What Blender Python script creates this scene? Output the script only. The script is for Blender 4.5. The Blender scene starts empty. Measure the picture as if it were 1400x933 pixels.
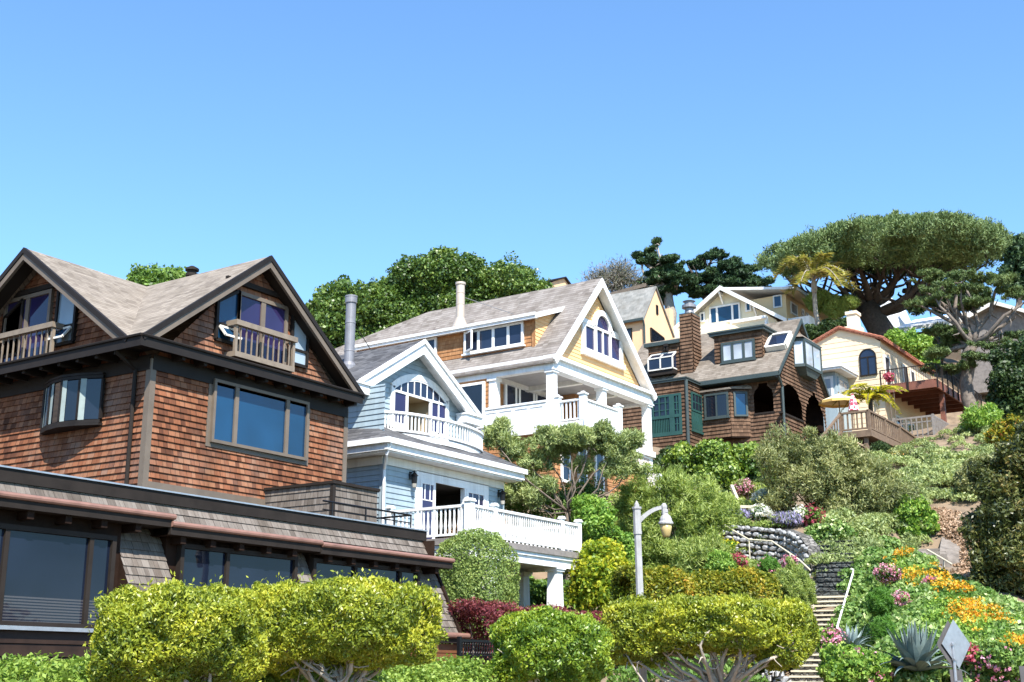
import bpy, math, random
import numpy as np
from mathutils import Vector

rng = np.random.default_rng(7)
random.seed(7)
R = math.radians
SC = bpy.context.scene
COL = SC.collection

# ------------------------------------------------------------------ camera (survey of the photograph: heading, pitch, lens)
HEAD, PITCH, FPX = R(33.8), R(14.9), 1730.0          # FPX: focal length in pixels of the 1400 px wide photograph
CAM = np.array([0.0, 0.0, 1.7])
_h = np.array([math.cos(HEAD), math.sin(HEAD), 0.0])
_r = np.array([math.sin(HEAD), -math.cos(HEAD), 0.0])
_z = np.array([0.0, 0.0, 1.0])
_F = math.cos(PITCH) * _h + math.sin(PITCH) * _z
_U = -math.sin(PITCH) * _h + math.cos(PITCH) * _z

def ray(x, y):
    return _F * FPX + _r * (x - 700.0) - _U * (y - 466.5)

def on(axis, x, y, v):
    """The point of the plane axis = v that is surveyed at photograph pixel (x, y)."""
    d = ray(x, y)
    return CAM + d * ((v - CAM[axis]) / d[axis])

def far(x, y, dist):
    """The point at horizontal distance dist surveyed at photograph pixel (x, y)."""
    d = ray(x, y)
    return CAM + d * (dist / math.hypot(d[0], d[1]))

def mpp(dist):
    """Metres per photograph pixel at a horizontal distance."""
    return dist / 1790.0

# ------------------------------------------------------------------ mesh builder
def _v(p):
    return np.array(p, float)

class MB:
    def __init__(self):
        self.v, self.f, self.uv = [], [], []

    def face(self, pts, uv=None):
        pts = [_v(p) for p in pts]
        b = len(self.v)
        self.v.extend(pts)
        self.f.append(list(range(b, b + len(pts))))
        if uv is None:
            n = np.zeros(3)
            for i in range(len(pts)):
                a, c = pts[i], pts[(i + 1) % len(pts)]
                n += np.cross(a, c)
            ln = np.linalg.norm(n)
            n = n / ln if ln > 1e-12 else _z
            if abs(n[2]) > .95:
                uv = [(p[0], p[1]) for p in pts]
            else:
                if n[2] < 0 and abs(n[2]) > .02:
                    n = -n
                u = np.cross(_z, n); u /= np.linalg.norm(u)
                w = np.cross(n, u)
                uv = [(float(p @ u), float(p @ w)) for p in pts]
        self.uv.extend(uv)
        return self

    def hexa(self, p):
        """p: 8 corners, bottom loop 0-3, top loop 4-7."""
        for q in ((3, 2, 1, 0), (4, 5, 6, 7), (0, 1, 5, 4), (1, 2, 6, 5), (2, 3, 7, 6), (3, 0, 4, 7)):
            self.face([p[i] for i in q])
        return self

    def box(self, x0, x1, y0, y1, z0, z1):
        return self.hexa([(x0, y0, z0), (x1, y0, z0), (x1, y1, z0), (x0, y1, z0),
                          (x0, y0, z1), (x1, y0, z1), (x1, y1, z1), (x0, y1, z1)])

    def bar(self, a, b, w, h, up=(0, 0, 1)):
        """A straight bar from a to b, w wide (sideways), h high (along up)."""
        a, b, up = _v(a), _v(b), _v(up)
        d = b - a
        d /= max(np.linalg.norm(d), 1e-9)
        s = np.cross(d, up)
        if np.linalg.norm(s) < 1e-6:
            s = np.cross(d, (1, 0, 0))
        s /= np.linalg.norm(s)
        t = np.cross(s, d)
        s, t = s * w / 2, t * h / 2
        return self.hexa([a - s - t, a + s - t, b + s - t, b - s - t, a - s + t, a + s + t, b + s + t, b - s + t])

    def tube(self, pts, rad, n=8, cap=True):
        pts = [_v(p) for p in pts]
        if not hasattr(rad, '__len__'):
            rad = [rad] * len(pts)
        rings, ref = [], None
        for i, p in enumerate(pts):
            d = pts[min(i + 1, len(pts) - 1)] - pts[max(i - 1, 0)]
            d /= max(np.linalg.norm(d), 1e-9)
            if ref is None:
                ref = np.cross(d, (0.31, 0.17, 0.93) if abs(d[2]) < .9 else (1, 0, 0))
            s = ref - d * (ref @ d)
            s /= max(np.linalg.norm(s), 1e-9)
            ref = s
            t = np.cross(d, s)
            b = len(self.v)
            for k in range(n):
                a = 2 * math.pi * k / n
                self.v.append(p + (s * math.cos(a) + t * math.sin(a)) * rad[i])
            rings.append(b)
        for i in range(len(rings) - 1):
            a, b = rings[i], rings[i + 1]
            for k in range(n):
                k2 = (k + 1) % n
                self.f.append([a + k, a + k2, b + k2, b + k])
                self.uv.extend([(k / n, i), ((k + 1) / n, i), ((k + 1) / n, i + 1), (k / n, i + 1)])
        if cap:
            self.f.append([rings[0] + k for k in range(n)][::-1]); self.uv.extend([(0, 0)] * n)
            self.f.append([rings[-1] + k for k in range(n)]); self.uv.extend([(0, 0)] * n)
        return self

    def lathe(self, base, prof, n=16):
        """prof: (radius, z) pairs about the vertical through base."""
        base = _v(base)
        pts = [base + (0, 0, z) for _, z in prof]
        b0 = len(self.v)
        for (r_, z) in prof:
            for k in range(n):
                a = 2 * math.pi * k / n
                self.v.append(base + (r_ * math.cos(a), r_ * math.sin(a), z))
        for i in range(len(prof) - 1):
            for k in range(n):
                k2 = (k + 1) % n
                a, b = b0 + i * n, b0 + (i + 1) * n
                self.f.append([a + k, a + k2, b + k2, b + k]); self.uv.extend([(0, 0)] * 4)
        self.f.append([b0 + k for k in range(n)][::-1]); self.uv.extend([(0, 0)] * n)
        e = b0 + (len(prof) - 1) * n
        self.f.append([e + k for k in range(n)]); self.uv.extend([(0, 0)] * n)
        return self

    def slab(self, poly, t, down=(0, 0, -1)):
        """A polygon given thickness t along down."""
        d = _v(down) * t
        top = [_v(p) for p in poly]
        bot = [p + d for p in top]
        self.face(top); self.face(bot[::-1])
        for i in range(len(top)):
            j = (i + 1) % len(top)
            self.face([top[i], bot[i], bot[j], top[j]])
        return self

    def build(self, name, mat, parent=None, smooth=False):
        me = bpy.data.meshes.new(name)
        me.from_pydata([tuple(p) for p in self.v], [], self.f)
        lay = me.uv_layers.new(name='UVMap')
        lay.data.foreach_set('uv', np.array(self.uv, dtype=np.float32).ravel())
        if mat: me.materials.append(mat)
        if smooth:
            me.polygons.foreach_set('use_smooth', [True] * len(me.polygons))
        me.update()
        o = bpy.data.objects.new(name, me)
        COL.objects.link(o)
        if parent is not None:
            o.parent = parent
            o.matrix_parent_inverse = parent.matrix_basis.inverted()
        return o

def tag(o, label=None, cat=None, group=None, kind=None):
    if label: o['label'] = label
    if cat: o['category'] = cat
    if group: o['group'] = group
    if kind: o['kind'] = kind
    return o

def thing(name, loc, label, cat, group=None):
    o = bpy.data.objects.new(name, None)
    o.location = tuple(float(c) for c in loc)
    o.empty_display_size = .3
    COL.objects.link(o)
    return tag(o, label, cat, group)

def copy_tree(o, parent=None):
    c = o.copy(); COL.objects.link(c)
    if parent is not None: c.parent = parent
    for ch in list(o.children):
        copy_tree(ch, c)
    return c

# ------------------------------------------------------------------ wall faces
class Face:
    """A vertical wall plane: 'front' faces -Y at y = c, 'side' faces -X at x = c.
    Local coordinates: u along the wall (world x or y), z up, d out of the wall."""
    def __init__(self, kind, c):
        self.k, self.c = kind, c
    def p(self, u, z, d=0.0):
        return np.array((u, self.c - d, z)) if self.k == 'front' else np.array((self.c - d, u, z))
    def uz(self, x, y, d=0.0):
        q = on(1 if self.k == 'front' else 0, x, y, self.c - d)
        return (q[0] if self.k == 'front' else q[1]), q[2]
    def off(self, d):
        return Face(self.k, self.c - d)
    def rect(self, x0, y0, x1, y1):
        """u and z spans surveyed from the left edge's top (x0, y0) and the right edge's bottom (x1, y1)."""
        a, b = self.uz(x0, y0), self.uz(x1, y1)
        return min(a[0], b[0]), max(a[0], b[0]), min(a[1], b[1]), max(a[1], b[1])
    def box(self, mb, u0, u1, z0, z1, d0, d1):
        a, b = self.p(u0, z0, d0), self.p(u1, z1, d1)
        lo, hi = np.minimum(a, b), np.maximum(a, b)
        return mb.box(lo[0], hi[0], lo[1], hi[1], lo[2], hi[2])
    def plate(self, mb, poly, d0, d1):
        """A polygon of (u, z) given thickness from d0 to d1."""
        a = [self.p(u, z, d1) for u, z in poly]
        b = [self.p(u, z, d0) for u, z in poly]
        mb.face(a); mb.face(b[::-1])
        for i in range(len(a)):
            j = (i + 1) % len(a)
            mb.face([a[i], b[i], b[j], a[j]])
        return mb

def courses(F, outline, z0, z1, h, out=.02, holes=(), breaks=(), lip=True):
    """Lapped siding or shingles: each course is a strip whose foot stands proud of the one below.
    outline(z) -> (u0, u1); each hole(z) -> (u0, u1) or None."""
    mb = MB()
    lines = sorted(set([z0, z1] + [z0 + i * h for i in range(1, int((z1 - z0) / h) + 1)] + [b for b in breaks if z0 < b < z1]))
    clean = [lines[0]]
    for l in lines[1:]:
        if l - clean[-1] > 1e-4: clean.append(l)
    def spans(z):
        s = [outline(z)]
        for ho in holes:
            g = ho(z)
            if g is None: continue
            n = []
            for a, b in s:
                if g[1] <= a or g[0] >= b: n.append((a, b)); continue
                if g[0] > a: n.append((a, g[0]))
                if g[1] < b: n.append((g[1], b))
            s = n
        return s
    for a, b in zip(clean[:-1], clean[1:]):
        e = 1e-4
        A, B = spans(a + e), spans(b - e)
        if len(A) != len(B):
            A = B if len(B) > len(A) else A
            B = A
        k0 = math.floor((a - z0) / h + 1e-6)
        fa = 1 - ((a - z0) / h - k0)
        fb = 1 - ((b - z0) / h - k0)
        for (ua, ub), (va, vb) in zip(A, B):
            if ub - ua < 1e-3 and vb - va < 1e-3: continue
            da, db = out * fa, out * max(fb, 0)
            mb.face([F.p(ua, a, da), F.p(ub, a, da), F.p(vb, b, db), F.p(va, b, db)],
                    uv=[(ua, a - z0), (ub, a - z0), (vb, b - z0), (va, b - z0)])
            if fa > .999 and lip:
                mb.face([F.p(ua, a, 0), F.p(ub, a, 0), F.p(ub, a, da), F.p(ua, a, da)],
                        uv=[(ua, a - z0 + .01), (ub, a - z0 + .01), (ub, a - z0 + .012), (ua, a - z0 + .012)])
    return mb

def rect_hole(u0, u1, z0, z1):
    return lambda z: (u0, u1) if z0 < z < z1 else None

def arch_hole(u0, u1, z0, zs, zt):
    """Straight sides up to zs, then half an ellipse up to zt."""
    c, r_ = (u0 + u1) / 2, (u1 - u0) / 2
    def f(z):
        if z <= z0 or z >= zt: return None
        if z <= zs: return u0, u1
        k = math.sqrt(max(0, 1 - ((z - zs) / (zt - zs)) ** 2))
        return c - r_ * k, c + r_ * k
    return f

def gable(u0, u1, ze, up, zp):
    """Outline of a wall with a gable: eaves at ze, peak (up, zp)."""
    def f(z):
        if z <= ze: return u0, u1
        k = min(1, (z - ze) / (zp - ze))
        return u0 + (up - u0) * k, u1 + (up - u1) * k
    return f

def window(F, parent, u0, u1, z0, z1, mat, glass, cols=1, rows=1, fw=.07, mw=.045, d=.09, set_=.055, name='window',
           sill=0, col_at=None, row_at=None, cas=0, casmat=None, pane_name='pane'):
    """Frame with mullions as one mesh and the glazing as its child. cas: width of an outer casing."""
    mb = MB()
    F.box(mb, u0 + fw, u1 - fw, z0, z0 + fw, 0, d); F.box(mb, u0 + fw, u1 - fw, z1 - fw, z1, 0, d)
    F.box(mb, u0, u0 + fw, z0, z1, 0, d); F.box(mb, u1 - fw, u1, z0, z1, 0, d)
    cu = col_at if col_at is not None else [u0 + (u1 - u0) * i / cols for i in range(1, cols)]
    for u in cu: F.box(mb, u - mw / 2, u + mw / 2, z0 + fw, z1 - fw, 0, d - .012)
    rz = row_at if row_at is not None else [z0 + (z1 - z0) * i / rows for i in range(1, rows)]
    for z in rz: F.box(mb, u0 + fw, u1 - fw, z - mw / 2, z + mw / 2, 0, d - .02)
    if sill: F.box(mb, u0 - .06, u1 + .06, z0 - sill, z0, 0, d + .06)
    fr = mb.build(name, mat, parent)
    g = MB(); F.box(g, u0 + fw * .5, u1 - fw * .5, z0 + fw * .5, z1 - fw * .5, set_ - .02, set_)
    g.build(pane_name, glass, fr)
    if cas:
        c = MB()
        F.box(c, u0 - cas, u0, z0 - cas, z1 + cas, 0, .04); F.box(c, u1, u1 + cas, z0 - cas, z1 + cas, 0, .04)
        F.box(c, u0, u1, z1, z1 + cas, 0, .04); F.box(c, u0, u1, z0 - cas, z0, 0, .045)
        c.build('casing', casmat or mat, fr)
    return fr

def poly_window(F, parent, poly, mat, glass, fw=.07, d=.09, set_=.055, bars=(), name='window', mw=.04):
    """A window of any convex outline; bars: pairs of (u, z) points."""
    mb = MB()
    n = len(poly)
    for i in range(n):
        a, b = poly[i], poly[(i + 1) % n]
        mb.bar(F.p(*a, d / 2), F.p(*b, d / 2), d if F.k == 'x' else fw, d, up=F.p(0, 0, 1) - F.p(0, 0, 0))
    for a, b in bars:
        mb.bar(F.p(*a, d / 2 - .01), F.p(*b, d / 2 - .01), mw, d - .02, up=F.p(0, 0, 1) - F.p(0, 0, 0))
    fr = mb.build(name, mat, parent)
    g = MB(); F.plate(g, poly, set_ - .02, set_); g.build('pane', glass, fr)
    return fr

def rail_run(parent, a, b, h, mat, n=None, gap=.11, bw=.035, rw=.09, rh=.07, low=.08, name='railing', turned=False, topmat=None):
    """A straight balustrade from a to b (feet), height h: rails and balusters as one mesh."""
    a, b = _v(a), _v(b)
    L = np.linalg.norm((b - a)[:2])
    mb = MB()
    mb.bar(a + (0, 0, h - rh / 2), b + (0, 0, h - rh / 2), rw, rh)
    if low is not None: mb.bar(a + (0, 0, low), b + (0, 0, low), rw * .8, rh * .8)
    n = n or max(2, int(L / gap))
    lo = (low or 0) + rh * .4 if low is not None else 0
    for i in range(n):
        p = a + (b - a) * ((i + .5) / n)
        if turned:
            hh = h - rh - lo
            mb.tube([p + (0, 0, lo), p + (0, 0, lo + hh * .12), p + (0, 0, lo + hh * .3), p + (0, 0, lo + hh * .62), p + (0, 0, lo + hh * .88), p + (0, 0, h - rh)],
                    [bw * .5, bw * .5, bw * .72, bw * .42, bw * .5, bw * .5], n=6, cap=False)
        else:
            mb.box(p[0] - bw / 2, p[0] + bw / 2, p[1] - bw / 2, p[1] + bw / 2, p[2] + lo, p[2] + h - rh)
    return mb.build(name, mat, parent)

def repeat(name, mb, mat, parent, offsets):
    """The same small part several times: one mesh, one object for each place."""
    first = mb.build(name, mat, parent)
    base = first.location.copy()
    first.location = base + Vector(tuple(float(c) for c in offsets[0]))
    for of in offsets[1:]:
        c = first.copy(); COL.objects.link(c)
        c.location = base + Vector(tuple(float(v) for v in of))
    return first

def disc_sector(F, cu, cz, r0, r1, a0, a1, n, d0, d1, mb):
    """Part of a ring on a wall plane."""
    for i in range(n):
        t0, t1 = a0 + (a1 - a0) * i / n, a0 + (a1 - a0) * (i + 1) / n
        q = [(cu + r_ * math.cos(t), cz + r_ * math.sin(t)) for r_, t in ((r0, t0), (r1, t0), (r1, t1), (r0, t1))]
        F.plate(mb, q, d0, d1)
    return mb

def room(parent, F, u0, u1, z0, z1, depth, mat, name='room'):
    """The inside seen through an opening: five faces behind the wall."""
    mb = MB()
    a = lambda u, z, d: F.p(u, z, d)
    mb.face([a(u0, z0, -depth), a(u1, z0, -depth), a(u1, z1, -depth), a(u0, z1, -depth)])
    mb.face([a(u0, z0, 0), a(u0, z0, -depth), a(u0, z1, -depth), a(u0, z1, 0)])
    mb.face([a(u1, z0, 0), a(u1, z0, -depth), a(u1, z1, -depth), a(u1, z1, 0)])
    mb.face([a(u0, z0, 0), a(u1, z0, 0), a(u1, z0, -depth), a(u0, z0, -depth)])
    mb.face([a(u0, z1, 0), a(u1, z1, 0), a(u1, z1, -depth), a(u0, z1, -depth)])
    return mb.build(name, mat, parent)
# ------------------------------------------------------------------ materials
def srgb(r, g, b):
    def c(v):
        v /= 255.0
        return v / 12.92 if v <= .04045 else ((v + .055) / 1.055) ** 2.4
    return (c(r), c(g), c(b), 1.0)

def new_mat(name):
    m = bpy.data.materials.new(name)
    m.use_nodes = True
    nt = m.node_tree
    b = nt.nodes['Principled BSDF']
    return m, nt, b

def L(nt, a, b): nt.links.new(a, b)

def ramp(nt, cols, pos=None, interp='LINEAR'):
    n = nt.nodes.new('ShaderNodeValToRGB')
    n.color_ramp.interpolation = interp
    e = n.color_ramp.elements
    while len(e) < len(cols): e.new(.5)
    for i, c in enumerate(cols):
        e[i].position = pos[i] if pos else i / max(1, len(cols) - 1)
        e[i].color = c if len(c) == 4 else (*c, 1)
    return n

def math_(nt, op, a, b=None):
    n = nt.nodes.new('ShaderNodeMath'); n.operation = op
    for i, v in enumerate((a, b)):
        if v is None: continue
        if isinstance(v, (int, float)): n.inputs[i].default_value = v
        else: L(nt, v, n.inputs[i])
    return n.outputs[0]

def mixc(nt, fac, a, b, mode='MIX'):
    n = nt.nodes.new('ShaderNodeMix'); n.data_type = 'RGBA'; n.blend_type = mode
    if isinstance(fac, (int, float)): n.inputs[0].default_value = fac
    else: L(nt, fac, n.inputs[0])
    for i, v in ((6, a), (7, b)):
        if hasattr(v, 'is_linked') or hasattr(v, 'links'): L(nt, v, n.inputs[i])
        else: n.inputs[i].default_value = v
    return n.outputs[2]

def noise(nt, scale, detail=4, vec=None, rough=.6):
    n = nt.nodes.new('ShaderNodeTexNoise')
    n.inputs['Scale'].default_value = scale; n.inputs['Detail'].default_value = detail
    n.inputs['Roughness'].default_value = rough
    if vec is not None: L(nt, vec, n.inputs['Vector'])
    return n.outputs['Fac']

def pos(nt):
    g = nt.nodes.new('ShaderNodeNewGeometry')
    return g.outputs['Position']

def streaks(nt, p, amount, fine=5.0):
    mp = nt.nodes.new('ShaderNodeMapping'); mp.inputs['Scale'].default_value = (fine, fine, .35); L(nt, p, mp.inputs[0])
    g = noise(nt, 1.0, 6, mp.outputs[0], .7)
    r = ramp(nt, [(1 - amount, 1 - amount * 1.05, 1 - amount * 1.15, 1), (1, 1, 1, 1), (1.03, 1.03, 1.03, 1)], [.34, .56, .75]); L(nt, g, r.inputs[0])
    return r.outputs[0]

def paint(name, col, rough=.55, var=.12, scale=3.0, bump=0.0, metal=0.0, spec=.4, streak=0.0):
    """A painted or plain surface with faint uneven weathering."""
    m, nt, b = new_mat(name)
    p = pos(nt)
    n1 = noise(nt, scale, 6, p)
    dark = tuple(c * (1 - var * 1.6) for c in col[:3]) + (1,)
    lite = tuple(min(1, c * (1 + var)) for c in col[:3]) + (1,)
    rp = ramp(nt, [dark, col, lite], [.25, .5, .75])
    L(nt, n1, rp.inputs[0])
    col_ = rp.outputs[0]
    if streak:                                   # rain streaks and grime
        col_ = mixc(nt, 1.0, col_, streaks(nt, p, streak), 'MULTIPLY')
    L(nt, col_, b.inputs['Base Color'])
    b.inputs['Roughness'].default_value = rough
    b.inputs['Metallic'].default_value = metal
    b.inputs['Specular IOR Level'].default_value = spec
    if bump:
        n2 = noise(nt, scale * 12, 5, p)
        bp = nt.nodes.new('ShaderNodeBump'); bp.inputs['Strength'].default_value = bump; bp.inputs['Distance'].default_value = .02
        L(nt, n2, bp.inputs['Height']); L(nt, bp.outputs[0], b.inputs['Normal'])
    return m

def shingles(name, cols, w=.13, h=.15, gap=(.02, .012, .008, 1), gapw=.05, rough=.85, weather=None, grain=.35, butt=0.0, jitter=.6, streak=.3):
    """Rows of separate shingles in the face's own metric UV: each shingle takes one colour of the range, with its own grain."""
    m, nt, b = new_mat(name)
    uv = nt.nodes.new('ShaderNodeUVMap'); uv.uv_map = 'UVMap'
    sp = nt.nodes.new('ShaderNodeSeparateXYZ'); L(nt, uv.outputs[0], sp.inputs[0])
    vr = math_(nt, 'DIVIDE', sp.outputs[1], h)
    row = math_(nt, 'FLOOR', vr)
    wn = nt.nodes.new('ShaderNodeTexWhiteNoise'); wn.noise_dimensions = '1D'; L(nt, row, wn.inputs['W'])
    ur = math_(nt, 'ADD', math_(nt, 'DIVIDE', sp.outputs[0], w), math_(nt, 'MULTIPLY', wn.outputs['Value'], 7.3))
    # uneven widths: bend u a little with a slow wave
    ur = math_(nt, 'ADD', ur, math_(nt, 'MULTIPLY', math_(nt, 'SINE', math_(nt, 'ADD', math_(nt, 'MULTIPLY', ur, 2.1), math_(nt, 'MULTIPLY', row, 3.7))), jitter * .35))
    cell = math_(nt, 'FLOOR', ur)
    fr = math_(nt, 'FRACT', ur)
    cv = nt.nodes.new('ShaderNodeCombineXYZ'); L(nt, cell, cv.inputs[0]); L(nt, row, cv.inputs[1])
    w2 = nt.nodes.new('ShaderNodeTexWhiteNoise'); w2.noise_dimensions = '2D'; L(nt, cv.outputs[0], w2.inputs['Vector'])
    p = pos(nt)
    big = noise(nt, .5, 4, p)
    val = math_(nt, 'ADD', math_(nt, 'MULTIPLY', w2.outputs['Value'], .62), math_(nt, 'SUBTRACT', math_(nt, 'MULTIPLY', big, .95), .28))
    rp = ramp(nt, cols); L(nt, val, rp.inputs[0])
    col = rp.outputs[0]
    if grain:
        mp = nt.nodes.new('ShaderNodeMapping'); mp.inputs['Scale'].default_value = (60, 3, 1); L(nt, uv.outputs[0], mp.inputs[0])
        g = noise(nt, 1.0, 4, mp.outputs[0], .7)
        gr = ramp(nt, [(1 - grain, 1 - grain, 1 - grain, 1), (1.12, 1.1, 1.08, 1)], [.3, .7]); L(nt, g, gr.inputs[0])
        col = mixc(nt, 1.0, col, gr.outputs[0], 'MULTIPLY')
    if weather:
        wr = ramp(nt, [(0, 0, 0, 1), (1, 1, 1, 1)], [.5, .72]); L(nt, noise(nt, .9, 6, p, .65), wr.inputs[0])
        col = mixc(nt, math_(nt, 'MULTIPLY', wr.outputs[0], weather[1]), col, weather[0])
    if streak: col = mixc(nt, 1.0, col, streaks(nt, p, streak, 1.6), 'MULTIPLY')
    if gapw:
        gp = math_(nt, 'LESS_THAN', fr, gapw)
        col = mixc(nt, gp, col, gap)
    if butt:
        vf = math_(nt, 'FRACT', vr)
        col = mixc(nt, math_(nt, 'LESS_THAN', vf, butt), col, gap)
    L(nt, col, b.inputs['Base Color'])
    b.inputs['Roughness'].default_value = rough
    b.inputs['Specular IOR Level'].default_value = .2
    vf = math_(nt, 'FRACT', vr)
    hgt = math_(nt, 'ADD', math_(nt, 'MULTIPLY', w2.outputs['Value'], .5), math_(nt, 'SUBTRACT', 1.0, vf))
    bp = nt.nodes.new('ShaderNodeBump'); bp.inputs['Strength'].default_value = .35; bp.inputs['Distance'].default_value = .012
    L(nt, hgt, bp.inputs['Height']); L(nt, bp.outputs[0], b.inputs['Normal'])
    return m

def glass(name, tint, ior=1.9, rough=.02, wob=.015, metal=0.0):
    """Glazing seen from outside in daylight: a dark room behind, the sky in the reflection."""
    m, nt, b = new_mat(name)
    p = pos(nt)
    n1 = noise(nt, .6, 2, p)
    d = tuple(c * .6 for c in tint[:3]) + (1,)
    rp = ramp(nt, [d, tint], [.35, .65]); L(nt, n1, rp.inputs[0]); L(nt, rp.outputs[0], b.inputs['Base Color'])
    b.inputs['Roughness'].default_value = rough
    b.inputs['IOR'].default_value = ior
    b.inputs['Metallic'].default_value = metal
    bp = nt.nodes.new('ShaderNodeBump'); bp.inputs['Strength'].default_value = wob; bp.inputs['Distance'].default_value = .5
    L(nt, noise(nt, .8, 1, p), bp.inputs['Height']); L(nt, bp.outputs[0], b.inputs['Normal'])
    return m

def clear_glass(name, tint=(.75, .82, .85, 1)):
    """Real see-through glazing: part mirror, part clear."""
    m, nt, b = new_mat(name)
    nt.nodes.remove(b)
    out = nt.nodes['Material Output']
    t = nt.nodes.new('ShaderNodeBsdfTransparent'); t.inputs[0].default_value = tint
    g = nt.nodes.new('ShaderNodeBsdfGlossy'); g.inputs['Roughness'].default_value = .02
    f = nt.nodes.new('ShaderNodeFresnel'); f.inputs[0].default_value = 1.7
    mx = nt.nodes.new('ShaderNodeMixShader')
    L(nt, f.outputs[0], mx.inputs[0]); L(nt, t.outputs[0], mx.inputs[1]); L(nt, g.outputs[0], mx.inputs[2]); L(nt, mx.outputs[0], out.inputs[0])
    return m

def leaf(name, cols, rough=.5, trans=.35, spec=.35, pos_=None, k=1.35):
    """Foliage: every leaf takes its own colour of the range (stored per leaf), a little light comes through."""
    m, nt, b = new_mat(name)
    at = nt.nodes.new('ShaderNodeAttribute'); at.attribute_name = 'rnd'
    cols = [tuple(min(.8, c * k) for c in q[:3]) + (1,) for q in cols]
    rp = ramp(nt, cols, pos_); L(nt, at.outputs['Fac'], rp.inputs[0])
    L(nt, rp.outputs[0], b.inputs['Base Color'])
    b.inputs['Roughness'].default_value = rough
    b.inputs['Specular IOR Level'].default_value = spec
    tr = nt.nodes.new('ShaderNodeBsdfTranslucent')
    tc = mixc(nt, 1.0, rp.outputs[0], (1.25, 1.25, .7, 1), 'MULTIPLY')
    L(nt, tc, tr.inputs[0])
    mx = nt.nodes.new('ShaderNodeMixShader'); mx.inputs[0].default_value = trans
    out = nt.nodes['Material Output']
    L(nt, b.outputs[0], mx.inputs[1]); L(nt, tr.outputs[0], mx.inputs[2]); L(nt, mx.outputs[0], out.inputs[0])
    return m

def stone(name, cols, scale=4.0, gap=(.03, .028, .025, 1)):
    m, nt, b = new_mat(name)
    p = pos(nt)
    wv = nt.nodes.new('ShaderNodeTexNoise'); wv.inputs['Scale'].default_value = 3; L(nt, p, wv.inputs['Vector'])
    mixv = nt.nodes.new('ShaderNodeMix'); mixv.data_type = 'VECTOR'; mixv.inputs[0].default_value = .12
    L(nt, p, mixv.inputs[4]); L(nt, wv.outputs['Color'], mixv.inputs[5])
    vo = nt.nodes.new('ShaderNodeTexVoronoi'); vo.inputs['Scale'].default_value = scale; L(nt, mixv.outputs[1], vo.inputs['Vector'])
    ve = nt.nodes.new('ShaderNodeTexVoronoi'); ve.feature = 'DISTANCE_TO_EDGE'; ve.inputs['Scale'].default_value = scale; L(nt, mixv.outputs[1], ve.inputs['Vector'])
    sp = nt.nodes.new('ShaderNodeSeparateColor'); L(nt, vo.outputs['Color'], sp.inputs[0])
    rp = ramp(nt, cols); L(nt, sp.outputs[0], rp.inputs[0])
    n = ramp(nt, [(.65, .65, .65, 1), (1.15, 1.15, 1.15, 1)], [.3, .7]); L(nt, noise(nt, 14, 6, p), n.inputs[0])
    col = mixc(nt, 1.0, rp.outputs[0], n.outputs[0], 'MULTIPLY')
    e = math_(nt, 'LESS_THAN', ve.outputs['Distance'], .06)
    L(nt, mixc(nt, e, col, gap), b.inputs['Base Color'])
    b.inputs['Roughness'].default_value = .9
    bp = nt.nodes.new('ShaderNodeBump'); bp.inputs['Strength'].default_value = .8; bp.inputs['Distance'].default_value = .06
    h = ramp(nt, [(0, 0, 0, 1), (1, 1, 1, 1)], [0, .3]); L(nt, ve.outputs['Distance'], h.inputs[0])
    L(nt, h.outputs[0], bp.inputs['Height']); L(nt, bp.outputs[0], b.inputs['Normal'])
    return m

def blinds(name):
    """A dark pane with pale slatted blinds hanging behind its lower part and folds of a curtain above."""
    m = glass(name, (.010, .015, .030, 1), 1.36)
    nt = m.node_tree; b = nt.nodes['Principled BSDF']
    old = b.inputs['Base Color'].links[0].from_socket
    sp = nt.nodes.new('ShaderNodeSeparateXYZ'); L(nt, pos(nt), sp.inputs[0])
    st = math_(nt, 'GREATER_THAN', math_(nt, 'FRACT', math_(nt, 'MULTIPLY', sp.outputs[2], 22.0)), .45)
    low = math_(nt, 'LESS_THAN', sp.outputs[2], 2.92)
    c = mixc(nt, math_(nt, 'MULTIPLY', st, low), old, (.06, .058, .065, 1))
    L(nt, c, b.inputs['Base Color'])
    return m

M = {}
M['cedar'] = shingles('cedar shingles', [(.075, .03, .017, 1), (.17, .066, .034, 1), (.27, .105, .052, 1), (.33, .155, .085, 1), (.26, .16, .115, 1)], w=.15, h=.135, gapw=.05,
                      weather=((.20, .135, .105, 1), .6))
M['old_cedar'] = shingles('weathered cedar shingles', [(.085, .07, .058, 1), (.155, .13, .11, 1), (.235, .205, .178, 1), (.13, .096, .077, 1)], w=.12, h=.15, gapw=.05)
M['brown_shingle'] = shingles('brown shingles', [(.06, .036, .023, 1), (.12, .07, .043, 1), (.19, .115, .072, 1), (.145, .08, .047, 1)], w=.16, h=.22, gapw=.05)
M['roof_tan'] = shingles('tan composition roof', [(.145, .122, .098, 1), (.22, .188, .154, 1), (.285, .248, .204, 1), (.19, .157, .124, 1)], w=.22, h=.13, gapw=.0, grain=.12, butt=.16, gap=(.14, .115, .095, 1))
M['roof_grey'] = shingles('dark grey composition roof', [(.045, .045, .048, 1), (.085, .085, .09, 1), (.14, .14, .145, 1), (.065, .063, .063, 1)], w=.25, h=.16, gapw=.0, grain=.15, butt=.16, gap=(.03, .03, .032, 1))
M['roof_greybrown'] = shingles('grey brown composition roof', [(.135, .118, .104, 1), (.21, .185, .166, 1), (.275, .25, .228, 1), (.18, .158, .142, 1)], w=.3, h=.16, gapw=.0, grain=.12, butt=.15, gap=(.12, .105, .095, 1))
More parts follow.
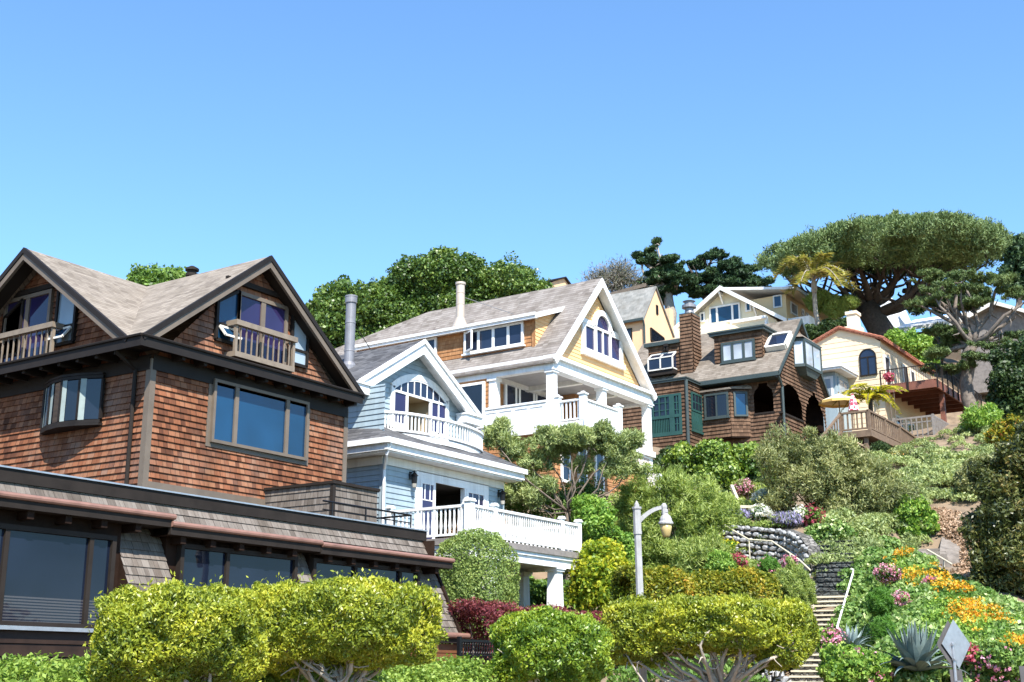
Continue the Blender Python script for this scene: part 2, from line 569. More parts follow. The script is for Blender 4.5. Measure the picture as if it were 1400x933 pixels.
M['roof_pale'] = shingles('pale grey slate roof', [(.155, .155, .143, 1), (.22, .22, .205, 1), (.275, .27, .25, 1), (.185, .18, .167, 1)], w=.35, h=.25, gapw=.05, grain=.15, gap=(.2, .2, .19, 1))
M['roof_olive'] = shingles('weathered brown cottage roof', [(.125, .105, .083, 1), (.19, .162, .132, 1), (.26, .225, .187, 1), (.165, .132, .105, 1)], w=.26, h=.18, gapw=.0, grain=.2, butt=.14, gap=(.11, .09, .07, 1))
M['tile_red'] = shingles('red clay roof tiles', [(.28, .09, .055, 1), (.42, .16, .10, 1), (.50, .24, .16, 1)], w=.2, h=.35, gapw=.18, grain=.1, gap=(.10, .035, .025, 1))
M['blue_siding'] = paint('pale blue painted clapboard', (.30, .375, .41, 1), .5, .08, 1.6, streak=.14)
M['yellow_siding'] = paint('yellow painted clapboard', (.76, .475, .215, 1), .55, .07, 1.6)
M['orange_shingle'] = shingles('orange stained shingles', [(.30, .135, .055, 1), (.40, .195, .085, 1), (.48, .26, .125, 1)], w=.14, h=.16, gapw=.04, grain=.2, gap=(.14, .05, .02, 1))
M['white'] = paint('white gloss paint', (.80, .80, .785, 1), .45, .05, 2.0, streak=.16)
M['offwhite'] = paint('off white paint', (.72, .69, .62, 1), .5, .05, 2.0, streak=.14)
M['cream'] = paint('cream stucco', (.70, .55, .37, 1), .85, .06, 1.2, bump=.25)
M['peach'] = paint('peach stucco', (.74, .48, .28, 1), .85, .06, 1.0, bump=.2)
M['ivory'] = paint('ivory stucco', (.74, .66, .48, 1), .8, .05, 1.0, bump=.15)
M['paleorange'] = paint('pale orange stucco', (.78, .57, .32, 1), .8, .05, 1.0, bump=.15)
M['bronze'] = paint('dark bronze trim paint', (.020, .0165, .0145, 1), .55, .15, 2.5, spec=.15)
M['darktrim'] = paint('dark brown trim paint', (.026, .0205, .017, 1), .6, .2, 2.5, spec=.12)
M['browntrim'] = paint('brown grey trim paint', (.15, .118, .088, 1), .55, .15, 2.0)
M['balcony_wood'] = paint('brown grey balcony timber', (.22, .175, .13, 1), .6, .18, 5.0)
M['copper'] = paint('copper gutter', (.27, .145, .11, 1), .45, .2, 2.5, metal=.1)
M['darkwood'] = paint('dark stained timber', (.022, .012, .008, 1), .7, .3, 4.0, spec=.1)
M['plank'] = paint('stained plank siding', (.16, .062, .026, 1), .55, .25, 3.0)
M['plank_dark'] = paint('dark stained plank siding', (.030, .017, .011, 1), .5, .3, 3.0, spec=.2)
M['greentrim'] = paint('teal green trim paint', (.022, .07, .06, 1), .45, .12, 2.0)
M['slategreen'] = paint('dark slate green trim', (.045, .062, .06, 1), .5, .12, 2.0)
M['metal_pipe'] = paint('grey flue metal', (.23, .225, .235, 1), .45, .14, 3.0, metal=.3)
M['tan_pipe'] = paint('tan flue metal', (.50, .42, .34, 1), .45, .1, 3.0, metal=.15)
M['black_metal'] = paint('black metal', (.012, .012, .013, 1), .4, .2, 4.0, metal=.4)
M['lamp_metal'] = paint('grey painted cast metal', (.36, .35, .34, 1), .5, .16, 6.0, bump=.1)
M['galv'] = paint('galvanised steel', (.46, .46, .47, 1), .38, .12, 9.0, metal=.7)
M['sign_back'] = paint('grey sign back', (.105, .098, .096, 1), .7, .12, 6.0, spec=.12, streak=.2)
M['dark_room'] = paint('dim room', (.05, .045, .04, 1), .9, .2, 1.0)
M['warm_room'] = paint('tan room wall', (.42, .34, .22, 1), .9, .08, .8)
M['bark'] = paint('grey brown bark', (.16, .125, .095, 1), .9, .3, 9.0, bump=.6)
M['curtain'] = paint('pale curtain cloth', (.27, .32, .30, 1), .8, .1, 8)
M['bark_pine'] = paint('pine bark', (.17, .14, .115, 1), .9, .35, 6.0, bump=.6)
M['bark_pale'] = paint('pale bark', (.44, .375, .295, 1), .85, .28, 11.0, bump=.5)
M['bark_dark'] = paint('dark bark', (.055, .042, .034, 1), .9, .35, 6.0, bump=.7)
M['bark_silver'] = paint('silvery bark', (.30, .26, .21, 1), .85, .3, 6.0, bump=.5)
M['grey_wood'] = paint('weathered grey timber', (.215, .19, .172, 1), .8, .25, 5.0, bump=.2)
M['brown_wood'] = paint('weathered brown deck timber', (.17, .115, .075, 1), .8, .25, 5.0, bump=.2)
M['red_wood'] = paint('red brown stained deck timber', (.19, .072, .045, 1), .65, .18, 3.0)
M['concrete'] = paint('weathered concrete', (.20, .172, .145, 1), .9, .3, 2.5, bump=.3, streak=.25)
M['step_edge'] = paint('pale step nosing', (.55, .49, .36, 1), .85, .12, 4.0)
M['step_stone'] = stone('rough stone risers', [(.08, .075, .065, 1), (.17, .16, .14, 1), (.27, .25, .22, 1)], 7.0)
M['field_stone'] = paint('grey field stones', (.33, .33, .325, 1), .9, .45, 2.6, bump=.5)
M['shade_tinted_stone'] = stone('step stone darkened for shade', [(.035, .04, .04, 1), (.07, .08, .075, 1), (.12, .125, .115, 1)], 7.0)  # darker copy of the riser stone, the upper flight's shade in its colour
M['stone_wall'] = stone('grey fieldstone wall', [(.26, .27, .28, 1), (.42, .43, .44, 1), (.58, .57, .55, 1), (.44, .33, .24, 1)], 3.2)
M['asphalt'] = paint('asphalt', (.05, .05, .052, 1), .9, .2, 3.0, bump=.3)
M['soil'] = paint('dry hillside soil', (.20, .145, .095, 1), .95, .35, 1.3, bump=.6)
M['glass_blue'] = glass('blue reflecting glass', (.008, .05, .115, 1), 1.6)
M['glass_violet'] = glass('violet reflecting glass', (.028, .022, .075, 1), 1.5)
M['glass_dark'] = glass('dark glass', (.012, .016, .026, 1), 1.55)
M['glass_mid'] = glass('blue grey glass', (.02, .03, .06, 1), 1.5)
M['glass_shop'] = glass('dark navy glass', (.010, .015, .030, 1), 1.36)
M['glass_blinds'] = blinds('glass over lowered blinds')
M['porch_wood'] = paint('grey porch ceiling boards', (.34, .315, .295, 1), .7, .1, 3)
M['glass_curtain'] = glass('glass over pale curtain', (.34, .42, .48, 1), 1.6)
M['glass_blind'] = glass('glass over white blind', (.50, .54, .58, 1), 1.6)
M['glass_clear'] = clear_glass('clear glass')
M['amber'] = glass('amber lamp glass', (.55, .40, .17, 1), 1.45, rough=.35)
M['frost'] = glass('frosted lamp glass', (.45, .42, .36, 1), 1.45, rough=.4)
# ------------------------------------------------------------------ sky, sun, camera, terrain
SUN_DIR = np.array([-.80, -1.0, 1.50]); SUN_DIR /= np.linalg.norm(SUN_DIR)     # towards the sun
def sky_and_camera():
    w = bpy.data.worlds.new('World'); SC.world = w; w.use_nodes = True
    nt = w.node_tree
    bg = nt.nodes['Background']
    st = nt.nodes.new('ShaderNodeTexSky'); st.sky_type = 'NISHITA'; st.sun_disc = False
    st.sun_elevation = math.asin(SUN_DIR[2])
    st.sun_rotation = math.atan2(SUN_DIR[0], SUN_DIR[1])
    st.altitude = 0; st.air_density = 1.0; st.dust_density = 0.0; st.ozone_density = 1.0
    L(nt, mixc(nt, 1.0, st.outputs[0], (.635, .865, 1.04, 1), 'MULTIPLY'), bg.inputs[0]); bg.inputs[1].default_value = .128
    sd = bpy.data.lights.new('sun', 'SUN'); sd.energy = 4.55; sd.angle = R(.53); sd.color = (1.0, .955, .885)
    so = bpy.data.objects.new('sun', sd); COL.objects.link(so)
    so.rotation_euler = Vector(tuple(SUN_DIR)).to_track_quat('Z', 'Y').to_euler()
    so.location = (0, 0, 60)
    c = bpy.data.cameras.new('camera'); co = bpy.data.objects.new('camera', c); COL.objects.link(co)
    co.location = tuple(CAM)
    co.rotation_euler = (math.pi / 2 + PITCH, 0, HEAD - math.pi / 2)
    c.sensor_width = 36; c.lens = 36 * FPX / 1400; c.clip_start = .1; c.clip_end = 3000
    SC.camera = co
    SC.view_settings.view_transform = 'Standard'; SC.view_settings.look = 'None'
    SC.view_settings.exposure = 1.2; SC.view_settings.gamma = 1
    SC.view_settings.use_curve_mapping = False
    SC.render.engine = 'CYCLES'
    cy = SC.cycles
    cy.max_bounces = 6; cy.diffuse_bounces = 3; cy.glossy_bounces = 3; cy.transmission_bounces = 3; cy.transparent_max_bounces = 8
    cy.caustics_reflective = False; cy.caustics_refractive = False
    cy.use_denoising = True
    try:
        cy.denoiser = 'OPENIMAGEDENOISE'; cy.denoising_input_passes = 'RGB_ALBEDO_NORMAL'; cy.denoising_prefilter = 'ACCURATE'
    except Exception: pass
    SC.render.filter_size = 1.2 if hasattr(SC.render, 'filter_size') else 1.5
sky_and_camera()

# hillside: heights surveyed at points, joined by a smooth surface
_ctl = []
def _c(x, y, z): _ctl.append((x, y, z))
def _cp(px, py, d):
    q = far(px, py, d); _c(*q)
for x in range(-60, 130, 15):
    if x < 25: _c(x, 9.5, 0.0); _c(x, 4, -.05)
    else: _c(x, -6, 0)
    _c(x, -20, -.3); _c(x, -80, -2)
for x in (-60, -30, -10, 5, 18): _c(x, 16.5, .4); _c(x, 30, 2.5 + max(0, x) * .05); _c(x, 60, 14); _c(x, 110, 30)
_c(27, 17, 2.2); _c(31, 17.2, 2.6); _c(29.5, 22, 3.0); _c(27, 32, 4.5); _c(33, 30, 7)
_c(23.5, 16, 1.0)
_c(38.5, 22.2, 7.6); _c(46, 22.5, 8.4); _c(42, 28, 9.0); _c(40, 36, 10.5)
_cp(840, 780, 42); _cp(960, 790, 41); _cp(930, 740, 44)
_cp(960, 690, 49); _cp(1060, 690, 52)
_cp(935, 660, 54.5); _cp(1050, 655, 56)
_c(60, 22.8, 12.6); _c(67, 22.5, 13.4); _c(63, 30, 14)
_cp(1110, 928, 35.5); _cp(1128, 860, 38); _cp(1140, 800, 40.5); _cp(1135, 745, 44)
_cp(1180, 750, 44); _cp(1230, 690, 51); _cp(1230, 640, 57)
_cp(1180, 880, 32); _cp(1250, 925, 29.5); _cp(1240, 830, 35.5); _cp(1300, 850, 34); _cp(1370, 900, 31); _cp(1290, 760, 43); _cp(1330, 735, 46)
_cp(1390, 800, 38); _cp(1300, 705, 50); _cp(1380, 640, 57)
_cp(1290, 614, 64); _cp(1235, 618, 63); _cp(1335, 618, 65); _cp(1400, 612, 65); _cp(1250, 590, 72); _cp(1390, 700, 50); _cp(1395, 860, 33); _cp(1160, 625, 66); _cp(1250, 600, 70); _cp(1345, 580, 74)
_c(72, 27, 15.2); _c(81, 27, 16.5); _c(80, 18.5, 15.0)
_c(71, 37, 19.5); _c(88, 38, 24.5); _c(91, 28, 24.8); _c(105, 30, 27.5); _c(110, 18, 26); _c(60, 45, 19); _c(50, 50, 17.5)
_c(130, 25, 30); _c(120, 45, 34); _c(90, 60, 33); _c(60, 80, 30); _c(110, 110, 42); _c(160, 60, 40); _c(160, 20, 32)
_cp(1040, 772, 42.6); _cp(1000, 768, 42.8); _cp(1088, 795, 41.6); _cp(1040, 706, 47.6); _cp(1085, 712, 46.6); _cp(985, 704, 48)
_P = np.array([(a, b) for a, b, _ in _ctl]); _Zc = np.array([c for *_, c in _ctl])
def _phi(d2): return .5 * d2 * np.log(d2 + 1e-9)
def _fit():
    n = len(_P)
    d2 = ((_P[:, None] - _P[None]) ** 2).sum(-1)
    A = np.zeros((n + 3, n + 3))
    A[:n, :n] = _phi(d2) + np.eye(n) * .5
    A[:n, n] = 1; A[:n, n + 1:] = _P; A[n, :n] = 1; A[n + 1:, :n] = _P.T
    return np.linalg.solve(A, np.concatenate([_Zc, [0, 0, 0]]))
_W = _fit()
def terr_raw(x, y):
    x, y = np.asarray(x, float), np.asarray(y, float)
    sh = x.shape
    q = np.stack([x.ravel(), y.ravel()], -1)
    out = np.empty(len(q))
    for i in range(0, len(q), 20000):
        s = q[i:i + 20000]
        d2 = ((s[:, None] - _P[None]) ** 2).sum(-1)
        out[i:i + 20000] = _phi(d2) @ _W[:-3] + _W[-3] + s @ _W[-2:]
    return out.reshape(sh)
def terr(x, y):
    x, y = np.asarray(x, float), np.asarray(y, float)
    z = terr_raw(np.clip(x, -60, 165), np.clip(y, -80, 112))
    # flat street strip in front, blended into the slope
    yb = 8.5 - 8.5 * np.clip((x - 23) / 9, 0, 1)
    k = np.clip((y - yb) / 4.5, 0, 1); k = k * k * (3 - 2 * k)
    kx = np.clip((x - 38) / 25, 0, 1)
    z = z * k + (1 - k) * (kx * np.minimum(z, 6) * .35)
    z = np.clip(z, -3, 48)
    # the far side of the ridge falls away out of sight
    D = np.hypot(x, y)
    z = np.where(D > 108, np.minimum(z, 27 + (D - 108) * .12), z)
    for a, b, hw, fall in CARVE:
        ab = b[:2] - a[:2]; L2 = ab @ ab
        t = np.clip(((x - a[0]) * ab[0] + (y - a[1]) * ab[1]) / L2, 0, 1)
        d = np.hypot(x - a[0] - t * ab[0], y - a[1] - t * ab[1])
        k = np.clip((hw + fall - d) / fall, 0, 1); k = k * k * (3 - 2 * k)
        z = z * (1 - k) + k * (a[2] + (b[2] - a[2]) * t - .22)
    return z
_wl = [(985, 716, 46.5), (1010, 718, 46), (1040, 721, 45.5), (1072, 724, 44.8), (1092, 732, 44), (1104, 748, 43.2)]
_wf = []
for _x, _y, _d in _wl:
    _q = far(_x, _y, _d); _e = _q[:2] * (1 - 1.15 / _d); _wf.append(np.array((_e[0], _e[1], _q[2] - 1.55)))
_s0, _s1 = far(1104, 935, 34.6), far(1092, 935, 24); _s0[2] = 1.35; _s1[2] = .7
CARVE = [(_s1, _s0, 1.0, 1.0)] + [(a, b, .95, .5) for a, b in zip(_wf[:-1], _wf[1:])] + [(far(1106, 932, 35.6), far(1141, 816, 40.2), .75, 1.0), (far(1141, 816, 40.2), far(1142, 742, 44.5), .6, 1.0), (far(1277, 790, 43.2), far(1268, 752, 46.5), .8, 1.0)]
_gx, _gy = np.arange(14, 112.01, .4), np.arange(-2, 60.01, .4)
_TG = terr(*np.meshgrid(_gx, _gy, indexing='ij'))
_terr_slow = terr
def terr(x, y):
    x, y = np.asarray(x, float), np.asarray(y, float)
    if x.size and (x.min() < 14 or x.max() > 111.9 or y.min() < -2 or y.max() > 59.9): return _terr_slow(x, y)
    i = (x - 14) / .4; j = (y + 2) / .4
    a, b = i.astype(int), j.astype(int); u, v = i - a, j - b
    return (_TG[a, b] * (1 - u) + _TG[a + 1, b] * u) * (1 - v) + (_TG[a, b + 1] * (1 - u) + _TG[a + 1, b + 1] * u) * v
def ground(x, y): return float(terr(np.array([x]), np.array([y]))[0])
def hit(px, py, d0=18, d1=130):
    """Where the sight line of a photograph pixel meets the hillside."""
    d = np.arange(d0, d1, .25)
    r_ = ray(px, py); r_ = r_ / math.hypot(r_[0], r_[1])
    pts = CAM[None] + d[:, None] * r_[None]
    g = terr(pts[:, 0], pts[:, 1])
    below = np.nonzero(pts[:, 2] <= g)[0]
    i = below[0] if len(below) else len(d) - 1
    q = pts[i].copy(); q[2] = g[i]
    return q
def build_terrain():
    def axis(lo, hi, a, b, fine, coarse):
        return np.unique(np.round(np.concatenate([np.arange(lo, a, coarse), np.arange(a, b, fine), np.arange(b, hi + coarse, coarse)]), 3))
    xs, ys = axis(-600, 900, 16, 100, .6, 20), axis(-400, 900, 8, 50, .6, 20)
    gx, gy = np.meshgrid(xs, ys, indexing='ij')
    z = _terr_slow(gx, gy)
    inn = (gx > 16) & (gx < 100) & (gy > 11) & (gy < 50)
    z = z + np.where(inn, .06 * np.sin(gx * 2.3 + np.sin(gy * 1.7) * 2) * np.sin(gy * 2.9 + gx * .4), 0) - .03
    nx, ny = len(xs), len(ys)
    v = np.stack([gx.ravel(), gy.ravel(), z.ravel()], -1)
    i = np.arange(nx * ny).reshape(nx, ny)
    f = np.stack([i[:-1, :-1].ravel(), i[1:, :-1].ravel(), i[1:, 1:].ravel(), i[:-1, 1:].ravel()], -1)
    me = bpy.data.meshes.new('hillside')
    me.from_pydata(v.tolist(), [], f.tolist()); me.materials.append(M['soil'])
    me.polygons.foreach_set('use_smooth', [True] * len(me.polygons)); me.update()
    o = bpy.data.objects.new('hillside', me); COL.objects.link(o); tag(o, kind='structure')
    mb = MB(); mb.box(-600, 27, -4.0, 5.2, -.3, .06); tag(mb.build('road', M['asphalt']), kind='structure')
    mb = MB(); mb.box(-600, 27, 5.2, 5.4, -.3, .18); mb.box(-600, 27, 5.4, 7.6, -.3, .17); tag(mb.build('pavement', M['concrete']), kind='structure')
    mb = MB()
    x = -120.0
    while x < 26: mb.box(x, x + 2.4, .55, .67, .05, .064); x += 6
    tag(mb.build('road_marking', M['white']), kind='structure')
build_terrain()
# ------------------------------------------------------------------ the big brown shingle house, nearest the camera
def brown_house():
    X0, Y0, X1, YB = 17.3, 20.72, 23.5, 29.2
    H = thing('shingle_house', (X0, Y0, 1.0), 'large brown cedar shingle house with two steep gables and a dark mansard base', 'house')
    Fr, Sd = Face('front', Y0), Face('side', X0)
    EY, EX = Y0 - .40, X0 - .64                      # eave lines
    ze, zp, xp, yp = 8.5, 11.2, 20.2, 24.6           # eaves, peaks
    courses(Fr, gable(X0, X1, 8.2, xp, zp - .1), 4.9, zp - .25, .135, .032).build('front_wall', M['cedar'], H)
    courses(Sd, gable(Y0, YB, 8.2, yp, zp - .1), 4.9, zp - .25, .135, .032).build('side_wall', M['cedar'], H)
    mb = MB(); mb.box(X0 + .02, X1, YB, YB + .1, 3, 8.4); mb.box(X1 - .1, X1, Y0 + .02, YB, 3, 8.4); mb.build('rear_wall', M['cedar'], H)
    # corner boards, foot board
    mb = MB()
    Fr.box(mb, X0 - .045, X0 + .10, 4.9, 8.2, 0, .045); Sd.box(mb, Y0, Y0 + .11, 4.9, 8.2, 0, .045)
    Fr.box(mb, X1 - .11, X1 + .03, 4.9, 8.2, 0, .045)
    Fr.box(mb, X0 + .1, X1 - .11, 5.32, 5.62, 0, .05)
    mb.build('corner_trim', M['browntrim'], H)
    mb = MB()
    Fr.box(mb, X0, X1, 7.97, 8.3, .024, .055); Sd.box(mb, Y0 + .0, YB, 7.97, 8.3, .024, .055)
    mb.build('frieze_board', M['bronze'], H)
    # eaves: a skirt roof ring with gutter, rafter tails under it
    mb = MB()
    mb.box(EX, X1 + .1, EY, Y0, 8.40, 8.50); mb.box(EX, X0, Y0, YB, 8.40, 8.50)
    mb.box(EX - .03, X1 + .12, EY - .03, EY, 8.30, 8.52); mb.box(EX - .03, EX, EY, YB, 8.30, 8.52)
    ev = mb.build('eaves', M['bronze'], H)
    mb = MB()
    mb.tube([(EX - .03, EY - .05, 8.53), (X1 + .12, EY - .05, 8.53)], .032, 6); mb.tube([(EX - .05, EY - .03, 8.53), (EX - .05, YB, 8.53)], .032, 6)
    mb.build('gutter', M['bronze'], ev)
    mb = MB(); mb.box(0, .09, EY + .04, Y0, 8.24, 8.40)
    repeat('rafter_tail', mb, M['darktrim'], ev, [(x, 0, 0) for x in np.arange(X0 + .5, X1, .62)])
    mb = MB(); mb.box(EX + .04, X0, 0, .09, 8.24, 8.40)
    repeat('rafter_tail', mb, M['darktrim'], ev, [(0, y, 0) for y in np.arange(Y0 + .4, YB, .62)])
    # roofs
    PF, PS = EY - .0, EX - .0
    V0, V1 = (EX, EY + .42, ze + .03), (xp, yp, zp + .03)
    ridge_f, ridge_s = (xp, PF, zp + .03), (PS, yp, zp + .03)
    sl = (zp - ze) / (xp - EX)
    mb = MB()
    mb.slab([(PS, EY + .42, ze + .03), V1, ridge_s], .10)
    mb.slab([(PS, EY + .42, ze + .03), (EX + .0, PF, ze + .03), ridge_f, V1], .10)
    xr = xp + (zp - ze) / sl * .985
    mb.slab([ridge_f, (xr, PF, ze + .03), (xr, YB, ze + .03), (xp, YB, zp + .03)], .10)
    yr = yp + (yp - EY - .42)
    mb.slab([ridge_s, V1, (xp, YB, zp + .03), (EX + .9, yr, ze + .03), (PS, yr, ze + .03)], .10)
    rf = mb.build('roof', M['roof_tan'], H)
    # rake boards: dark metal edge over a brown grey board
    mb, m2, m3 = MB(), MB(), MB()
    def rakes(F, ul, ur, up):
        for (a, b) in (((ul, ze - .02), (up, zp - .02)), ((up, zp - .02), (ur, ze - .02))):
            n = np.array((-(b[1] - a[1]), b[0] - a[0])); n = n / np.linalg.norm(n)
            def off(p, k): return (p[0] - n[0] * k, p[1] - n[1] * k)
            pk = up_pt = (up, zp - .02); cs = abs(n[1])
            def top(k): return (up, zp - .02 - k / cs)
            lo, hi = (a, b) if b[1] > a[1] else (b, a)
            F.plate(mb, [off(lo, -.05), top(-.05), top(.06), off(lo, .06)], -.04, .05)
            F.plate(m2, [off(lo, .062), top(.062), top(.19), off(lo, .19)], -.05, .025)
            F.plate(m3, [off(lo, .10), top(.10), top(.135), off(lo, .135)], -.42, -.051)
    rakes(Face('front', EY), EX + .0, xr, xp)
    rakes(Face('side', EX), EY + .42, yr, yp)
    mb.build('rake_edge', M['bronze'], rf); m2.build('rake_board', M['browntrim'], rf); m3.build('soffit', M['darktrim'], rf)
    # vent cap on the far slope
    b = on(1, 262, 380, 23.2)
    mb = MB(); mb.lathe((b[0], 23.2, b[2] - .5), [(.10, 0), (.10, .52), (.15, .53), (.15, .60), (.11, .61), (.11, .67), (.17, .68), (.17, .73), (.05, .80)], 14)
    mb.build('roof_vent', M['darktrim'], H)
    # big front window, three lights
    u0, u1, z0, z1 = 19.0, 22.05, 6.68, 8.10
    window(Fr, H, u0, u1, z0, z1, M['browntrim'], M['glass_blue'], fw=.07, mw=.11, d=.11, col_at=[Fr.uz(319, 570)[0], Fr.uz(389, 580)[0]], cas=.10, casmat=M['browntrim'])
    # bowed side window of four lights
    ya, yb = 22.12, 24.1
    zb0, zb1 = 6.97, 8.03
    pts = []
    for i in range(5):
        t = i / 4
        pts.append((ya + (yb - ya) * t, .10 + .30 * math.sin(math.pi * t)))
    bay = MB()
    bot = [Sd.p(u, zb0, d) for u, d in pts]; top = [Sd.p(u, zb1, d) for u, d in pts]
    for i in range(4):
        for zc, hh in ((zb0 + .04, .10), (zb1 - .04, .10)):
            bay.bar(Sd.p(pts[i][0], zc, pts[i][1]), Sd.p(pts[i + 1][0], zc, pts[i + 1][1]), .05, hh * .7)
    for u, d in pts: bay.bar(Sd.p(u, zb0 + .09, d), Sd.p(u, zb1 - .09, d), .06, .06)
    bay.slab([Sd.p(u, zb0 - .0, d + .04) for u, d in pts] + [Sd.p(yb, zb0, 0), Sd.p(ya, zb0, 0)], .05)
    bay.slab([Sd.p(u, zb1 + .05, d + .04) for u, d in pts] + [Sd.p(yb, zb1 + .05, 0), Sd.p(ya, zb1 + .05, 0)], .05)
    bw = bay.build('bow_window', M['bronze'], H)
    for i in range(4):
        (ua, da), (ub, db) = pts[i], pts[i + 1]
        cu_, cd_ = ub - (ub - ua) * .30, db - (db - da) * .30
        c_ = MB(); c_.face([Sd.p(cu_, zb0 + .07, cd_ + .012), Sd.p(ub - .03, zb0 + .07, db + .012), Sd.p(ub - .03, zb1 - .07, db + .012), Sd.p(cu_, zb1 - .07, cd_ + .012)]); c_.build('curtain', M['curtain'], bw)
        g = MB(); g.face([Sd.p(ua + .04, zb0 + .09, da), Sd.p(ub - .04, zb0 + .09, db), Sd.p(ub - .04, zb1 - .09, db), Sd.p(ua + .04, zb1 - .09, da)])
        g.build('pane', M['glass_curtain'] if i == 3 else M['glass_dark'], bw)
    # gable doors, trapezoid side lights and little balconies
    def gable_set(F, door, left, right, bal, balz, mull, lgl, rgl):
        window(F, H, *door, M['browntrim'], M['glass_violet'], fw=.09, mw=.14, d=.10, col_at=[mull], name='balcony_door')
        for poly, gl, op in ((left, lgl, True), (right, rgl, False)):
            if poly is None: continue
            fr = poly_window(F, H, poly, M['bronze'], M[gl], fw=.07, d=.10, bars=())
            zm = poly[0][1] * .58 + min(poly[2][1], poly[3][1]) * .42
            mb = MB(); mb.bar(F.p(poly[0][0], zm, .06), F.p(poly[1][0], zm, .06), .06, .06, up=(0, 0, 1)); mb.build('transom_bar', M['bronze'], fr)
            if op:
                a, b = poly[0], poly[1]
                mb = MB()
                q = [F.p(a[0] + .08, zm - .05, .09), F.p(b[0] - .08, zm - .05, .09), F.p(b[0] - .08, a[1] + .08, .30), F.p(a[0] + .08, a[1] + .08, .30)]
                for i in range(4): mb.bar(q[i], q[(i + 1) % 4], .045, .045)
                sash = mb.build('open_sash', M['offwhite'], fr)
                g = MB(); g.face(q); g.build('sash_pane', M['glass_blue'], sash)
        u0, u1 = bal
        z0 = balz
        mb = MB(); F.box(mb, u0, u1, z0, z0 + .12, 0, .36)
        bl = mb.build('balcony', M['balcony_wood'], H)
        mb = MB(); F.box(mb, u0 - .03, u1 + .03, z0 + .72, z0 + .84, .26, .40)
        F.box(mb, u0 - .03, u0 + .07, z0 + .72, z0 + .84, .0, .26); F.box(mb, u1 - .07, u1 + .03, z0 + .72, z0 + .84, .0, .26)
        F.box(mb, u0, u0 + .07, z0 + .12, z0 + .72, .28, .35); F.box(mb, u1 - .07, u1, z0 + .12, z0 + .72, .28, .35)
        mb.build('handrail', M['balcony_wood'], bl)
        n = 11
        mb = MB()
        for i in range(1, n):
            u = u0 + (u1 - u0) * i / n
            F.box(mb, u - .011, u + .011, z0 + .12, z0 + .72, .31, .342)
        mb.build('baluster', M['balcony_wood'], bl)
    # front gable
    du0, dz1 = Fr.uz(323, 398); du1, _ = Fr.uz(391, 418)
    bz = Fr.off(.36).uz(327, 482)[1] - .1
    l0, lz0 = Fr.uz(292, 464); l1, _ = Fr.uz(320, 475); lt0 = Fr.uz(293, 412)[1]; lt1 = Fr.uz(319, 397)[1]
    r0, rz0 = Fr.uz(395, 497); r1, _ = Fr.uz(416, 502); rt0 = Fr.uz(396, 424)[1]; rt1 = Fr.uz(416, 456)[1]
    gable_set(Fr, (du0, du1, bz, dz1), [(l0, lz0), (l1, lz0), (l1, lt1), (l0, lt0)], [(r0, rz0), (r1, rz0), (r1, rt1), (r0, rt0)],
              (Fr.off(.36).uz(322, 470)[0], Fr.off(.36).uz(404, 480)[0]), bz, (du0 + du1) / 2, 'glass_blue', 'glass_curtain')
    # side gable (mirrored about its own peak; u runs away from the camera)
    dr, dz1 = Sd.uz(76, 396); dl, _ = Sd.uz(12, 410)
    bz = Sd.off(.36).uz(72, 672)[1] if False else 8.56
    a0, az0 = Sd.uz(103, 468); a1, _ = Sd.uz(77, 474); at0 = Sd.uz(102, 414)[1]; at1 = Sd.uz(79, 399)[1]
    c0, c1 = 2 * yp - a0, 2 * yp - a1
    cd = (dr + dl) / 2
    gable_set(Sd, (min(dr, dl), max(dr, dl), bz, dz1), [(a0, az0), (a1, az0), (a1, at1), (a0, at0)], [(c0 + .1, az0), (c1 + .1, az0), (c1 + .1, at1), (c0 + .1, at0)],
              (Sd.off(.36).uz(71, 460)[0], Sd.off(.36).uz(-12, 470)[0]), bz, cd, 'glass_curtain', 'glass_curtain')
    for F, u0, u1, z in ((Fr, du0 - .35, du1 + .35, Fr.uz(355, 402)[1] + .0), (Sd, min(dr, dl) - .35, max(dr, dl) + .35, dz1 + .0)):
        mb = MB(); F.box(mb, u0, u1, z + .03, z + .15, 0, .09); mb.build('head_trim', M['darktrim'], H)
    # drain pipe down the side by the corner
    mb = MB(); mb.tube([(EX + .02, Y0 + .42, 8.3), (X0 - .07, Y0 + .42, 8.0), (X0 - .07, Y0 + .42, 5.0)], .045, 8); mb.build('drain_pipe', M['darktrim'], H)

    # ---------------- base storey with mansard
    XA, XE = 2.0, 23.0
    mb = MB(); mb.box(XA, XE, 17.9, Y0, 4.85, 4.95); mb.box(XA, X0, Y0, YB, 4.85, 4.95); mb.build('flat_roof', M['asphalt'], H)
    mb = MB(); mb.box(XA, XE + .08, 17.80, 17.95, 4.71, 4.925); mb.box(XE, XE + .08, 17.95, Y0, 4.71, 4.925)
    pp = mb.build('parapet', M['darktrim'], H)
    mb = MB(); mb.box(XA, XE + .10, 17.77, 17.98, 4.927, 4.955); mb.box(XA, XE + .06, 17.86, 17.93, 4.66, 4.705)
    mb.build('coping', M['galv'], pp)
    def batter(z): return 16.83 + (z - 2.66) * .5     # the mansard's face at a height
    def mans(x0, x1, z0, z1, mb):
        n = max(1, int(round((z1 - z0) / .145)))
        for i in range(n):
            a, b = z0 + (z1 - z0) * i / n, z0 + (z1 - z0) * (i + 1) / n
            ya, yb2 = batter(a) - .022, batter(b)
            mb.face([(x0, ya, a), (x1, ya, a), (x1, yb2, b), (x0, yb2, b)], uv=[(x0, i * .15), (x1, i * .15), (x1, i * .15 + .15), (x0, i * .15 + .15)])
            mb.face([(x0, batter(a), a), (x1, batter(a), a), (x1, ya, a), (x0, ya, a)], uv=[(x0, i * .15), (x1, i * .15), (x1, i * .15 + .01), (x0, i * .15 + .01)])
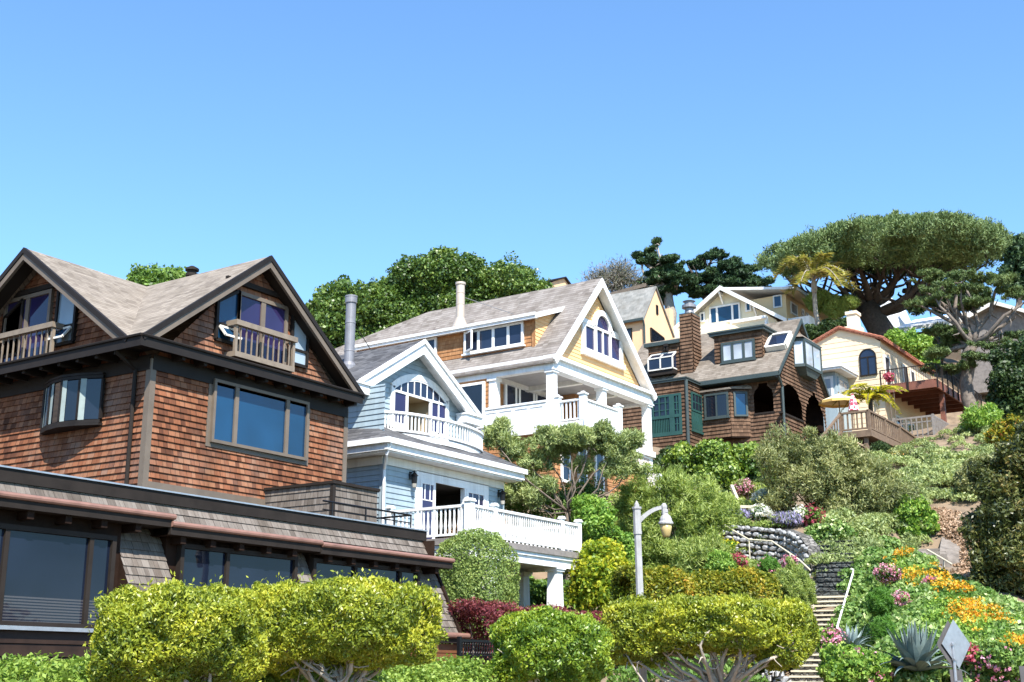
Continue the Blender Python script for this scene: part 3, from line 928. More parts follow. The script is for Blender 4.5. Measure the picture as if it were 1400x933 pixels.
    bays = [(XA, 13.95, 14.62), (15.35, 18.3, 18.52), (18.75, 22.15, 22.75)]
    mb = MB()
    mans(XA, XE, 4.4, 4.70, mb)
    for x0, x1 in ((14.12, 15.10), (18.36, 18.75), (22.2, XE)): mans(x0, x1, 2.62, 4.4, mb)
    mz = mb.build('mansard', M['old_cedar'], H)
    mb = MB()
    mb.slab([(0, 17.95, 2.62), (0, batter(2.62), 2.62), (0, batter(4.7), 4.7), (0, 17.95, 4.7)], .01, (1, 0, 0))
    repeat('mansard_cheek', mb, M['darkwood'], mz, [(xe, 0, 0) for xe in (14.12, 15.10, 18.36, 18.75, 22.2, XE - .01)])
    mb = MB()
    mb.bar((XE + .03, batter(2.62) - .03, 2.62), (XE + .03, batter(4.7) - .03, 4.7), .07, .07)
    mb.build('end_trim', M['darkwood'], mz)
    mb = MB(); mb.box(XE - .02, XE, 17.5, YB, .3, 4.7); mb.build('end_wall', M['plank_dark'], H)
    # bay gutters
    for (x0, x1, zt) in ((XA, 14.95, 4.44), (14.9, 18.7, 4.32), (18.72, 23.06, 4.29)):
        mb = MB(); mb.box(x0, x1, 17.03, 17.72, zt - .24, zt - .05)
        g = mb.build('bay_eave', M['darktrim'], H)
        mb = MB(); mb.tube([(x0, 17.02, zt - .06), (x1 + .01, 17.02, zt - .06)], .05, 10); mb.build('copper_gutter', M['copper'], g)
        mb = MB(); mb.box(0, .12, 17.1, 17.5, zt - .37, zt - .24)
        repeat('rafter_end', mb, M['darkwood'], g, [(x, 0, 0) for x in np.arange(x0 + .3, x1, .7)])
    mb = MB()
    mb.box(XA, 14.12, 17.36, 17.5, .3, 4.25); mb.box(15.10, 18.36, 17.36, 17.5, .3, 4.25); mb.box(18.75, 22.2, 17.36, 17.5, .3, 4.25)
    mb.build('recess_wall', M['darkwood'], H)
    W = Face('front', 17.36)
    mulls = [[Face('front', 17.25).uz(6, 780)[0], Face('front', 17.25).uz(123, 780)[0]],
             [Face('front', 17.25).uz(311, 790)[0]], [Face('front', 17.25).uz(487, 790)[0], Face('front', 17.25).uz(548, 795)[0]]]
    for (x0, x1, _), mu in zip(bays, mulls):
        window(W, H, x0, x1, 2.45, 3.98, M['darktrim'], M['glass_blinds'] if x0 == XA else M['glass_shop'], fw=.08, mw=.08, d=.12, col_at=mu + ([9.0, 6.5] if x0 == XA else []))
    # plank base under the windows
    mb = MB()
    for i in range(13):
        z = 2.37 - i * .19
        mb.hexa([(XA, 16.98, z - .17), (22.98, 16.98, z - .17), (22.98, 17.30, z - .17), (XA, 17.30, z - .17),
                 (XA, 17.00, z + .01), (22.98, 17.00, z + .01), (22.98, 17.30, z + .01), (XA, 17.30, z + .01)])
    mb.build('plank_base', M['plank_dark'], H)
    mb = MB(); mb.box(22.1, XE + .06, 16.62, 16.97, 2.42, 2.56)
    bg = mb.build('base_eave', M['darktrim'], H)
    mb = MB(); mb.tube([(22.1, 16.6, 2.58), (XE + .08, 16.6, 2.58)], .06, 10); mb.build('copper_gutter', M['copper'], bg)
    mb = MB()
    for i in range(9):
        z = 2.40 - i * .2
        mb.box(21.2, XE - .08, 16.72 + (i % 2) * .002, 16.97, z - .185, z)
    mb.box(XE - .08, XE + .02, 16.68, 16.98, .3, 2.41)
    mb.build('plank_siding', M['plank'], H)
    mb = MB(); mb.box(XA, 14.1, 16.9, 17.3, 2.39, 2.45); mb.box(15.1, 22.2, 16.9, 17.3, 2.39, 2.45); mb.build('window_ledge', M['galv'], H)
    # shingled roof deck box with its rails
    bx0, bx1, by0 = 20.8, 22.3, 18.65
    mb = courses(Face('front', by0), lambda z: (bx0, bx1), 4.95, 5.82, .15, .02); mb.build('deck_parapet', M['old_cedar'], H)
    mb = courses(Face('side', bx0), lambda z: (by0, Y0), 4.95, 5.82, .15, .02); o = mb.build('deck_parapet', M['old_cedar'], H)
    mb = MB(); mb.box(bx0 - .06, bx1 + .05, by0 - .06, by0 + .12, 5.82, 5.88); mb.box(bx0 - .06, bx0 + .12, by0 + .12, Y0, 5.82, 5.88); mb.box(bx0 - .035, bx0 + .05, by0 - .035, by0 + .05, 4.95, 5.82)
    mb.box(bx1 - .08, bx1, by0 + .02, Y0, 4.95, 5.82)
    mb.build('deck_cap', M['darktrim'], o)
    mb = MB()
    for z in (5.32,):
        mb.tube([(20.0, 18.2, z), (23.0, 18.2, z)], .022, 6); mb.tube([(23.0, 18.2, z), (23.0, 19.6, z)], .022, 6)
    for x in (20.3, 21.4, 22.4, 23.0): mb.tube([(x, 18.2, 4.93), (x, 18.2, 5.32)], .02, 6)
    mb.tube([(20.0, 18.2, 5.14), (23.0, 18.2, 5.14)], .014, 6)
    mb.build('roof_rail', M['black_metal'], H)
    return H
brown_house()
# ------------------------------------------------------------------ pale blue clapboard house with white trim
def blue_house():
    X0, X1, Y0, YU, YB = 26.55, 32.35, 22.0, 23.0, 32.0
    H = thing('clapboard_house', (X0, Y0, 3.0), 'pale blue clapboard house with white gable, bowed balcony and white porch deck', 'house')
    Lo, Up, Sd = Face('front', Y0), Face('front', YU), Face('side', X0)
    du0, du1 = Lo.uz(594, 640)[0], Lo.uz(635, 640)[0]
    zd = 5.2
    dz1 = 7.12
    # lower storey
    lit = Lo.uz(573, 640)[0]; rit = Lo.uz(662, 660)[0]
    courses(Lo, lambda z: (X0, X1), 1.8, 7.75, .155, .022, holes=[rect_hole(lit + .02, rit - .02, zd, dz1)], breaks=[zd, dz1]).build('lower_wall', M['blue_siding'], H)
    zt = 10.0
    courses(Sd, lambda z: (Y0, YB), 1.8, 9.6, .155, .022).build('side_wall', M['blue_siding'], H)
    mb = MB(); mb.box(X0 + .02, X1, YB, YB + .1, 2, 9.5); mb.box(X1 - .1, X1 - .01, Y0 + .02, YB, 2, 7.6); mb.box(Up.uz(651, 590)[0] - .12, Up.uz(651, 590)[0] - .02, YU + .02, YB, 7.6, 9.5); mb.build('rear_wall', M['blue_siding'], H)
    mb = MB()
    Lo.box(mb, X0 - .04, X0 + .09, 1.8, 7.5, 0, .04); Sd.box(mb, Y0, Y0 + .09, 1.8, 7.5, 0, .04)
    mb.build('corner_board', M['blue_siding'], H); mb = MB(); Lo.box(mb, X1 - .1, X1 + .02, 1.8, 7.5, 0, .04)
    mb.build('corner_board', M['blue_siding'], H)
    # french doors with one leaf slid open
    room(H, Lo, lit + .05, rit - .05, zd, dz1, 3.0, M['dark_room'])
    mb = MB()
    cz = .17
    Lo.box(mb, lit - cz, lit, zd, dz1 + .24, 0, .05); Lo.box(mb, rit, rit + cz, zd, dz1 + .24, 0, .05); Lo.box(mb, lit, rit, dz1, dz1 + .24, 0, .05)
    cs = mb.build('door_casing', M['white'], H)
    for a, b in ((lit, du0), (du1 + .05, rit)):
        w = window(Lo, H, a, b, zd, dz1, M['white'], M['glass_violet'], fw=.10, mw=.03, d=.06, set_=.03, name='glazed_door',
                   col_at=[], row_at=[dz1 - .55])
        mb = MB()
        for k in (1, 2):
            u = a + (b - a) * k / 3
            Lo.box(mb, u - .018, u + .018, dz1 - .55, dz1 - .1, 0, .045)
        mb.build('muntin', M['white'], w)
    mb = MB(); Lo.box(mb, du1 - .02, du1 + .05, zd, dz1, -.12, .04); mb.build('door_edge', M['white'], H)
    # lanterns beside the doors
    for px, py in ((560, 655), (681, 679)):
        u, z = Lo.uz(px, py)
        mb = MB(); b = Lo.p(u, z, .17)
        mb.lathe(b, [(.055, -.16), (.075, -.14), (.085, .06), (.115, .07), (.06, .14), (.02, .17), (.015, .22)], 8)
        Lo.box(mb, u - .05, u + .05, z - .02, z + .2, 0, .03); mb.bar(Lo.p(u, z + .17, 0), Lo.p(u, z + .2, .17), .025, .025)
        lo = mb.build('lantern', M['black_metal'], H)
        g = MB(); g.lathe(b + (0, 0, -.25), [(.02, -.02), (.06, .0), (.072, .1)], 8); g.build('lamp_glass', M['frost'], lo)
    # pent roof between storeys with wide white eaves
    ez, eY, eX, eR = 7.93, 21.45, X0 - .52, 32.75
    mb = MB()
    mb.box(eX, eR, eY, eY + .06, ez - .30, ez); mb.box(eX, eX + .06, eY + .06, 27.0, ez - .30, ez); mb.box(eR - .06, eR, eY + .06, YU + 3, ez - .3, ez)
    mb.box(eX + .06, eR - .06, eY + .06, Y0 + .03, ez - .34, ez - .28); mb.box(eX + .06, X0 + .02, Y0 + .03, 27.0, ez - .34, ez - .28)
    fa = mb.build('eaves', M['white'], H)
    mb = MB(); mb.box(eX - .07, eR + .05, eY - .09, eY, ez - .12, ez + .03); mb.box(eX - .09, eX, eY, 27.0, ez - .12, ez + .03)
    mb.build('gutter', M['white'], fa)
    mb = MB(); Lo.box(mb, X0, X1, 7.34, 7.58, .022, .05); Sd.box(mb, Y0, 27, 7.34, 7.58, .022, .05); mb.build('frieze', M['offwhite'], fa)
    zr = 8.75
    mb = MB()
    mb.slab([(eX - .05, eY - .06, ez + .03), (eR + .03, eY - .06, ez + .03), (eR - .3, YU, zr), (X0 + .55, YU, zr)], .06)
    mb.slab([(eX - .05, eY - .06, ez + .03), (X0 + .55, YU, zr), (X0 + .05, YU + .8, zr - .2), (eX - .05, 27.0, ez + .03)], .06)
    mb.build('pent_roof', M['roof_grey'], H)
    mb = MB()
    q = on(1, 518, 612, eY - .05)
    mb.tube([(eX + .1, eY - .04, ez - .1), (eX + .1, eY + .1, ez - .42), (X0 - .06, Y0 - .08, ez - .75), (X0 - .06, Y0 - .08, 3.0)], .04, 8)
    mb.build('downpipe', M['white'], H)
    # upper gable
    xp = Up.off(.35).uz(578, 467)[0]; zp = Up.off(.35).uz(578, 467)[1]
    ul, zl = Up.off(.35).uz(489, 522); ur, zrr = Up.off(.35).uz(670, 580)
    sl = (zp - zl) / (xp - ul); ur = xp + (xp - ul); zrr = zl
    wl, wr = X0 + .02, Up.uz(651, 590)[0]
    # arched window opening
    a0, a1 = Up.uz(537, 572)[0], Up.uz(607, 590)[0]
    az0, azs, azt = 8.85, Up.uz(537, 529)[1], Up.uz(569, 520)[1]
    om0, om1 = Up.uz(556, 560)[0], Up.uz(586, 565)[0]
    zsp = azs - .06
    ztr = Up.uz(556, 541)[1]
    courses(Up, gable(wl, wr, zl - .1, xp, zp - .2), 8.0, zp - .3, .155, .022, holes=[rect_hole(om0, om1, az0 - .3, ztr)], breaks=[az0 - .3, ztr]).build('gable_wall', M['blue_siding'], H)
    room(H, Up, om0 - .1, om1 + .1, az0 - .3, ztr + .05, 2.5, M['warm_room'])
    cu = (a0 + a1) / 2; hw = (a1 - a0) / 2
    rise = azt - azs
    Rr = (hw * hw + rise * rise) / (2 * rise); cz = azt - Rr; th = math.asin(min(1, hw / Rr))
    mb = MB()
    disc_sector(Up, cu, cz, Rr, Rr + .17, math.pi / 2 - th * 1.06, math.pi / 2 + th * 1.06, 16, 0, .07, mb)
    Up.box(mb, a0 - .16, a0, az0 - .3, azs + .02, 0, .07); Up.box(mb, a1, a1 + .16, az0 - .3, azs + .02, 0, .07)
    Up.box(mb, a0, a1, ztr, ztr + .07, 0, .06)
    for u in (om0 - .05, om1 + .05): Up.box(mb, u - .05, u + .05, az0 - .3, ztr, 0, .06)
    disc_sector(Up, cu, cz, Rr - .05, Rr, math.pi / 2 - th, math.pi / 2 + th, 16, 0, .055, mb)
    for k in range(1, 8):
        u = a0 + (a1 - a0) * k / 8
        zt_ = cz + math.sqrt(Rr * Rr - (u - cu) ** 2)
        Up.box(mb, u - .02, u + .02, ztr + .07, zt_ - .03, 0, .045)
    Up.box(mb, om1 + .1, a1, az0 - .3, az0 + .05, 0, .05); Up.box(mb, a0, om0 - .1, az0 - .3, az0 + .05, 0, .05)
    u = (om1 + .1 + a1) / 2; Up.box(mb, u - .03, u + .03, az0, ztr, 0, .05)
    wn = mb.build('arched_window', M['white'], H)
    mb = MB(); Up.plate(mb, [(a0, ztr + .06)] + [(a1, ztr + .06)] + [(cu + Rr * math.cos(t), cz + Rr * math.sin(t)) for t in np.linspace(math.pi / 2 - th, math.pi / 2 + th, 13)], .023, .034)
    mb.build('fan_pane', M['glass_mid'], wn)
    mb = MB(); Up.box(mb, a0, om0 - .1, az0, ztr, .02, .032); mb.build('pane', M['glass_violet'], wn); mb = MB(); Up.box(mb, om1 + .1, a1, az0, ztr, .02, .032); mb.build('pane', M['glass_violet'], wn)
    # main roof
    pY = YU - .35
    mb = MB()
    mb.slab([(ul - .02, pY, zl + .04), (xp, pY, zp + .04), (xp, YB, zp + .04), (ul - .02, YB, zl + .04)], .1)
    mb.slab([(xp, pY, zp + .04), (ur + .02, pY, zl + .04), (ur + .02, YB, zl + .04), (xp, YB, zp + .04)], .1)
    rf = mb.build('roof', M['roof_grey'], H)
    mb, m2 = MB(), MB()
    Fk = Face('front', pY)
    n = np.array((-sl, 1)) / math.hypot(sl, 1)
    for s in (1, -1):
        a, b = (xp - s * (xp - ul + .02), zl), (xp, zp)
        nn = np.array((n[0] * s, n[1]))
        def off(p, k): return (p[0] - nn[0] * k, p[1] - nn[1] * k)
        top = lambda k: (xp, zp - k * math.hypot(sl, 1))
        Fk.plate(mb, [off(a, .0), top(0), top(.34), off(a, .34)], -.02, .06)
        Fk.plate(m2, [off(a, .12), top(.12), top(.2), off(a, .2)], -.37, -.021)
        Fk.plate(mb, [off(a, -.05), top(-.05), top(.07), off(a, .07)], .061, .11)
    # cornice returns at both feet
    for u0, u1 in ((ul - .1, ul + .75), (ur - .75, ur + .1)):
        Fk.box(mb, u0, u1, zl - .32, zl - .06, -.3, .08)
        Fk.box(mb, u0 - .03, u1 + .03, zl - .06, zl - .01, -.3, .13)
    mb.build('rake_board', M['white'], rf); m2.build('soffit', M['white'], rf)
    mb = MB(); mb.box(ul - .1, ul + .02, pY + .1, YB, zl - .18, zl + .0); mb.box(ul + .02, X0, pY + .1, YB, zl - .2, zl - .14); mb.build('side_eaves', M['white'], rf)
    # bowed balcony
    bl, bz0, bz1 = Up.uz(507, 571)[0], 8.33, 9.0
    br = Up.uz(648, 612)[0]
    cu = (bl + br) / 2; hw = (br - bl) / 2; proj = 1.05
    arc = [(cu + hw * math.cos(t), YU - .02 - proj * math.sin(t)) for t in np.linspace(math.pi, 0, 33)]
    mb = MB()
    mb.slab([(x, y, bz0 + .09) for x, y in arc], .16)
    bc = mb.build('balcony', M['white'], H)
    mb = MB()
    for i in range(32):
        (xa, ya), (xb, yb) = arc[i], arc[i + 1]
        mb.bar((xa, ya, bz1), (xb, yb, bz1), .12, .07)
    mb.build('handrail', M['white'], bc)
    mb = MB()
    for i in range(32): mb.bar((*arc[i], bz0 + .16), (*arc[i + 1], bz0 + .16), .08, .06)
    mb.build('foot_rail', M['white'], bc)
    mb = MB()
    T = np.linspace(math.pi, 0, 53)[1:-1]
    for t in T:
        p = (cu + hw * math.cos(t), YU - .02 - proj * math.sin(t))
        mb.box(p[0] - .018, p[0] + .018, p[1] - .018, p[1] + .018, bz0 + .18, bz1 - .03)
    mb.build('baluster', M['white'], bc)
    # flue on the left slope
    q = None
    for Y in np.arange(23, 30, .05):
        p = on(1, 477, 503, Y)
        if p[2] <= zl + .04 + (p[0] - ul) * sl: q = p; break
    if q is None: q = np.array((27.2, 24.5, 10))
    top = on(1, 477, 404, q[1])[2]
    hh = top - q[2]
    mb = MB(); mb.lathe(q + (0, 0, -.25), [(.22, 0), (.22, .30), (.15, .42), (.15, hh * .33), (.158, hh * .335), (.158, hh * .345), (.15, hh * .35), (.15, hh * .72), (.16, hh * .725), (.16, hh * .74), (.15, hh * .745), (.15, hh + .02), (.18, hh + .03), (.18, hh + .2), (.19, hh + .21), (.19, hh + .25), (.1, hh + .25)], 20)
    fl = mb.build('flue', M['metal_pipe'], H, smooth=False)
    mb = MB(); mb.tube([q + (.12, 0, hh * .66), on(1, 512, 487, q[1] + .8)], .012, 5); mb.build('stay_rod', M['black_metal'], fl)
    # porch deck
    dY, dX0, dX1 = 19.0, 26.45, 32.05
    rt = .84
    mb = MB(); mb.box(dX0, dX1, dY, Y0 - .03, 5.10, zd); mb.box(dX0 - .08, dX1 + .08, dY - .08, dY + .1, 5.02, 5.17); mb.box(dX0 - .08, dX0 + .1, dY + .1, Y0 - .03, 5.02, 5.17)
    dk = mb.build('deck', M['grey_wood'], H)
    mb = MB(); mb.box(dX0 + .02, dX1 - .02, dY + .02, dY + .3, 4.72, 5.02); mb.box(dX0 + .02, dX0 + .3, dY + .3, Y0 - .1, 4.72, 5.02); mb.box(dX1 - .3, dX1 - .02, dY + .3, Y0 - .1, 4.72, 5.02)
    mb.box(dX0 - .03, dX1 + .03, dY - .03, dY + .02, 4.92, 5.02); mb.box(dX0 - .03, dX0 + .02, dY + .02, Y0 - .1, 4.92, 5.02)
    mb.box(dX0 + .0, dX1, dY + .0, dY + .02, 4.70, 4.76)
    mb.build('beam', M['white'], dk)
    mb = MB(); mb.box(dX0 + .3, dX1 - .3, dY + .3, Y0 - .1, 4.82, 4.88); mb.build('porch_ceiling', M['offwhite'], dk)
    P = [(dX0 + .07, dY + .07, .2), (Face('front', dY).uz(679, 710)[0], dY + .07, .12), (Face('front', dY).uz(771, 720)[0], dY + .07, .12), (dX1 - .07, dY + .07, .14), (dX0 + .07, Y0 - .3, .13)]
    def post(w):
        mb = MB(); mb.box(-w / 2, w / 2, -w / 2, w / 2, 0, rt + .06); mb.box(-w / 2 - .03, w / 2 + .03, -w / 2 - .03, w / 2 + .03, rt + .06, rt + .10); mb.box(-w / 2 - .01, w / 2 + .01, -w / 2 - .01, w / 2 + .01, rt + .10, rt + .14)
        return mb
    for x, y, w in P:
        mb = post(w); o = mb.build('newel_post', M['white'], dk); o.location = Vector(o.location) + Vector((x, y, zd))
    fx = [dX0 + .07, P[1][0], P[2][0], dX1 - .07]
    for i in range(3):
        w = .09
        rail_run(dk, (fx[i] + w, dY + .07, zd), (fx[i + 1] - w, dY + .07, zd), rt, M['white'], gap=.105, bw=.05, rw=.11, turned=True)
    rail_run(dk, (dX0 + .07, dY + .2, zd), (dX0 + .07, Y0 - .38, zd), rt, M['white'], gap=.14, bw=.06, rw=.11, turned=True)
    rail_run(dk, (dX1 - .07, dY + .2, zd), (dX1 - .07, Y0 - .05, zd), rt, M['white'], gap=.14, bw=.06, rw=.11, turned=True)
    # columns
    def column(x, y):
        z0 = 2.4
        mb = MB()
        mb.hexa([(x - .2, y - .2, z0), (x + .2, y - .2, z0), (x + .2, y + .2, z0), (x - .2, y + .2, z0),
                 (x - .155, y - .155, 4.6), (x + .155, y - .155, 4.6), (x + .155, y + .155, 4.6), (x - .155, y + .155, 4.6)])
        mb.box(x - .20, x + .20, y - .20, y + .20, 4.6, 4.66); mb.box(x - .23, x + .23, y - .23, y + .23, 4.66, 4.715)
        mb.build('column', M['white'], dk)
    column(27.62, dY + .22); column(30.9, dY + .22); column(31.75, 20.9); column(27.62, 21.6)
    mb = MB(); mb.box(dX0 + .4, X1, Y0 + .05, Y0 + .1, 1.6, 1.79); mb.build('footing', M['concrete'], H)
    # planting pots on the deck with dry grasses are separate things
    return H
blue_house()
# ------------------------------------------------------------------ yellow gabled house with the white porch
def yellow_house():
    Y0, YB = 24.0, 37.5
    X0, X1 = 38.58, 46.4
    H = thing('gabled_house', (X0, Y0, 8.0), 'yellow clapboard house with a steep white trimmed gable, long dormer and white porch', 'house')
    Fk = Face('front', Y0)
    xp, zp = Fk.uz(819, 383)
    ze = 13.2
    W = Face('front', Y0 + .28)
    sl = (zp - ze) / (xp - X0); sr = (zp - ze) / (X1 - xp)
    # gable wall
    wu0, wu1 = Fk.uz(797, 470)[0], Fk.uz(849, 500)[0]
    courses(W, gable(X0 + .3, X1 - .3, ze, xp, zp - .3), ze + .0, zp - .4, .15, .02).build('gable_wall', M['yellow_siding'], H)
    # entablature
    mb = MB()
    Fk.box(mb, X0 - .02, X1 + .05, ze - .46, ze - .02, -.30, .03)
    mb.box(X0 - .03, X0 + .28, Y0 + .30, YB, ze - .46, ze - .02)
    Fk.box(mb, X0 - .12, X1 + .12, ze - .08, ze + .05, -.34, .16); mb.box(X0 - .14, X0 + .1, Y0 + .34, YB, ze - .10, ze + .03)
    Fk.box(mb, X0 - .05, X1 + .08, ze - .5, ze - .45, -.32, .06)
    mb.box(X1 - .25, X1 + .03, Y0 + .30, 27, ze - .46, ze - .02)
    mb.build('entablature', M['white'], H)
    # arched three part window
    z0, z1 = W.uz(797, 478)[1], W.uz(797, 445)[1]
    wu0, wu1 = W.uz(797, 470)[0], W.uz(847, 492)[0]
    m0, m1 = W.uz(812, 470)[0], W.uz(832, 480)[0]
    z1 = W.uz(797, 442)[1]; zs = z1 + .10; rad = (m1 - m0) / 2
    cu = (m0 + m1) / 2
    mb = MB()
    t = .09
    for a, b, zt in ((wu0, m0, z1), (m1, wu1, z1)):
        W.box(mb, a, b, z0, z0 + t, .02, .10); W.box(mb, a, b, zt - t, zt, .02, .10)
        W.box(mb, a, a + t, z0 + t, zt - t, .02, .10); W.box(mb, b - t, b, z0 + t, zt - t, .02, .10)
    W.box(mb, m0, m1, z0, z0 + t, .02, .11); W.box(mb, m0, m1, z1 - .05, z1 + .05, .02, .11); W.box(mb, cu - .04, cu + .04, z0 + t, z1 - .05, .02, .10)
    W.box(mb, m0 - .02, m0 + .07, z0 + t, zs, .021, .12); W.box(mb, m1 - .07, m1 + .02, z0 + t, zs, .021, .12)
    disc_sector(W, cu, zs, rad - .08, rad + .14, 0, math.pi, 20, .02, .13, mb)
    W.box(mb, wu0 - .16, wu0, z0 - .05, z1 + .1, .02, .09); W.box(mb, wu1, wu1 + .16, z0 - .05, z1 + .1, .02, .09)
    W.box(mb, wu0 - .2, m0 - .14, z1, z1 + .17, .022, .12); W.box(mb, m1 + .14, wu1 + .2, z1, z1 + .17, .022, .12)
    W.box(mb, wu0 - .22, wu1 + .22, z0 - .22, z0 - .03, .02, .16)
    fr = mb.build('arched_window', M['white'], H)
    mb = MB(); W.box(mb, wu0 + .05, wu1 - .05, z0 + .05, z1 - .05, .03, .045)
    W.plate(mb, [(cu + (rad - .04) * math.cos(a), zs + (rad - .04) * math.sin(a)) for a in np.linspace(0, math.pi, 17)], .03, .046)
    mb.build('pane', M['glass_violet'], fr)
    # roof
    zr = lambda x: ze + (x - X0) * sl if x <= xp else zp - (x - xp) * sr
    Yd0, Yd1 = 25.15, 34.0                          # dormer
    xd = 39.15
    yh = 32.6
    mb = MB()
    ov = .18
    a = (X0 - ov, Y0 - .12, zr(X0) - ov * sl + .06); b = (xp, Y0 - .12, zp + .06)
    mb.slab([a, b, (xp, yh, zp + .06), (xp - 1.2, YB - .5, zr(xp - 1.2) + .06), (X0 - ov, YB, a[2])], .12)
    c = (X1 + ov, Y0 - .12, zp - (X1 + ov - xp) * sr + .06)
    mb.slab([b, c, (X1 + ov, YB, c[2]), (xp + 1.2, YB - .5, zp - 1.2 * sr), (xp, yh, zp + .06)], .12)
    mb.slab([(xp, yh, zp + .06), (xp + 1.2, YB - .5, zp - 1.2 * sr), (X1, YB, ze), (X0 - ov, YB, a[2]), (xp - 1.2, YB - .5, zr(xp - 1.2) + .06)], .12)
    rf = mb.build('roof', M['roof_greybrown'], H)
    mb, m2 = MB(), MB()
    Fr_ = Face('front', Y0 - .12)
    for (p, q) in (((a[0], a[2]), (xp, zp + .06)), ((c[0], c[2]), (xp, zp + .06))):
        d = np.array(q) - np.array(p); ln = np.linalg.norm(d); s = 1 if d[0] > 0 else -1
        n = np.array((-d[1], d[0])) / ln * s
        def off(pp, k): return (pp[0] - n[0] * k, pp[1] - n[1] * k)
        pk = lambda k: (xp, zp + .06 - k * ln / abs(d[0]))
        Fr_.plate(mb, [off(p, .0), pk(0), pk(.26), off(p, .26)], -.03, .05)
        Fr_.plate(m2, [off(p, .1), pk(.1), pk(.16), off(p, .16)], -.40, -.031)
    mb.build('rake_board', M['white'], rf); m2.build('soffit', M['white'], rf)
    # shed dormer
    D = Face('side', xd)
    zb, zt = zr(xd) + .02, D.uz(735, 432)[1]
    courses(D, lambda z: (Yd0, Yd1), zb - .1, zt + .02, .16, .02).build('dormer_wall', M['orange_shingle'], H)
    xt = X0 + (zt + 1.2 - ze) / (sl) if True else 0
    # dormer roof: from its eave up to where it meets the main slope
    s2 = .34
    xm = (zt + .1 - xd * s2 - ze + X0 * sl) / (sl - s2)
    zm = zt + .1 + (xm - xd) * s2
    ch = MB()
    n = 12
    Ck = Face('front', Yd0)
    low = lambda z: (xd, max(xd, X0 + (z - ze) / sl))
    courses(Ck, lambda z: (xd, max(xd + .01, min(xm, X0 + (z - ze) / sl))) if z <= zt else (min(xm, xd + (z - zt) / s2), min(xm, X0 + (z - ze) / sl)), zb, zm - .05, .15, .02).build('dormer_cheek', M['yellow_siding'], H)
    mb = MB()
    mb.slab([(xd - .28, Yd0 - .22, zt + .1 - .28 * s2 + .05), (xm + .1, Yd0 - .22, zm + .1 * s2 + .05), (xm + .1, Yd1 + .2, zm + .1 * s2 + .05), (xd - .28, Yd1 + .2, zt + .1 - .28 * s2 + .05)], .10)
    dr = mb.build('dormer_roof', M['roof_greybrown'], H)
    mb = MB()
    zz = zt + .1 - .28 * s2
    mb.box(xd - .32, xd - .27, Yd0 - .24, Yd1 + .22, zz - .17, zz + .04)
    mb.box(xd - .37, xd - .32, Yd0 - .24, Yd1 + .22, zz - .06, zz + .05)
    mb.box(xd - .27, xd + .03, Yd0 - .1, Yd1 + .1, zz - .12, zz - .08)
    Face('front', Yd0 - .22).plate(mb, [(xd - .3, zz - .17), (xd - .3, zz + .04), (xm + .05, zm + .1), (xm + .05, zm - .08)], 0, .05)
    mb.build('dormer_eaves', M['white'], dr)
    mb = MB(); D.box(mb, Yd0, Yd0 + .12, zb, zt, .02, .045); D.box(mb, Yd1 - .1, Yd1, zb, zt, .02, .045); mb.build('dormer_trim', M['orange_shingle'], H)
    wz0, wz1 = D.uz(717, 472)[1], D.uz(717, 440)[1]
    wa, wb = D.uz(717, 450)[0], D.uz(636, 470)[0]
    window(D.off(.02), H, wa, wb, wz0, wz1, M['white'], M['glass_mid'], cols=4, fw=.09, mw=.12, d=.09, sill=.06, name='dormer_window')
    mb = MB(); u1 = wb - .08; u0 = wb - (wb - wa) * .235
    q = [D.p(u1, wz0 + .1, .1), D.p(u1 - .5, wz0 + .1, .38), D.p(u1 - .5, wz1 - .1, .38), D.p(u1, wz1 - .1, .1)]
    for i in range(4): mb.bar(q[i], q[(i + 1) % 4], .06, .06)
    cs = mb.build('casement', M['white'], H)
    g = MB(); g.face(q); g.build('pane', M['glass_mid'], cs)
    wa, wb = D.uz(598, 480)[0], D.uz(560, 480)[0]
    window(D.off(.02), H, wa, wb, wz0 - .1, wz1, M['white'], M['glass_mid'], cols=2, fw=.09, mw=.1, d=.08, name='dormer_window')
    # flue through the dormer roof
    Yf = D.uz(624, 442)[0]
    bz = zz + .18
    tz = on(0, 624, 388, xd + .25)[2]; hh = tz - bz
    mb = MB(); mb.lathe((xd + .25, Yf, bz - .1), [(.34, 0), (.33, .1), (.20, .42), (.175, .5), (.175, hh * .55), (.185, hh * .555), (.185, hh * .57), (.175, hh * .575), (.175, hh * .8), (.185, hh * .81), (.185, hh * .825), (.175, hh * .83), (.175, hh), (.21, hh + .01), (.21, hh + .1), (.1, hh + .1)], 18)
    fl = mb.build('flue', M['tan_pipe'], H)
    mb = MB(); mb.tube([(xd + .3, Yf, bz + hh * .7), (xd + 1.4, Yf - 1.8, bz + .55)], .014, 5); mb.build('stay_rod', M['metal_pipe'], fl)
    # snow guards
    mbg = MB(); mbg.box(-.03, .03, -.03, .03, 0, .22)
    # porch
    zc, zf = ze - .46, 10.72
    PB = 26.9                                        # back wall of the porch
    mb = MB(); mb.box(X0 + .28, X1 - .2, Y0 + .30, PB, zc + .10, zc + .16)
    pc = mb.build('porch_ceiling', M['porch_wood'], H)
    mb = MB()
    for x in (41.0, 43.7): mb.box(x, x + .22, Y0 + .3, PB, zc - .08, zc + .10)
    mb.box(X0 + .28, X1 - .2, PB - .25, PB - .02, zc - .05, zc + .10)
    mb.build('ceiling_beam', M['offwhite'], pc)
    B = Face('front', PB)
    courses(B, lambda z: (X0, X1), 7.0, zc + .15, .16, .02).build('porch_wall', M['orange_shingle'], H)
    bu0, bu1 = B.uz(688, 540)[0], B.uz(747, 550)[0]
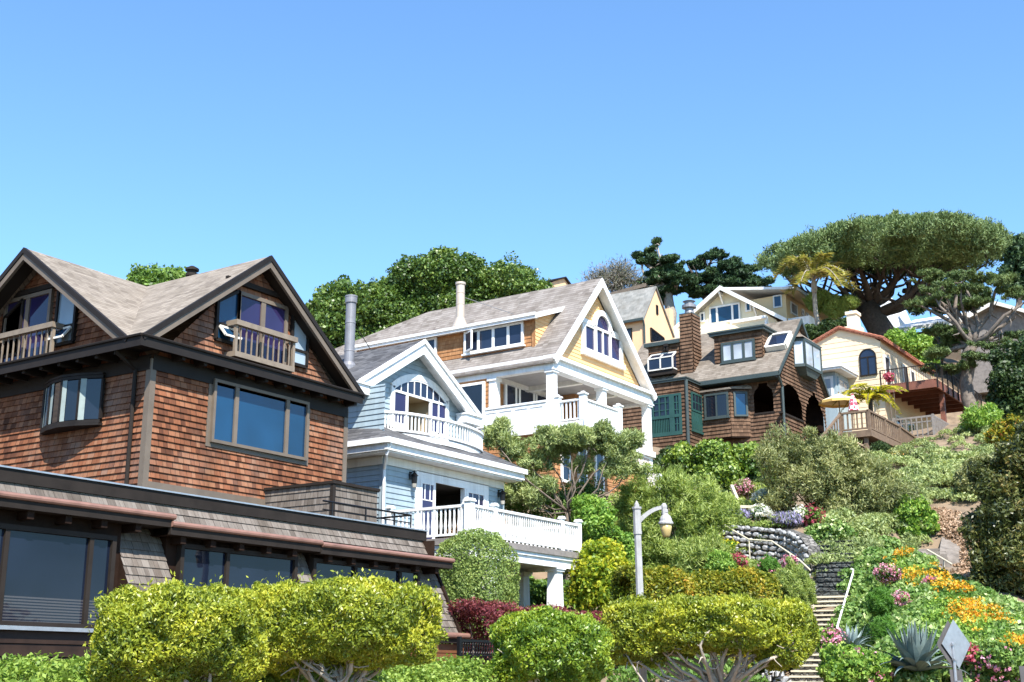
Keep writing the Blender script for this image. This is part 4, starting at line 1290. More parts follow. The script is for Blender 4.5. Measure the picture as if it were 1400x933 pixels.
    window(B.off(.02), H, bu0, bu1, zf + .35, B.uz(690, 522)[1], M['white'], M['glass_mid'], fw=.12, mw=.12, d=.09, col_at=[bu0 + (bu1 - bu0) * .25, bu0 + (bu1 - bu0) * .33, bu0 + (bu1 - bu0) * .66, bu0 + (bu1 - bu0) * .72], name='sliding_window')
    K = Face('front', PB - 1.1)
    ku0 = K.uz(785, 530)[0]
    courses(K, lambda z: (ku0, X1 - .2), zf, zc + .09, .16, .02, holes=[rect_hole(ku0 + 1.6, ku0 + 2.7, zf, zf + 1.75)], breaks=[zf + 1.75]).build('porch_wall', M['orange_shingle'], H)
    mb = courses(Face('side', ku0), lambda z: (PB - 1.1, PB), zf, zc + .09, .16, .02); mb.build('porch_wall', M['orange_shingle'], H)
    window(K.off(.0), H, ku0 + 1.6, ku0 + 2.7, zf, zf + 1.75, M['white'], M['glass_dark'], fw=.14, d=.07, name='porch_door')
    # pendant lamp
    lp = on(1, 834, 520, Y0 + .9)
    mb = MB(); mb.tube([(lp[0], Y0 + .9, zc + .1), (lp[0], Y0 + .9, lp[2] + .12)], .012, 5); mb.lathe((lp[0], Y0 + .9, lp[2] - .12), [(.14, 0), (.12, .08), (.05, .2), (.02, .26)], 12)
    mb.build('pendant_lamp', M['darktrim'], H)
    # columns
    def col(x, y, w=.15, z0=zf):
        mb = MB(); mb.box(x - w, x + w, y - w, y + w, z0, zc - .04); mb.box(x - w - .05, x + w + .05, y - w - .05, y + w + .05, zc - .12, zc - .005)
        mb.box(x - w - .03, x + w + .03, y - w - .03, y + w + .03, z0, z0 + .2)
        mb.build('column', M['white'], H)
    cY = Y0 + .17
    col(X0 + .17, cY); col(Face('front', cY).uz(822, 540)[0], cY); col(X1 - .2, cY, z0=9.6); col(X0 + .17, 26.75, .16)
    # side wall behind the porch with a large dark opening
    S = Face('side', X0)
    su0, su1 = S.uz(664, 545)[0], S.uz(628, 545)[0]
    sz1 = S.uz(664, 522)[1]
    courses(S, lambda z: (26.9, YB), 6.5, zc, .16, .02).build('side_wall', M['orange_shingle'], H)
    window(S.off(.02), H, su0, su1, zf + .1, sz1, M['white'], M['glass_dark'], fw=.10, d=.08, name='window')
    mb = MB(); mb.box(X1 - .2, X1 - .05, 27, YB, 7, ze); mb.box(X0 + .1, X1 - .2, YB - .1, YB, 7, ze); mb.build('rear_wall', M['orange_shingle'], H)
    # porch floor, lower storey
    mb = MB(); mb.box(X0 - .05, X1, Y0 - .1, PB, zf - .22, zf); fl = mb.build('porch_floor', M['white'], H)
    courses(Face('front', Y0 + .05), lambda z: (X0 + .1, X1 - .1), 6.8, zf - .22, .16, .02).build('lower_wall', M['orange_shingle'], H)
    courses(S.off(-.1), lambda z: (Y0 + .05, 26.9), 6.8, zf - .22, .16, .02).build('lower_wall', M['orange_shingle'], H)
    Lw = Face('front', Y0 + .03)
    for a, b in ((766, 778), (789, 801), (812, 824)):
        u0, u1 = Lw.uz(a, 620)[0], Lw.uz(b, 625)[0]
        window(Lw, H, u0, u1, 8.6, 10.1, M['white'], M['glass_mid'], fw=.1, d=.07, name='window')
    u0, u1 = Lw.uz(714, 634)[0], Lw.uz(745, 640)[0]
    # panelled parapet on the side
    mb = MB()
    S2 = Face('side', X0 - .02)
    S2.box(mb, Y0 + .33, 27.3, zf - .3, zf + .78, -.12, 0); S2.box(mb, Y0 + .30, 27.35, zf + .78, zf + .86, -.17, .05); S2.box(mb, Y0 + .3, 27.35, zf - .35, zf - .22, -.14, .03)
    n = 4
    for i in range(n + 1):
        u = Y0 + .38 + (27.15 - Y0 - .38) * i / n
        S2.box(mb, u - .07, u + .07, zf - .1, zf + .72, 0, .022)
    S2.box(mb, Y0 + .45, 27.08, zf + .64, zf + .72, 0, .021); S2.box(mb, Y0 + .45, 27.08, zf - .1, zf - .02, 0, .021)
    mb.build('panelled_parapet', M['white'], H)
    # balcony in front
    bY = 22.75
    FB = Face('front', bY)
    bx0 = FB.uz(793, 560)[0]; bx1 = FB.uz(849, 575)[0]
    bz = zf - .02
    x0 = X0 + .1
    bx0 = max(bx0, x0 + .2)
    mb = MB(); mb.box(x0, bx1 + .1, bY, Y0 - .1, bz - .22, bz); mb.box(x0 - .05, bx1 + .14, bY - .05, bY, bz - .26, bz + .03)
    bal = mb.build('balcony', M['white'], H)
    def post(x, y, h=.95, w=.11, z=bz):
        mb = MB(); mb.box(x - w, x + w, y - w, y + w, z, z + h); mb.box(x - w - .04, x + w + .04, y - w - .04, y + w + .04, z + h, z + h + .05); mb.box(x - .06, x + .06, y - .06, y + .06, z + h + .05, z + h + .12)
        mb.build('newel_post', M['white'], bal)
    post(x0 + .1, bY + .1); post(bx1, bY + .1); post(x0 + .1, Y0 - .05)
    rail_run(bal, (x0 + .22, bY + .1, bz), (bx1 - .12, bY + .1, bz), .82, M['white'], gap=.13, bw=.055, rw=.13)
    rail_run(bal, (x0 + .1, bY + .22, bz), (x0 + .1, Y0 - .18, bz), .82, M['white'], gap=.15, bw=.05, rw=.13)
    rail_run(bal, (bx1, bY + .22, bz), (bx1, Y0 - .05, bz), .82, M['white'], gap=.15, bw=.05, rw=.13)
    rail_run(bal, (bx1 + .12, Y0 + .05, zf - .75), (X1 - .4, Y0 + .05, zf - 1.1), .84, M['white'], gap=.12, bw=.05, rw=.12, name='stair_railing')
    # low porch at the right end
    mb = MB(); mb.box(X1 - .75, X1 + .05, Y0 - .5, Y0 + .02, 8.5, 9.75); mb.box(X1 - 2.2, X1 + .2, Y0 - .75, Y0 + .02, 8.3, 8.48); mb.build('stair_landing', M['white'], H)
    return H
yellow_house()
# ------------------------------------------------------------------ dark brown shingle cottage up the slope
def onplane(x, y, p0, n):
    d = ray(x, y); n = _v(n)
    return CAM + d * (((_v(p0) - CAM) @ n) / (d @ n))

def cottage():
    Y0, YB = 24.0, 33.5
    X0, X1, XW = 60.25, 67.4, 60.95
    ze, xp, zp = 17.0, 63.8, 20.55
    H = thing('shingle_cottage', (X0, Y0, 13.0), 'dark brown shingle cottage with arched porch, square chimney and teal window frames', 'house')
    Fr, Sd = Face('front', Y0), Face('side', XW)
    sl = (zp - ze) / (xp - X0)
    zb = 12.4
    a1 = (*[Fr.uz(*q)[0] for q in ((1067, 555), (1096, 560))], Fr.uz(1068, 563)[1], Fr.uz(1074, 524)[1])
    a2 = (*[Fr.uz(*q)[0] for q in ((1100, 565), (1127, 570))], 13.9, Fr.uz(1106, 539)[1])
    courses(Fr, gable(XW, X1 - .15, ze, xp, zp - .05), zb, zp - .15, .2, .05,
            holes=[arch_hole(a1[0], a1[1], a1[2], a1[2] + .55, a1[3]), arch_hole(a2[0], a2[1], a2[2], a2[2] + .9, a2[3])],
            breaks=[a1[2], a2[2], a1[3] - .08, a1[3] - .03, a2[3] - .08, a2[3] - .03]).build('gable_wall', M['brown_shingle'], H)
    pu0, pu1 = Sd.uz(1059, 550)[0], Sd.uz(1031, 550)[0]
    pz0, pz1 = Sd.uz(1045, 564)[1], Sd.uz(1045, 527)[1]
    courses(Sd, lambda z: (Y0, YB), zb + 1.0, ze - .1, .2, .05, holes=[arch_hole(pu0 + .05, pu1, pz0, pz0 + .9, pz1)], breaks=[pz0, pz1 - .06]).build('side_wall', M['brown_shingle'], H)
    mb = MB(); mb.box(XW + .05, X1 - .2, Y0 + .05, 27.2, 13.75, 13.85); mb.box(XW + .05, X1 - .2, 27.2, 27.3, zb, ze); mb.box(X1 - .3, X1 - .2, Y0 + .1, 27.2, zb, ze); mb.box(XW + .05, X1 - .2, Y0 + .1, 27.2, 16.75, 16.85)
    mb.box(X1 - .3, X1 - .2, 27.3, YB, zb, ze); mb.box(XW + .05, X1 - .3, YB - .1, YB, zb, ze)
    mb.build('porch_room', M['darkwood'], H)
    mb = MB(); Fr.box(mb, a1[0] - .05, a1[1] + .05, a1[2] - .1, a1[2], -.1, .08); Sd.box(mb, pu0, pu1, pz0 - .09, pz0, -.1, .06); mb.build('porch_sill', M['darktrim'], H)
    # roof
    zr = lambda x: ze + (x - X0) * sl
    mb = MB()
    A, B = (X0 - .1, Y0 - .22, zr(X0 - .1) + .05), (xp, Y0 - .22, zp + .05)
    mb.slab([A, B, (xp, YB, zp + .05), (X0 - .1, YB, A[2])], .14)
    Cc = (X1 + .1, Y0 - .22, zp - (X1 + .1 - xp) * sl + .05)
    mb.slab([B, Cc, (X1 + .1, YB, Cc[2]), (xp, YB, zp + .05)], .14)
    rf = mb.build('roof', M['roof_olive'], H)
    mb = MB()
    Fk = Face('front', Y0 - .22)
    for p, q in (((A[0], A[2]), (B[0], B[2])), ((Cc[0], Cc[2]), (B[0], B[2]))):
        Fk.plate(mb, [(p[0], p[1]), (q[0], q[1]), (q[0], q[1] - .24), (p[0], p[1] - .22)], -.02, .05)
    mb.build('rake_board', M['slategreen'], rf)
    mb = MB(); mb.box(X0 - .16, X0 - .08, Y0 - .2, 28.3, A[2] - .24, A[2] - .02); mb.box(X0 - .08, XW, Y0 + .02, 28.3, A[2] - .26, A[2] - .2); mb.build('eaves', M['slategreen'], rf)
    mb = MB(); mb.tube([(X0 + .1, Y0 - .1, A[2] - .2), (XW - .08, Y0 - .08, A[2] - .7), (XW - .08, Y0 - .08, zb)], .07, 8); mb.build('downpipe', M['slategreen'], H)
    # dormer
    xd = 61.25
    D = Face('side', xd)
    y1, y0 = D.uz(977, 480)[0], D.uz(1042, 470)[0]
    zt, z0 = D.uz(1042, 451)[1], zr(xd)
    courses(D, lambda z: (y0, y1), z0 - .1, zt, .2, .05).build('dormer_wall', M['brown_shingle'], H)
    lim = lambda z: min(xp - .1, X0 + (z - ze) / sl)
    for yy in (y0,):
        courses(Face('front', yy), lambda z: (xd, max(xd + .01, lim(z))), z0, zt, .2, .03).build('dormer_cheek', M['brown_shingle'], H)
    mb = MB(); mb.face([(xd, y1, z0), (xd, y1, zt), (lim(zt), y1, zt)]); mb.build('dormer_cheek', M['brown_shingle'], H)
    mb = MB(); mb.box(xd - .22, lim(zt) + .3, y0 - .2, y1 + .2, zt, zt + .2); mb.box(xd - .28, lim(zt), y0 - .26, y1 + .26, zt + .14, zt + .22); mb.build('dormer_roof', M['slategreen'], H)
    u0, u1 = D.uz(1033, 480)[0], D.uz(987, 480)[0]
    wz0, wz1 = D.uz(1033, 491)[1], D.uz(1033, 463)[1]
    window(D.off(.03), H, u0, u1, wz0, wz1, M['slategreen'], M['glass_blind'], cols=3, fw=.12, mw=.14, d=.1, sill=.08, name='dormer_window')
    # skylight on the roof slope
    n = np.array((-sl, 0, 1)) / math.hypot(sl, 1)
    p0 = np.array((X0, Y0, ze + .05))
    q = [onplane(*p, p0 + n * .16, n) for p in ((1053, 479), (1071, 473), (1073, 457), (1060, 459))]
    c = sum(q) / 4
    tX = np.array((1, 0, sl)) / math.hypot(1, sl); tY = np.array((0, 1, 0))
    hu, hv = .55, .62
    corner = lambda a, b: c + tY * a * hu + tX * b * hv
    mb = MB()
    for a, b in (((-1, -1), (1, -1)), ((1, -1), (1, 1)), ((1, 1), (-1, 1)), ((-1, 1), (-1, -1))):
        mb.bar(corner(*a), corner(*b), .14, .30, up=n)
    sk = mb.build('skylight', M['offwhite'], H)
    mb = MB(); mb.face([corner(*k) + n * .08 for k in ((-1, -1), (1, -1), (1, 1), (-1, 1))]); mb.build('pane', M['glass_mid'], sk)
    # chimney
    xc = 60.9
    Cf = Face('side', xc)
    yc1, yc0 = Cf.uz(930, 470)[0], Cf.uz(947, 470)[0]
    zc = Cf.uz(947, 428)[1]
    xe = Face('front', yc0).uz(958, 470)[0]
    courses(Cf, lambda z: (yc0, yc1), 16.9, zc, .2, .05).build('chimney', M['brown_shingle'], H)
    courses(Face('front', yc0), lambda z: (xc, xe), 16.9, zc, .2, .05).build('chimney', M['brown_shingle'], H)
    mb = MB(); mb.box(xe - .02, xe, yc0 + .02, yc1, 17, zc); mb.box(xc, xe, yc1 - .02, yc1, 17, zc); mb.box(xc - .02, xe, yc0 - .02, yc1, zc, zc + .06)
    cap = mb.build('chimney_top', M['slategreen'], H)
    cx, cy = (xc + xe) / 2, (yc0 + yc1) / 2
    mb = MB(); mb.lathe((cx, cy, zc), [(.34, 0), (.30, .05), (.24, .30), (.24, .42), (.40, .46), (.40, .62), (.26, .66), (.26, .8), (.36, .84), (.1, .92)], 16); mb.build('chimney_cap', M['metal_pipe'], cap)
    # upper left wall with greenhouse window
    xb = 61.0
    Bf = Face('side', xb)
    yb1, yb0 = Bf.uz(887, 490)[0], Bf.uz(931, 480)[0]
    zt2 = Bf.uz(931, 469)[1]
    courses(Bf, lambda z: (yb0, yb1), 16.9, zt2, .2, .05).build('upper_wall', M['brown_shingle'], H)
    mb = MB(); mb.box(xb - .2, xb + 2.6, yb0, yb1 + .2, zt2, zt2 + .2); mb.box(xb, xb + 2.4, yb1 - .05, yb1, 16.9, zt2); mb.build('upper_roof', M['slategreen'], H)
    g0, g1 = Bf.uz(925, 495)[0], Bf.uz(892, 495)[0]
    gz0, gz1 = Bf.off(.5).uz(925, 502)[1], Bf.off(.5).uz(925, 486)[1]
    pr = .5
    mb = MB()
    pts = lambda u: [Bf.p(u, gz0, 0), Bf.p(u, gz0, pr), Bf.p(u, gz1, pr), Bf.p(u, gz1 + .33, .05)]
    for u in (g0, (g0 + g1) / 2, g1):
        P = pts(u)
        for i in range(3): mb.bar(P[i], P[i + 1], .07, .07)
    for k in range(4): mb.bar(pts(g0)[k], pts(g1)[k], .07, .07)
    gw = mb.build('greenhouse_window', M['offwhite'], H)
    mb = MB(); a, b = pts(g0), pts(g1)
    for k in (1, 2): mb.face([a[k], b[k], b[k + 1], a[k + 1]])
    mb.face(a); mb.face(b); mb.build('pane', M['glass_mid'], gw)
    mb = MB(); Bf.box(mb, g0 - .05, g1 + .05, gz0 - .3, gz0 - .04, 0, pr - .04); mb.build('window_box', M['darktrim'], gw)
    mb = MB(); u, z = Bf.uz(913, 474); Bf.box(mb, u - .12, u + .12, z - .05, z + .1, .03, .3); Bf.box(mb, u - .1, u - .02, z - .3, z - .05, .1, .26); Bf.box(mb, u + .04, u + .12, z - .25, z - .05, .1, .26); mb.build('flood_lamp', M['bronze'], H)
    # lower left box with teal balcony window
    xl = 58.55
    Lf = Face('side', xl)
    yl0, yl1 = Lf.uz(937, 540)[0], 33.2
    zl1, zl0 = Lf.uz(937, 520)[1], Lf.uz(937, 612)[1]
    wz1, wz0 = Lf.uz(933, 537)[1], Lf.uz(933, 594)[1]
    w0, w1 = yl0 + .22, Lf.uz(884, 540)[0]
    courses(Lf, lambda z: (yl0, yl1), zl0, zl1, .2, .05, holes=[rect_hole(w0, w1, wz0, wz1)], breaks=[wz0, wz1]).build('side_wall', M['brown_shingle'], H)
    Sf = Face('front', yl0)
    sx0, sx1 = xl, XW
    courses(Sf, lambda z: (sx0, sx1), zl0 + .15, zl1, .2, .05).build('return_wall', M['brown_shingle'], H)
    mb = MB(); mb.box(xl - .14, XW, yl0 - .14, yl1, zl1, zl1 + .14); mb.box(xl - .18, XW, yl0 - .18, yl1, zl1 + .10, zl1 + .16); mb.build('flat_roof', M['slategreen'], H)
    mb = MB(); mb.box(xl + .05, XW, yl0 + .05, yl1, zl0 + .1, zl0 + .2); mb.box(xl + .9, xl + 1, w0 - .1, yl1, zl0 + .2, zl1); mb.box(xl + .05, xl + .9, yl1 - .1, yl1, zl0 + .2, zl1)
    mb.build('recess_wall', M['darkwood'], H)
    # balcony window: glazed screen with balusters below
    Lr = Lf.off(-.02)
    mb = MB()
    zm = wz0 + (wz1 - wz0) * .47
    Lr.box(mb, w0, w1, wz0, wz0 + .2, 0, .08); Lr.box(mb, w0, w1, zm - .1, zm + .06, 0, .08); Lr.box(mb, w0, w1, wz1 - .12, wz1, 0, .06)
    um = Lr.uz(919, 560)[0]
    for u, ww in ((w0 + .08, .08), (um, .14), (w1 - .08, .08)): Lr.box(mb, u - ww, u + ww, wz0 + .2, wz1 - .12, 0, .075)
    for i in range(1, 12):
        u = um + .15 + (w1 - um - .3) * i / 12
        Lr.box(mb, u - .025, u + .025, wz0 + .2, zm - .1, .0, .05)
    for i in range(1, 4):
        u = um + (w1 - um) * i / 4
        Lr.box(mb, u - .035, u + .035, zm + .06, wz1 - .12, 0, .05)
    for z in (zm + .35, zm + .75): Lr.box(mb, um + .14, w1 - .1, z - .02, z + .02, 0, .04)
    for i in range(1, 5):
        z = wz0 + .2 + (wz1 - wz0 - .3) * i / 5
        Lr.box(mb, w0 + .16, um - .14, z - .025, z + .025, 0, .04)
    u = (w0 + um) / 2; Lr.box(mb, u - .025, u + .025, wz0 + .2, wz1 - .12, 0, .045)
    bw = mb.build('balcony_window', M['greentrim'], H)
    mb = MB(); Lr.box(mb, w0 + .05, w1 - .05, wz0 + .15, wz1 - .05, -.03, -.01); mb.build('pane', M['glass_dark'], bw)
    # teal side window of the box
    s0, s1 = Sf.uz(944, 560)[0], Sf.uz(958.5, 565)[0]
    sz1, sz0 = Sf.uz(944, 536)[1], Sf.uz(946, 588)[1]
    szm = (sz0 + sz1) / 2
    fr = window(Sf.off(.03), H, s0, s1, szm, sz1, M['greentrim'], M['glass_dark'], cols=3, rows=2, fw=.1, mw=.05, d=.08, name='side_window')
    mb = MB(); Sf.box(mb, s0, s1, sz0, szm - .01, .03, .08)
    for i in range(6): 
        u = s0 + (s1 - s0) * (i + .5) / 6; Sf.box(mb, u - .03, u + .03, sz0 + .1, szm - .1, .08, .1)
    Sf.box(mb, s0 - .05, s1 + .05, sz0 - .1, sz0, .03, .14); mb.build('teal_panel', M['greentrim'], fr)
    mb = MB(); mb.tube([(xl - .03, yl0 - .09, zl1), (xl - .03, yl0 - .09, zl0 - .6)], .09, 8); mb.build('downpipe', M['slategreen'], H)
    # bay with two windows
    d0 = .6
    Bw = Sd.off(d0)
    by1, by0, bys = Bw.uz(963, 560)[0], Bw.uz(999, 560)[0], Sd.uz(1026, 560)[0]
    bz0 = Sd.uz(1000, 600)[1]; bw0, bw1 = Bw.uz(998, 570)[1], Bw.uz(998, 536)[1]
    bzt = Bw.uz(998, 533)[1]
    courses(Bw, lambda z: (by0, by1 + .3), bz0, bzt, .2, .05).build('bay_wall', M['brown_shingle'], H)
    mb = MB()
    A, B = np.array(Bw.p(by0, 0, 0)), np.array(Sd.p(bys, 0, 0))
    k = int((bzt - bz0) / .2)
    dn = np.array((A - B)[:2]); nrm = np.array((-(B - A)[1], (B - A)[0], 0)); nrm = nrm / np.linalg.norm(nrm)
    if nrm[0] > 0: nrm = -nrm
    Lr_ = np.linalg.norm((B - A)[:2])
    def ap(u, z, d=0): return A + (B - A) * u + np.array((0, 0, z)) + nrm * d
    for i in range(k + 1):
        z0, z1 = bz0 + i * .2, min(bz0 + i * .2 + .2, bzt)
        mb.face([ap(0, z0, .035), ap(1, z0, .035), ap(1, z1), ap(0, z1)], uv=[(0, i * .2), (Lr_, i * .2), (Lr_, i * .2 + .2), (0, i * .2 + .2)])
    mb.build('bay_wall', M['brown_shingle'], H)
    window(Bw.off(.03), H, by0 + .08, by1 - .05, bw0, bw1, M['slategreen'], M['glass_dark'], fw=.1, mw=.09, d=.09, cols=2, sill=.07, name='bay_window')
    mb = MB()
    for a, b in ((.16, .26), (.76, .86)): mb.hexa([ap(a, bw0, .03), ap(b, bw0, .03), ap(b, bw0, .11), ap(a, bw0, .11), ap(a, bw1, .03), ap(b, bw1, .03), ap(b, bw1, .11), ap(a, bw1, .11)])
    for za, zb_ in ((bw0, bw0 + .09), (bw1 - .09, bw1)): mb.hexa([ap(.26, za, .03), ap(.76, za, .03), ap(.76, za, .11), ap(.26, za, .11), ap(.26, zb_, .03), ap(.76, zb_, .03), ap(.76, zb_, .11), ap(.26, zb_, .11)])
    w2 = mb.build('bay_window', M['slategreen'], H)
    mb = MB(); mb.face([ap(.2, bw0, .05), ap(.8, bw0, .05), ap(.8, bw1, .05), ap(.2, bw1, .05)]); mb.build('pane', M['glass_blue'], w2)
    mb = MB(); mb.slab([Bw.p(by1 + .3, bzt + .12, .12), Bw.p(by0 - .05, bzt + .12, .12), Sd.p(bys - .15, bzt + .12, .05), Sd.p(bys, bzt + .3, -.05), Sd.p(by1 + .3, bzt + .3, -.05)], .1); mb.build('bay_roof', M['roof_tan'], H)
    mb = MB(); mb.slab([Bw.p(by1 + .3, bz0, 0), Bw.p(by0, bz0, 0), Sd.p(bys, bz0, 0), Sd.p(by1 + .3, bz0, 0)], .06); mb.build('bay_floor', M['darkwood'], H)
    # small oriel on the gable
    o0, o1 = Fr.uz(1086, 480)[0], Fr.uz(1109, 490)[0]
    oz0, oz1 = Fr.uz(1086, 500)[1], Fr.uz(1086, 466)[1]
    pr = .55
    mb = MB()
    foot = [Fr.p(o0 - .15, 0, 0), Fr.p(o0 + .05, 0, pr), Fr.p(o1 - .05, 0, pr), Fr.p(o1 + .15, 0, 0)]
    up_ = lambda z: [p + (0, 0, z) for p in foot]
    lo, hi = up_(oz0), up_(oz1)
    for i in range(4): mb.bar(lo[i], hi[i], .11, .11)
    for lv in (lo, hi):
        for i in range(3): mb.bar(lv[i] , lv[i + 1], .1, .16)
    mb.bar((lo[1] + lo[2]) / 2, (hi[1] + hi[2]) / 2, .07, .07)
    orl = mb.build('oriel_window', M['slategreen'], H)
    mb = MB()
    for i in range(3): mb.face([lo[i], lo[i + 1], hi[i + 1], hi[i]])
    mb.build('pane', M['glass_blind'], orl)
    mb = MB(); c0 = sum(foot) / 4
    b2 = [c0 + (p - c0) * .55 + (0, 0, oz0 - .45) for p in foot]; b2[0][1] = b2[3][1] = Y0
    for i in range(3): mb.face([lo[i], lo[i + 1], b2[i + 1], b2[i]])
    mb.face(b2); mb.build('oriel_base', M['slategreen'], orl)
    mb = MB(); e = [c0 + (p - c0) * 1.22 + (0, 0, oz1 + .08) for p in foot]; ap_ = [Fr.p((o0 + o1) / 2 - .4, oz1 + .62, 0), Fr.p((o0 + o1) / 2 + .4, oz1 + .62, 0)]
    mb.face([e[0], e[1], ap_[0]]); mb.face([e[1], e[2], ap_[1], ap_[0]]); mb.face([e[2], e[3], ap_[1]]); mb.build('oriel_roof', M['roof_olive'], orl)
    # posts under the overhanging floor
    mb = MB(); mb.box(xl + .3, xl + .5, yl0 + .3, yl0 + .5, zl0 - 2, zl0 + .1); mb.box(xl + .3, xl + .5, yl0 + 2.4, yl0 + 2.6, zl0 - 2, zl0 + .1); mb.box(XW + .2, XW + .3, Y0 + .2, YB, zb - .6, zb + 1.1); mb.build('foundation', M['darkwood'], H)
    return H
cottage()
# ------------------------------------------------------------------ houses higher up
def cream_house():
    X0, Y0 = 72.7, 22.29
    Sd, Fr = Face('side', X0), Face('front', Y0)
    ze, yl, yp, zp = 21.2, 27.0, 24.7, 22.15
    X1, zb = 83.0, 14.0
    H = thing('stucco_house', (X0, Y0, zb), 'cream stucco house with red clay tile roof, arched window and raised red brown deck', 'house')
    u0, u1 = Sd.uz(1199, 500)[0], Sd.uz(1175.5, 500)[0]
    z0, zt = Sd.uz(1199, 511)[1], Sd.uz(1187, 477)[1]
    zs = zt - (u1 - u0) * .5
    courses(Sd, gable(Y0, yl, ze, yp, zp), zb, zp - .05, .32, .02).build('end_wall', M['cream'], H)
    a0, a1 = Fr.uz(1209, 500)[0], Fr.uz(1216, 505)[0]
    courses(Fr, lambda z: (X0, X1), zb, ze, .32, .012).build('front_wall', M['cream'], H)
    mb = MB(); mb.box(X1 - .1, X1, Y0 + .05, yl, zb, ze); mb.box(X0 + .05, X1 - .1, yl - .1, yl, zb, ze); mb.build('rear_wall', M['cream'], H)
    # arched window
    cu, hw = (u0 + u1) / 2, (u1 - u0) / 2
    mb = MB()
    for a, b in ((u0, u0 + .07), (u1 - .07, u1), (cu - .035, cu + .035)): Sd.box(mb, a, b, z0, zs, .02, .08)
    Sd.box(mb, u0, u1, z0 - .07, z0, .02, .12); Sd.box(mb, u0 + .07, u1 - .07, zs - .03, zs + .03, .02, .075)
    disc_sector(Sd, cu, zs, hw - .07, hw, 0, math.pi, 16, .02, .08, mb)
    w = mb.build('arched_window', M['bronze'], H)
    mb = MB(); Sd.plate(mb, [(u0, z0), (u1, z0)] + [(cu + hw * math.cos(a), zs + hw * math.sin(a)) for a in np.linspace(math.pi * 0, math.pi, 17)][::1], .022, .04)
    mb.build('pane', M['glass_mid'], w)
    # front openings on the deck
    for px0, px1, top in ((1209, 1216, 486), (1233, 1239, 498), (1243, 1249, 505)):
        a, b = Fr.uz(px0, 510)[0], Fr.uz(px1, 512)[0]
        window(Fr.off(.015), H, a, b, 18.4, Fr.uz(px0, top)[1], M['offwhite'], M['glass_dark'], fw=.12, d=.08, cols=1, name='tall_window')
    # roof: ridge runs back along x
    mb = MB()
    ov = .30
    s = (zp - ze) / (yp - Y0)
    mb.slab([(X0 - .2, Y0 - ov, ze - ov * s + .1), (X1, Y0 - ov, ze - ov * s + .1), (X1, yp, zp + .1), (X0 - .2, yp, zp + .1)], .12)
    mb.slab([(X0 - .2, yp, zp + .1), (X1, yp, zp + .1), (X1, yl + ov, ze - ov * s + .1), (X0 - .2, yl + ov, ze - ov * s + .1)], .12)
    rf = mb.build('tile_roof', M['tile_red'], H)
    mb = MB()
    for a, b in (((Y0 - ov, ze - ov * s), (yp, zp)), ((yp, zp), (yl + ov, ze - ov * s))):
        n = 9
        for i in range(n):
            p, q = np.array(a) + (np.array(b) - a) * i / n, np.array(a) + (np.array(b) - a) * (i + 1) / n
            mb.tube([(X0 - .2, p[0], p[1] + .10), (X0 - .2, q[0], q[1] + .13)], [.085, .07], 6)
    mb.build('verge_tile', M['tile_red'], rf)
    mb = MB()
    x = X0
    while x < X1:
        mb.tube([(x, Y0 - ov - .02, ze - ov * s + .07), (x, Y0 - ov + .5, ze - ov * s + .07 + .5 * s)], .1, 6); x += .34
    mb.build('eave_tile', M['tile_red'], rf)
    # chimney
    q = on(1, 1168, 455, yp)
    top = on(1, 1168, 429, yp)[2]
    mb = MB(); mb.box(q[0] - .55, q[0] + .55, yp - .45, yp + .45, zp - .3, zp + .75); mb.box(q[0] - .38, q[0] + .38, yp - .3, yp + .3, zp + .75, top - .2); mb.box(q[0] - .45, q[0] + .45, yp - .36, yp + .36, top - .2, top)
    mb.build('chimney', M['ivory'], H)
    # sun room with flat white roof
    xs = 70.4
    Sr = Face('side', xs)
    ya, yb = Sr.uz(1142, 515)[0], Sr.uz(1100, 515)[0]
    zt = Sr.uz(1174, 504)[1]
    mb = MB(); mb.box(xs, X0 - .02, ya, yb, 15.2, zt); mb.build('sun_room', M['blue_siding'], H)
    mb = MB(); mb.box(xs - .6, X0 + .1, ya - .55, yb + .3, zt + .02, zt + .14); mb.box(xs - .66, X0 + .1, ya - .62, yb + .3, zt + .14, zt + .30); mb.box(xs - .2, X0 - .1, ya - .2, yb, zt + .3, zt + .46); mb.build('sun_room_roof', M['white'], H)
    window(Sr, H, Sr.uz(1139, 520)[0], Sr.uz(1119, 520)[0], zt - 1.7, zt - .25, M['white'], M['glass_curtain'], cols=1, rows=2, fw=.14, d=.08, name='sun_room_window')
    Fs = Face('front', ya)
    window(Fs, H, xs + .3, X0 - .3, zt - 1.7, zt - .25, M['blue_siding'], M['glass_curtain'], cols=2, fw=.12, d=.08, name='sun_room_window')
    # deck
    zd = 18.30; x0, x1, y0 = 72.3, 82.3, 19.15
    mb = MB(); mb.box(x0, x1, y0, Y0 - .02, zd - .08, zd); mb.box(x0, x1, y0 - .04, y0 + .06, zd - .5, zd - .02); mb.box(x0 - .04, x0 + .06, y0 + .06, Y0 - .02, zd - .5, zd - .02)
    for i in range(1, 8): 
        x = x0 + (x1 - x0) * i / 8; mb.box(x, x + .08, y0 + .06, Y0, zd - .32, zd - .08)
    dk = mb.build('deck', M['red_wood'], H)
    off = []
    n = 9
    mb = MB(); mb.box(-.035, .035, -.035, .035, -.52, .85)
    places = [(x0 + .02 + (x1 - x0 - .04) * i / n, y0 - .09, zd) for i in range(n + 1)] + [(x0 - .09, y0 + (Y0 - y0) * k / 2, zd) for k in (1, 2)]
    repeat('rail_post', mb, M['bronze'], dk, places)
    mb = MB(); mb.tube([(x0 - .09, Y0, zd + .85), (x0 - .09, y0 - .09, zd + .85), (x1, y0 - .09, zd + .85)], .03, 6); mb.build('handrail', M['bronze'], dk)
    mb = MB()
    x = x0
    while x < x1: mb.box(x - .008, x + .008, y0 - .1, y0 - .084, zd + .02, zd + .85); x += .13
    y = y0
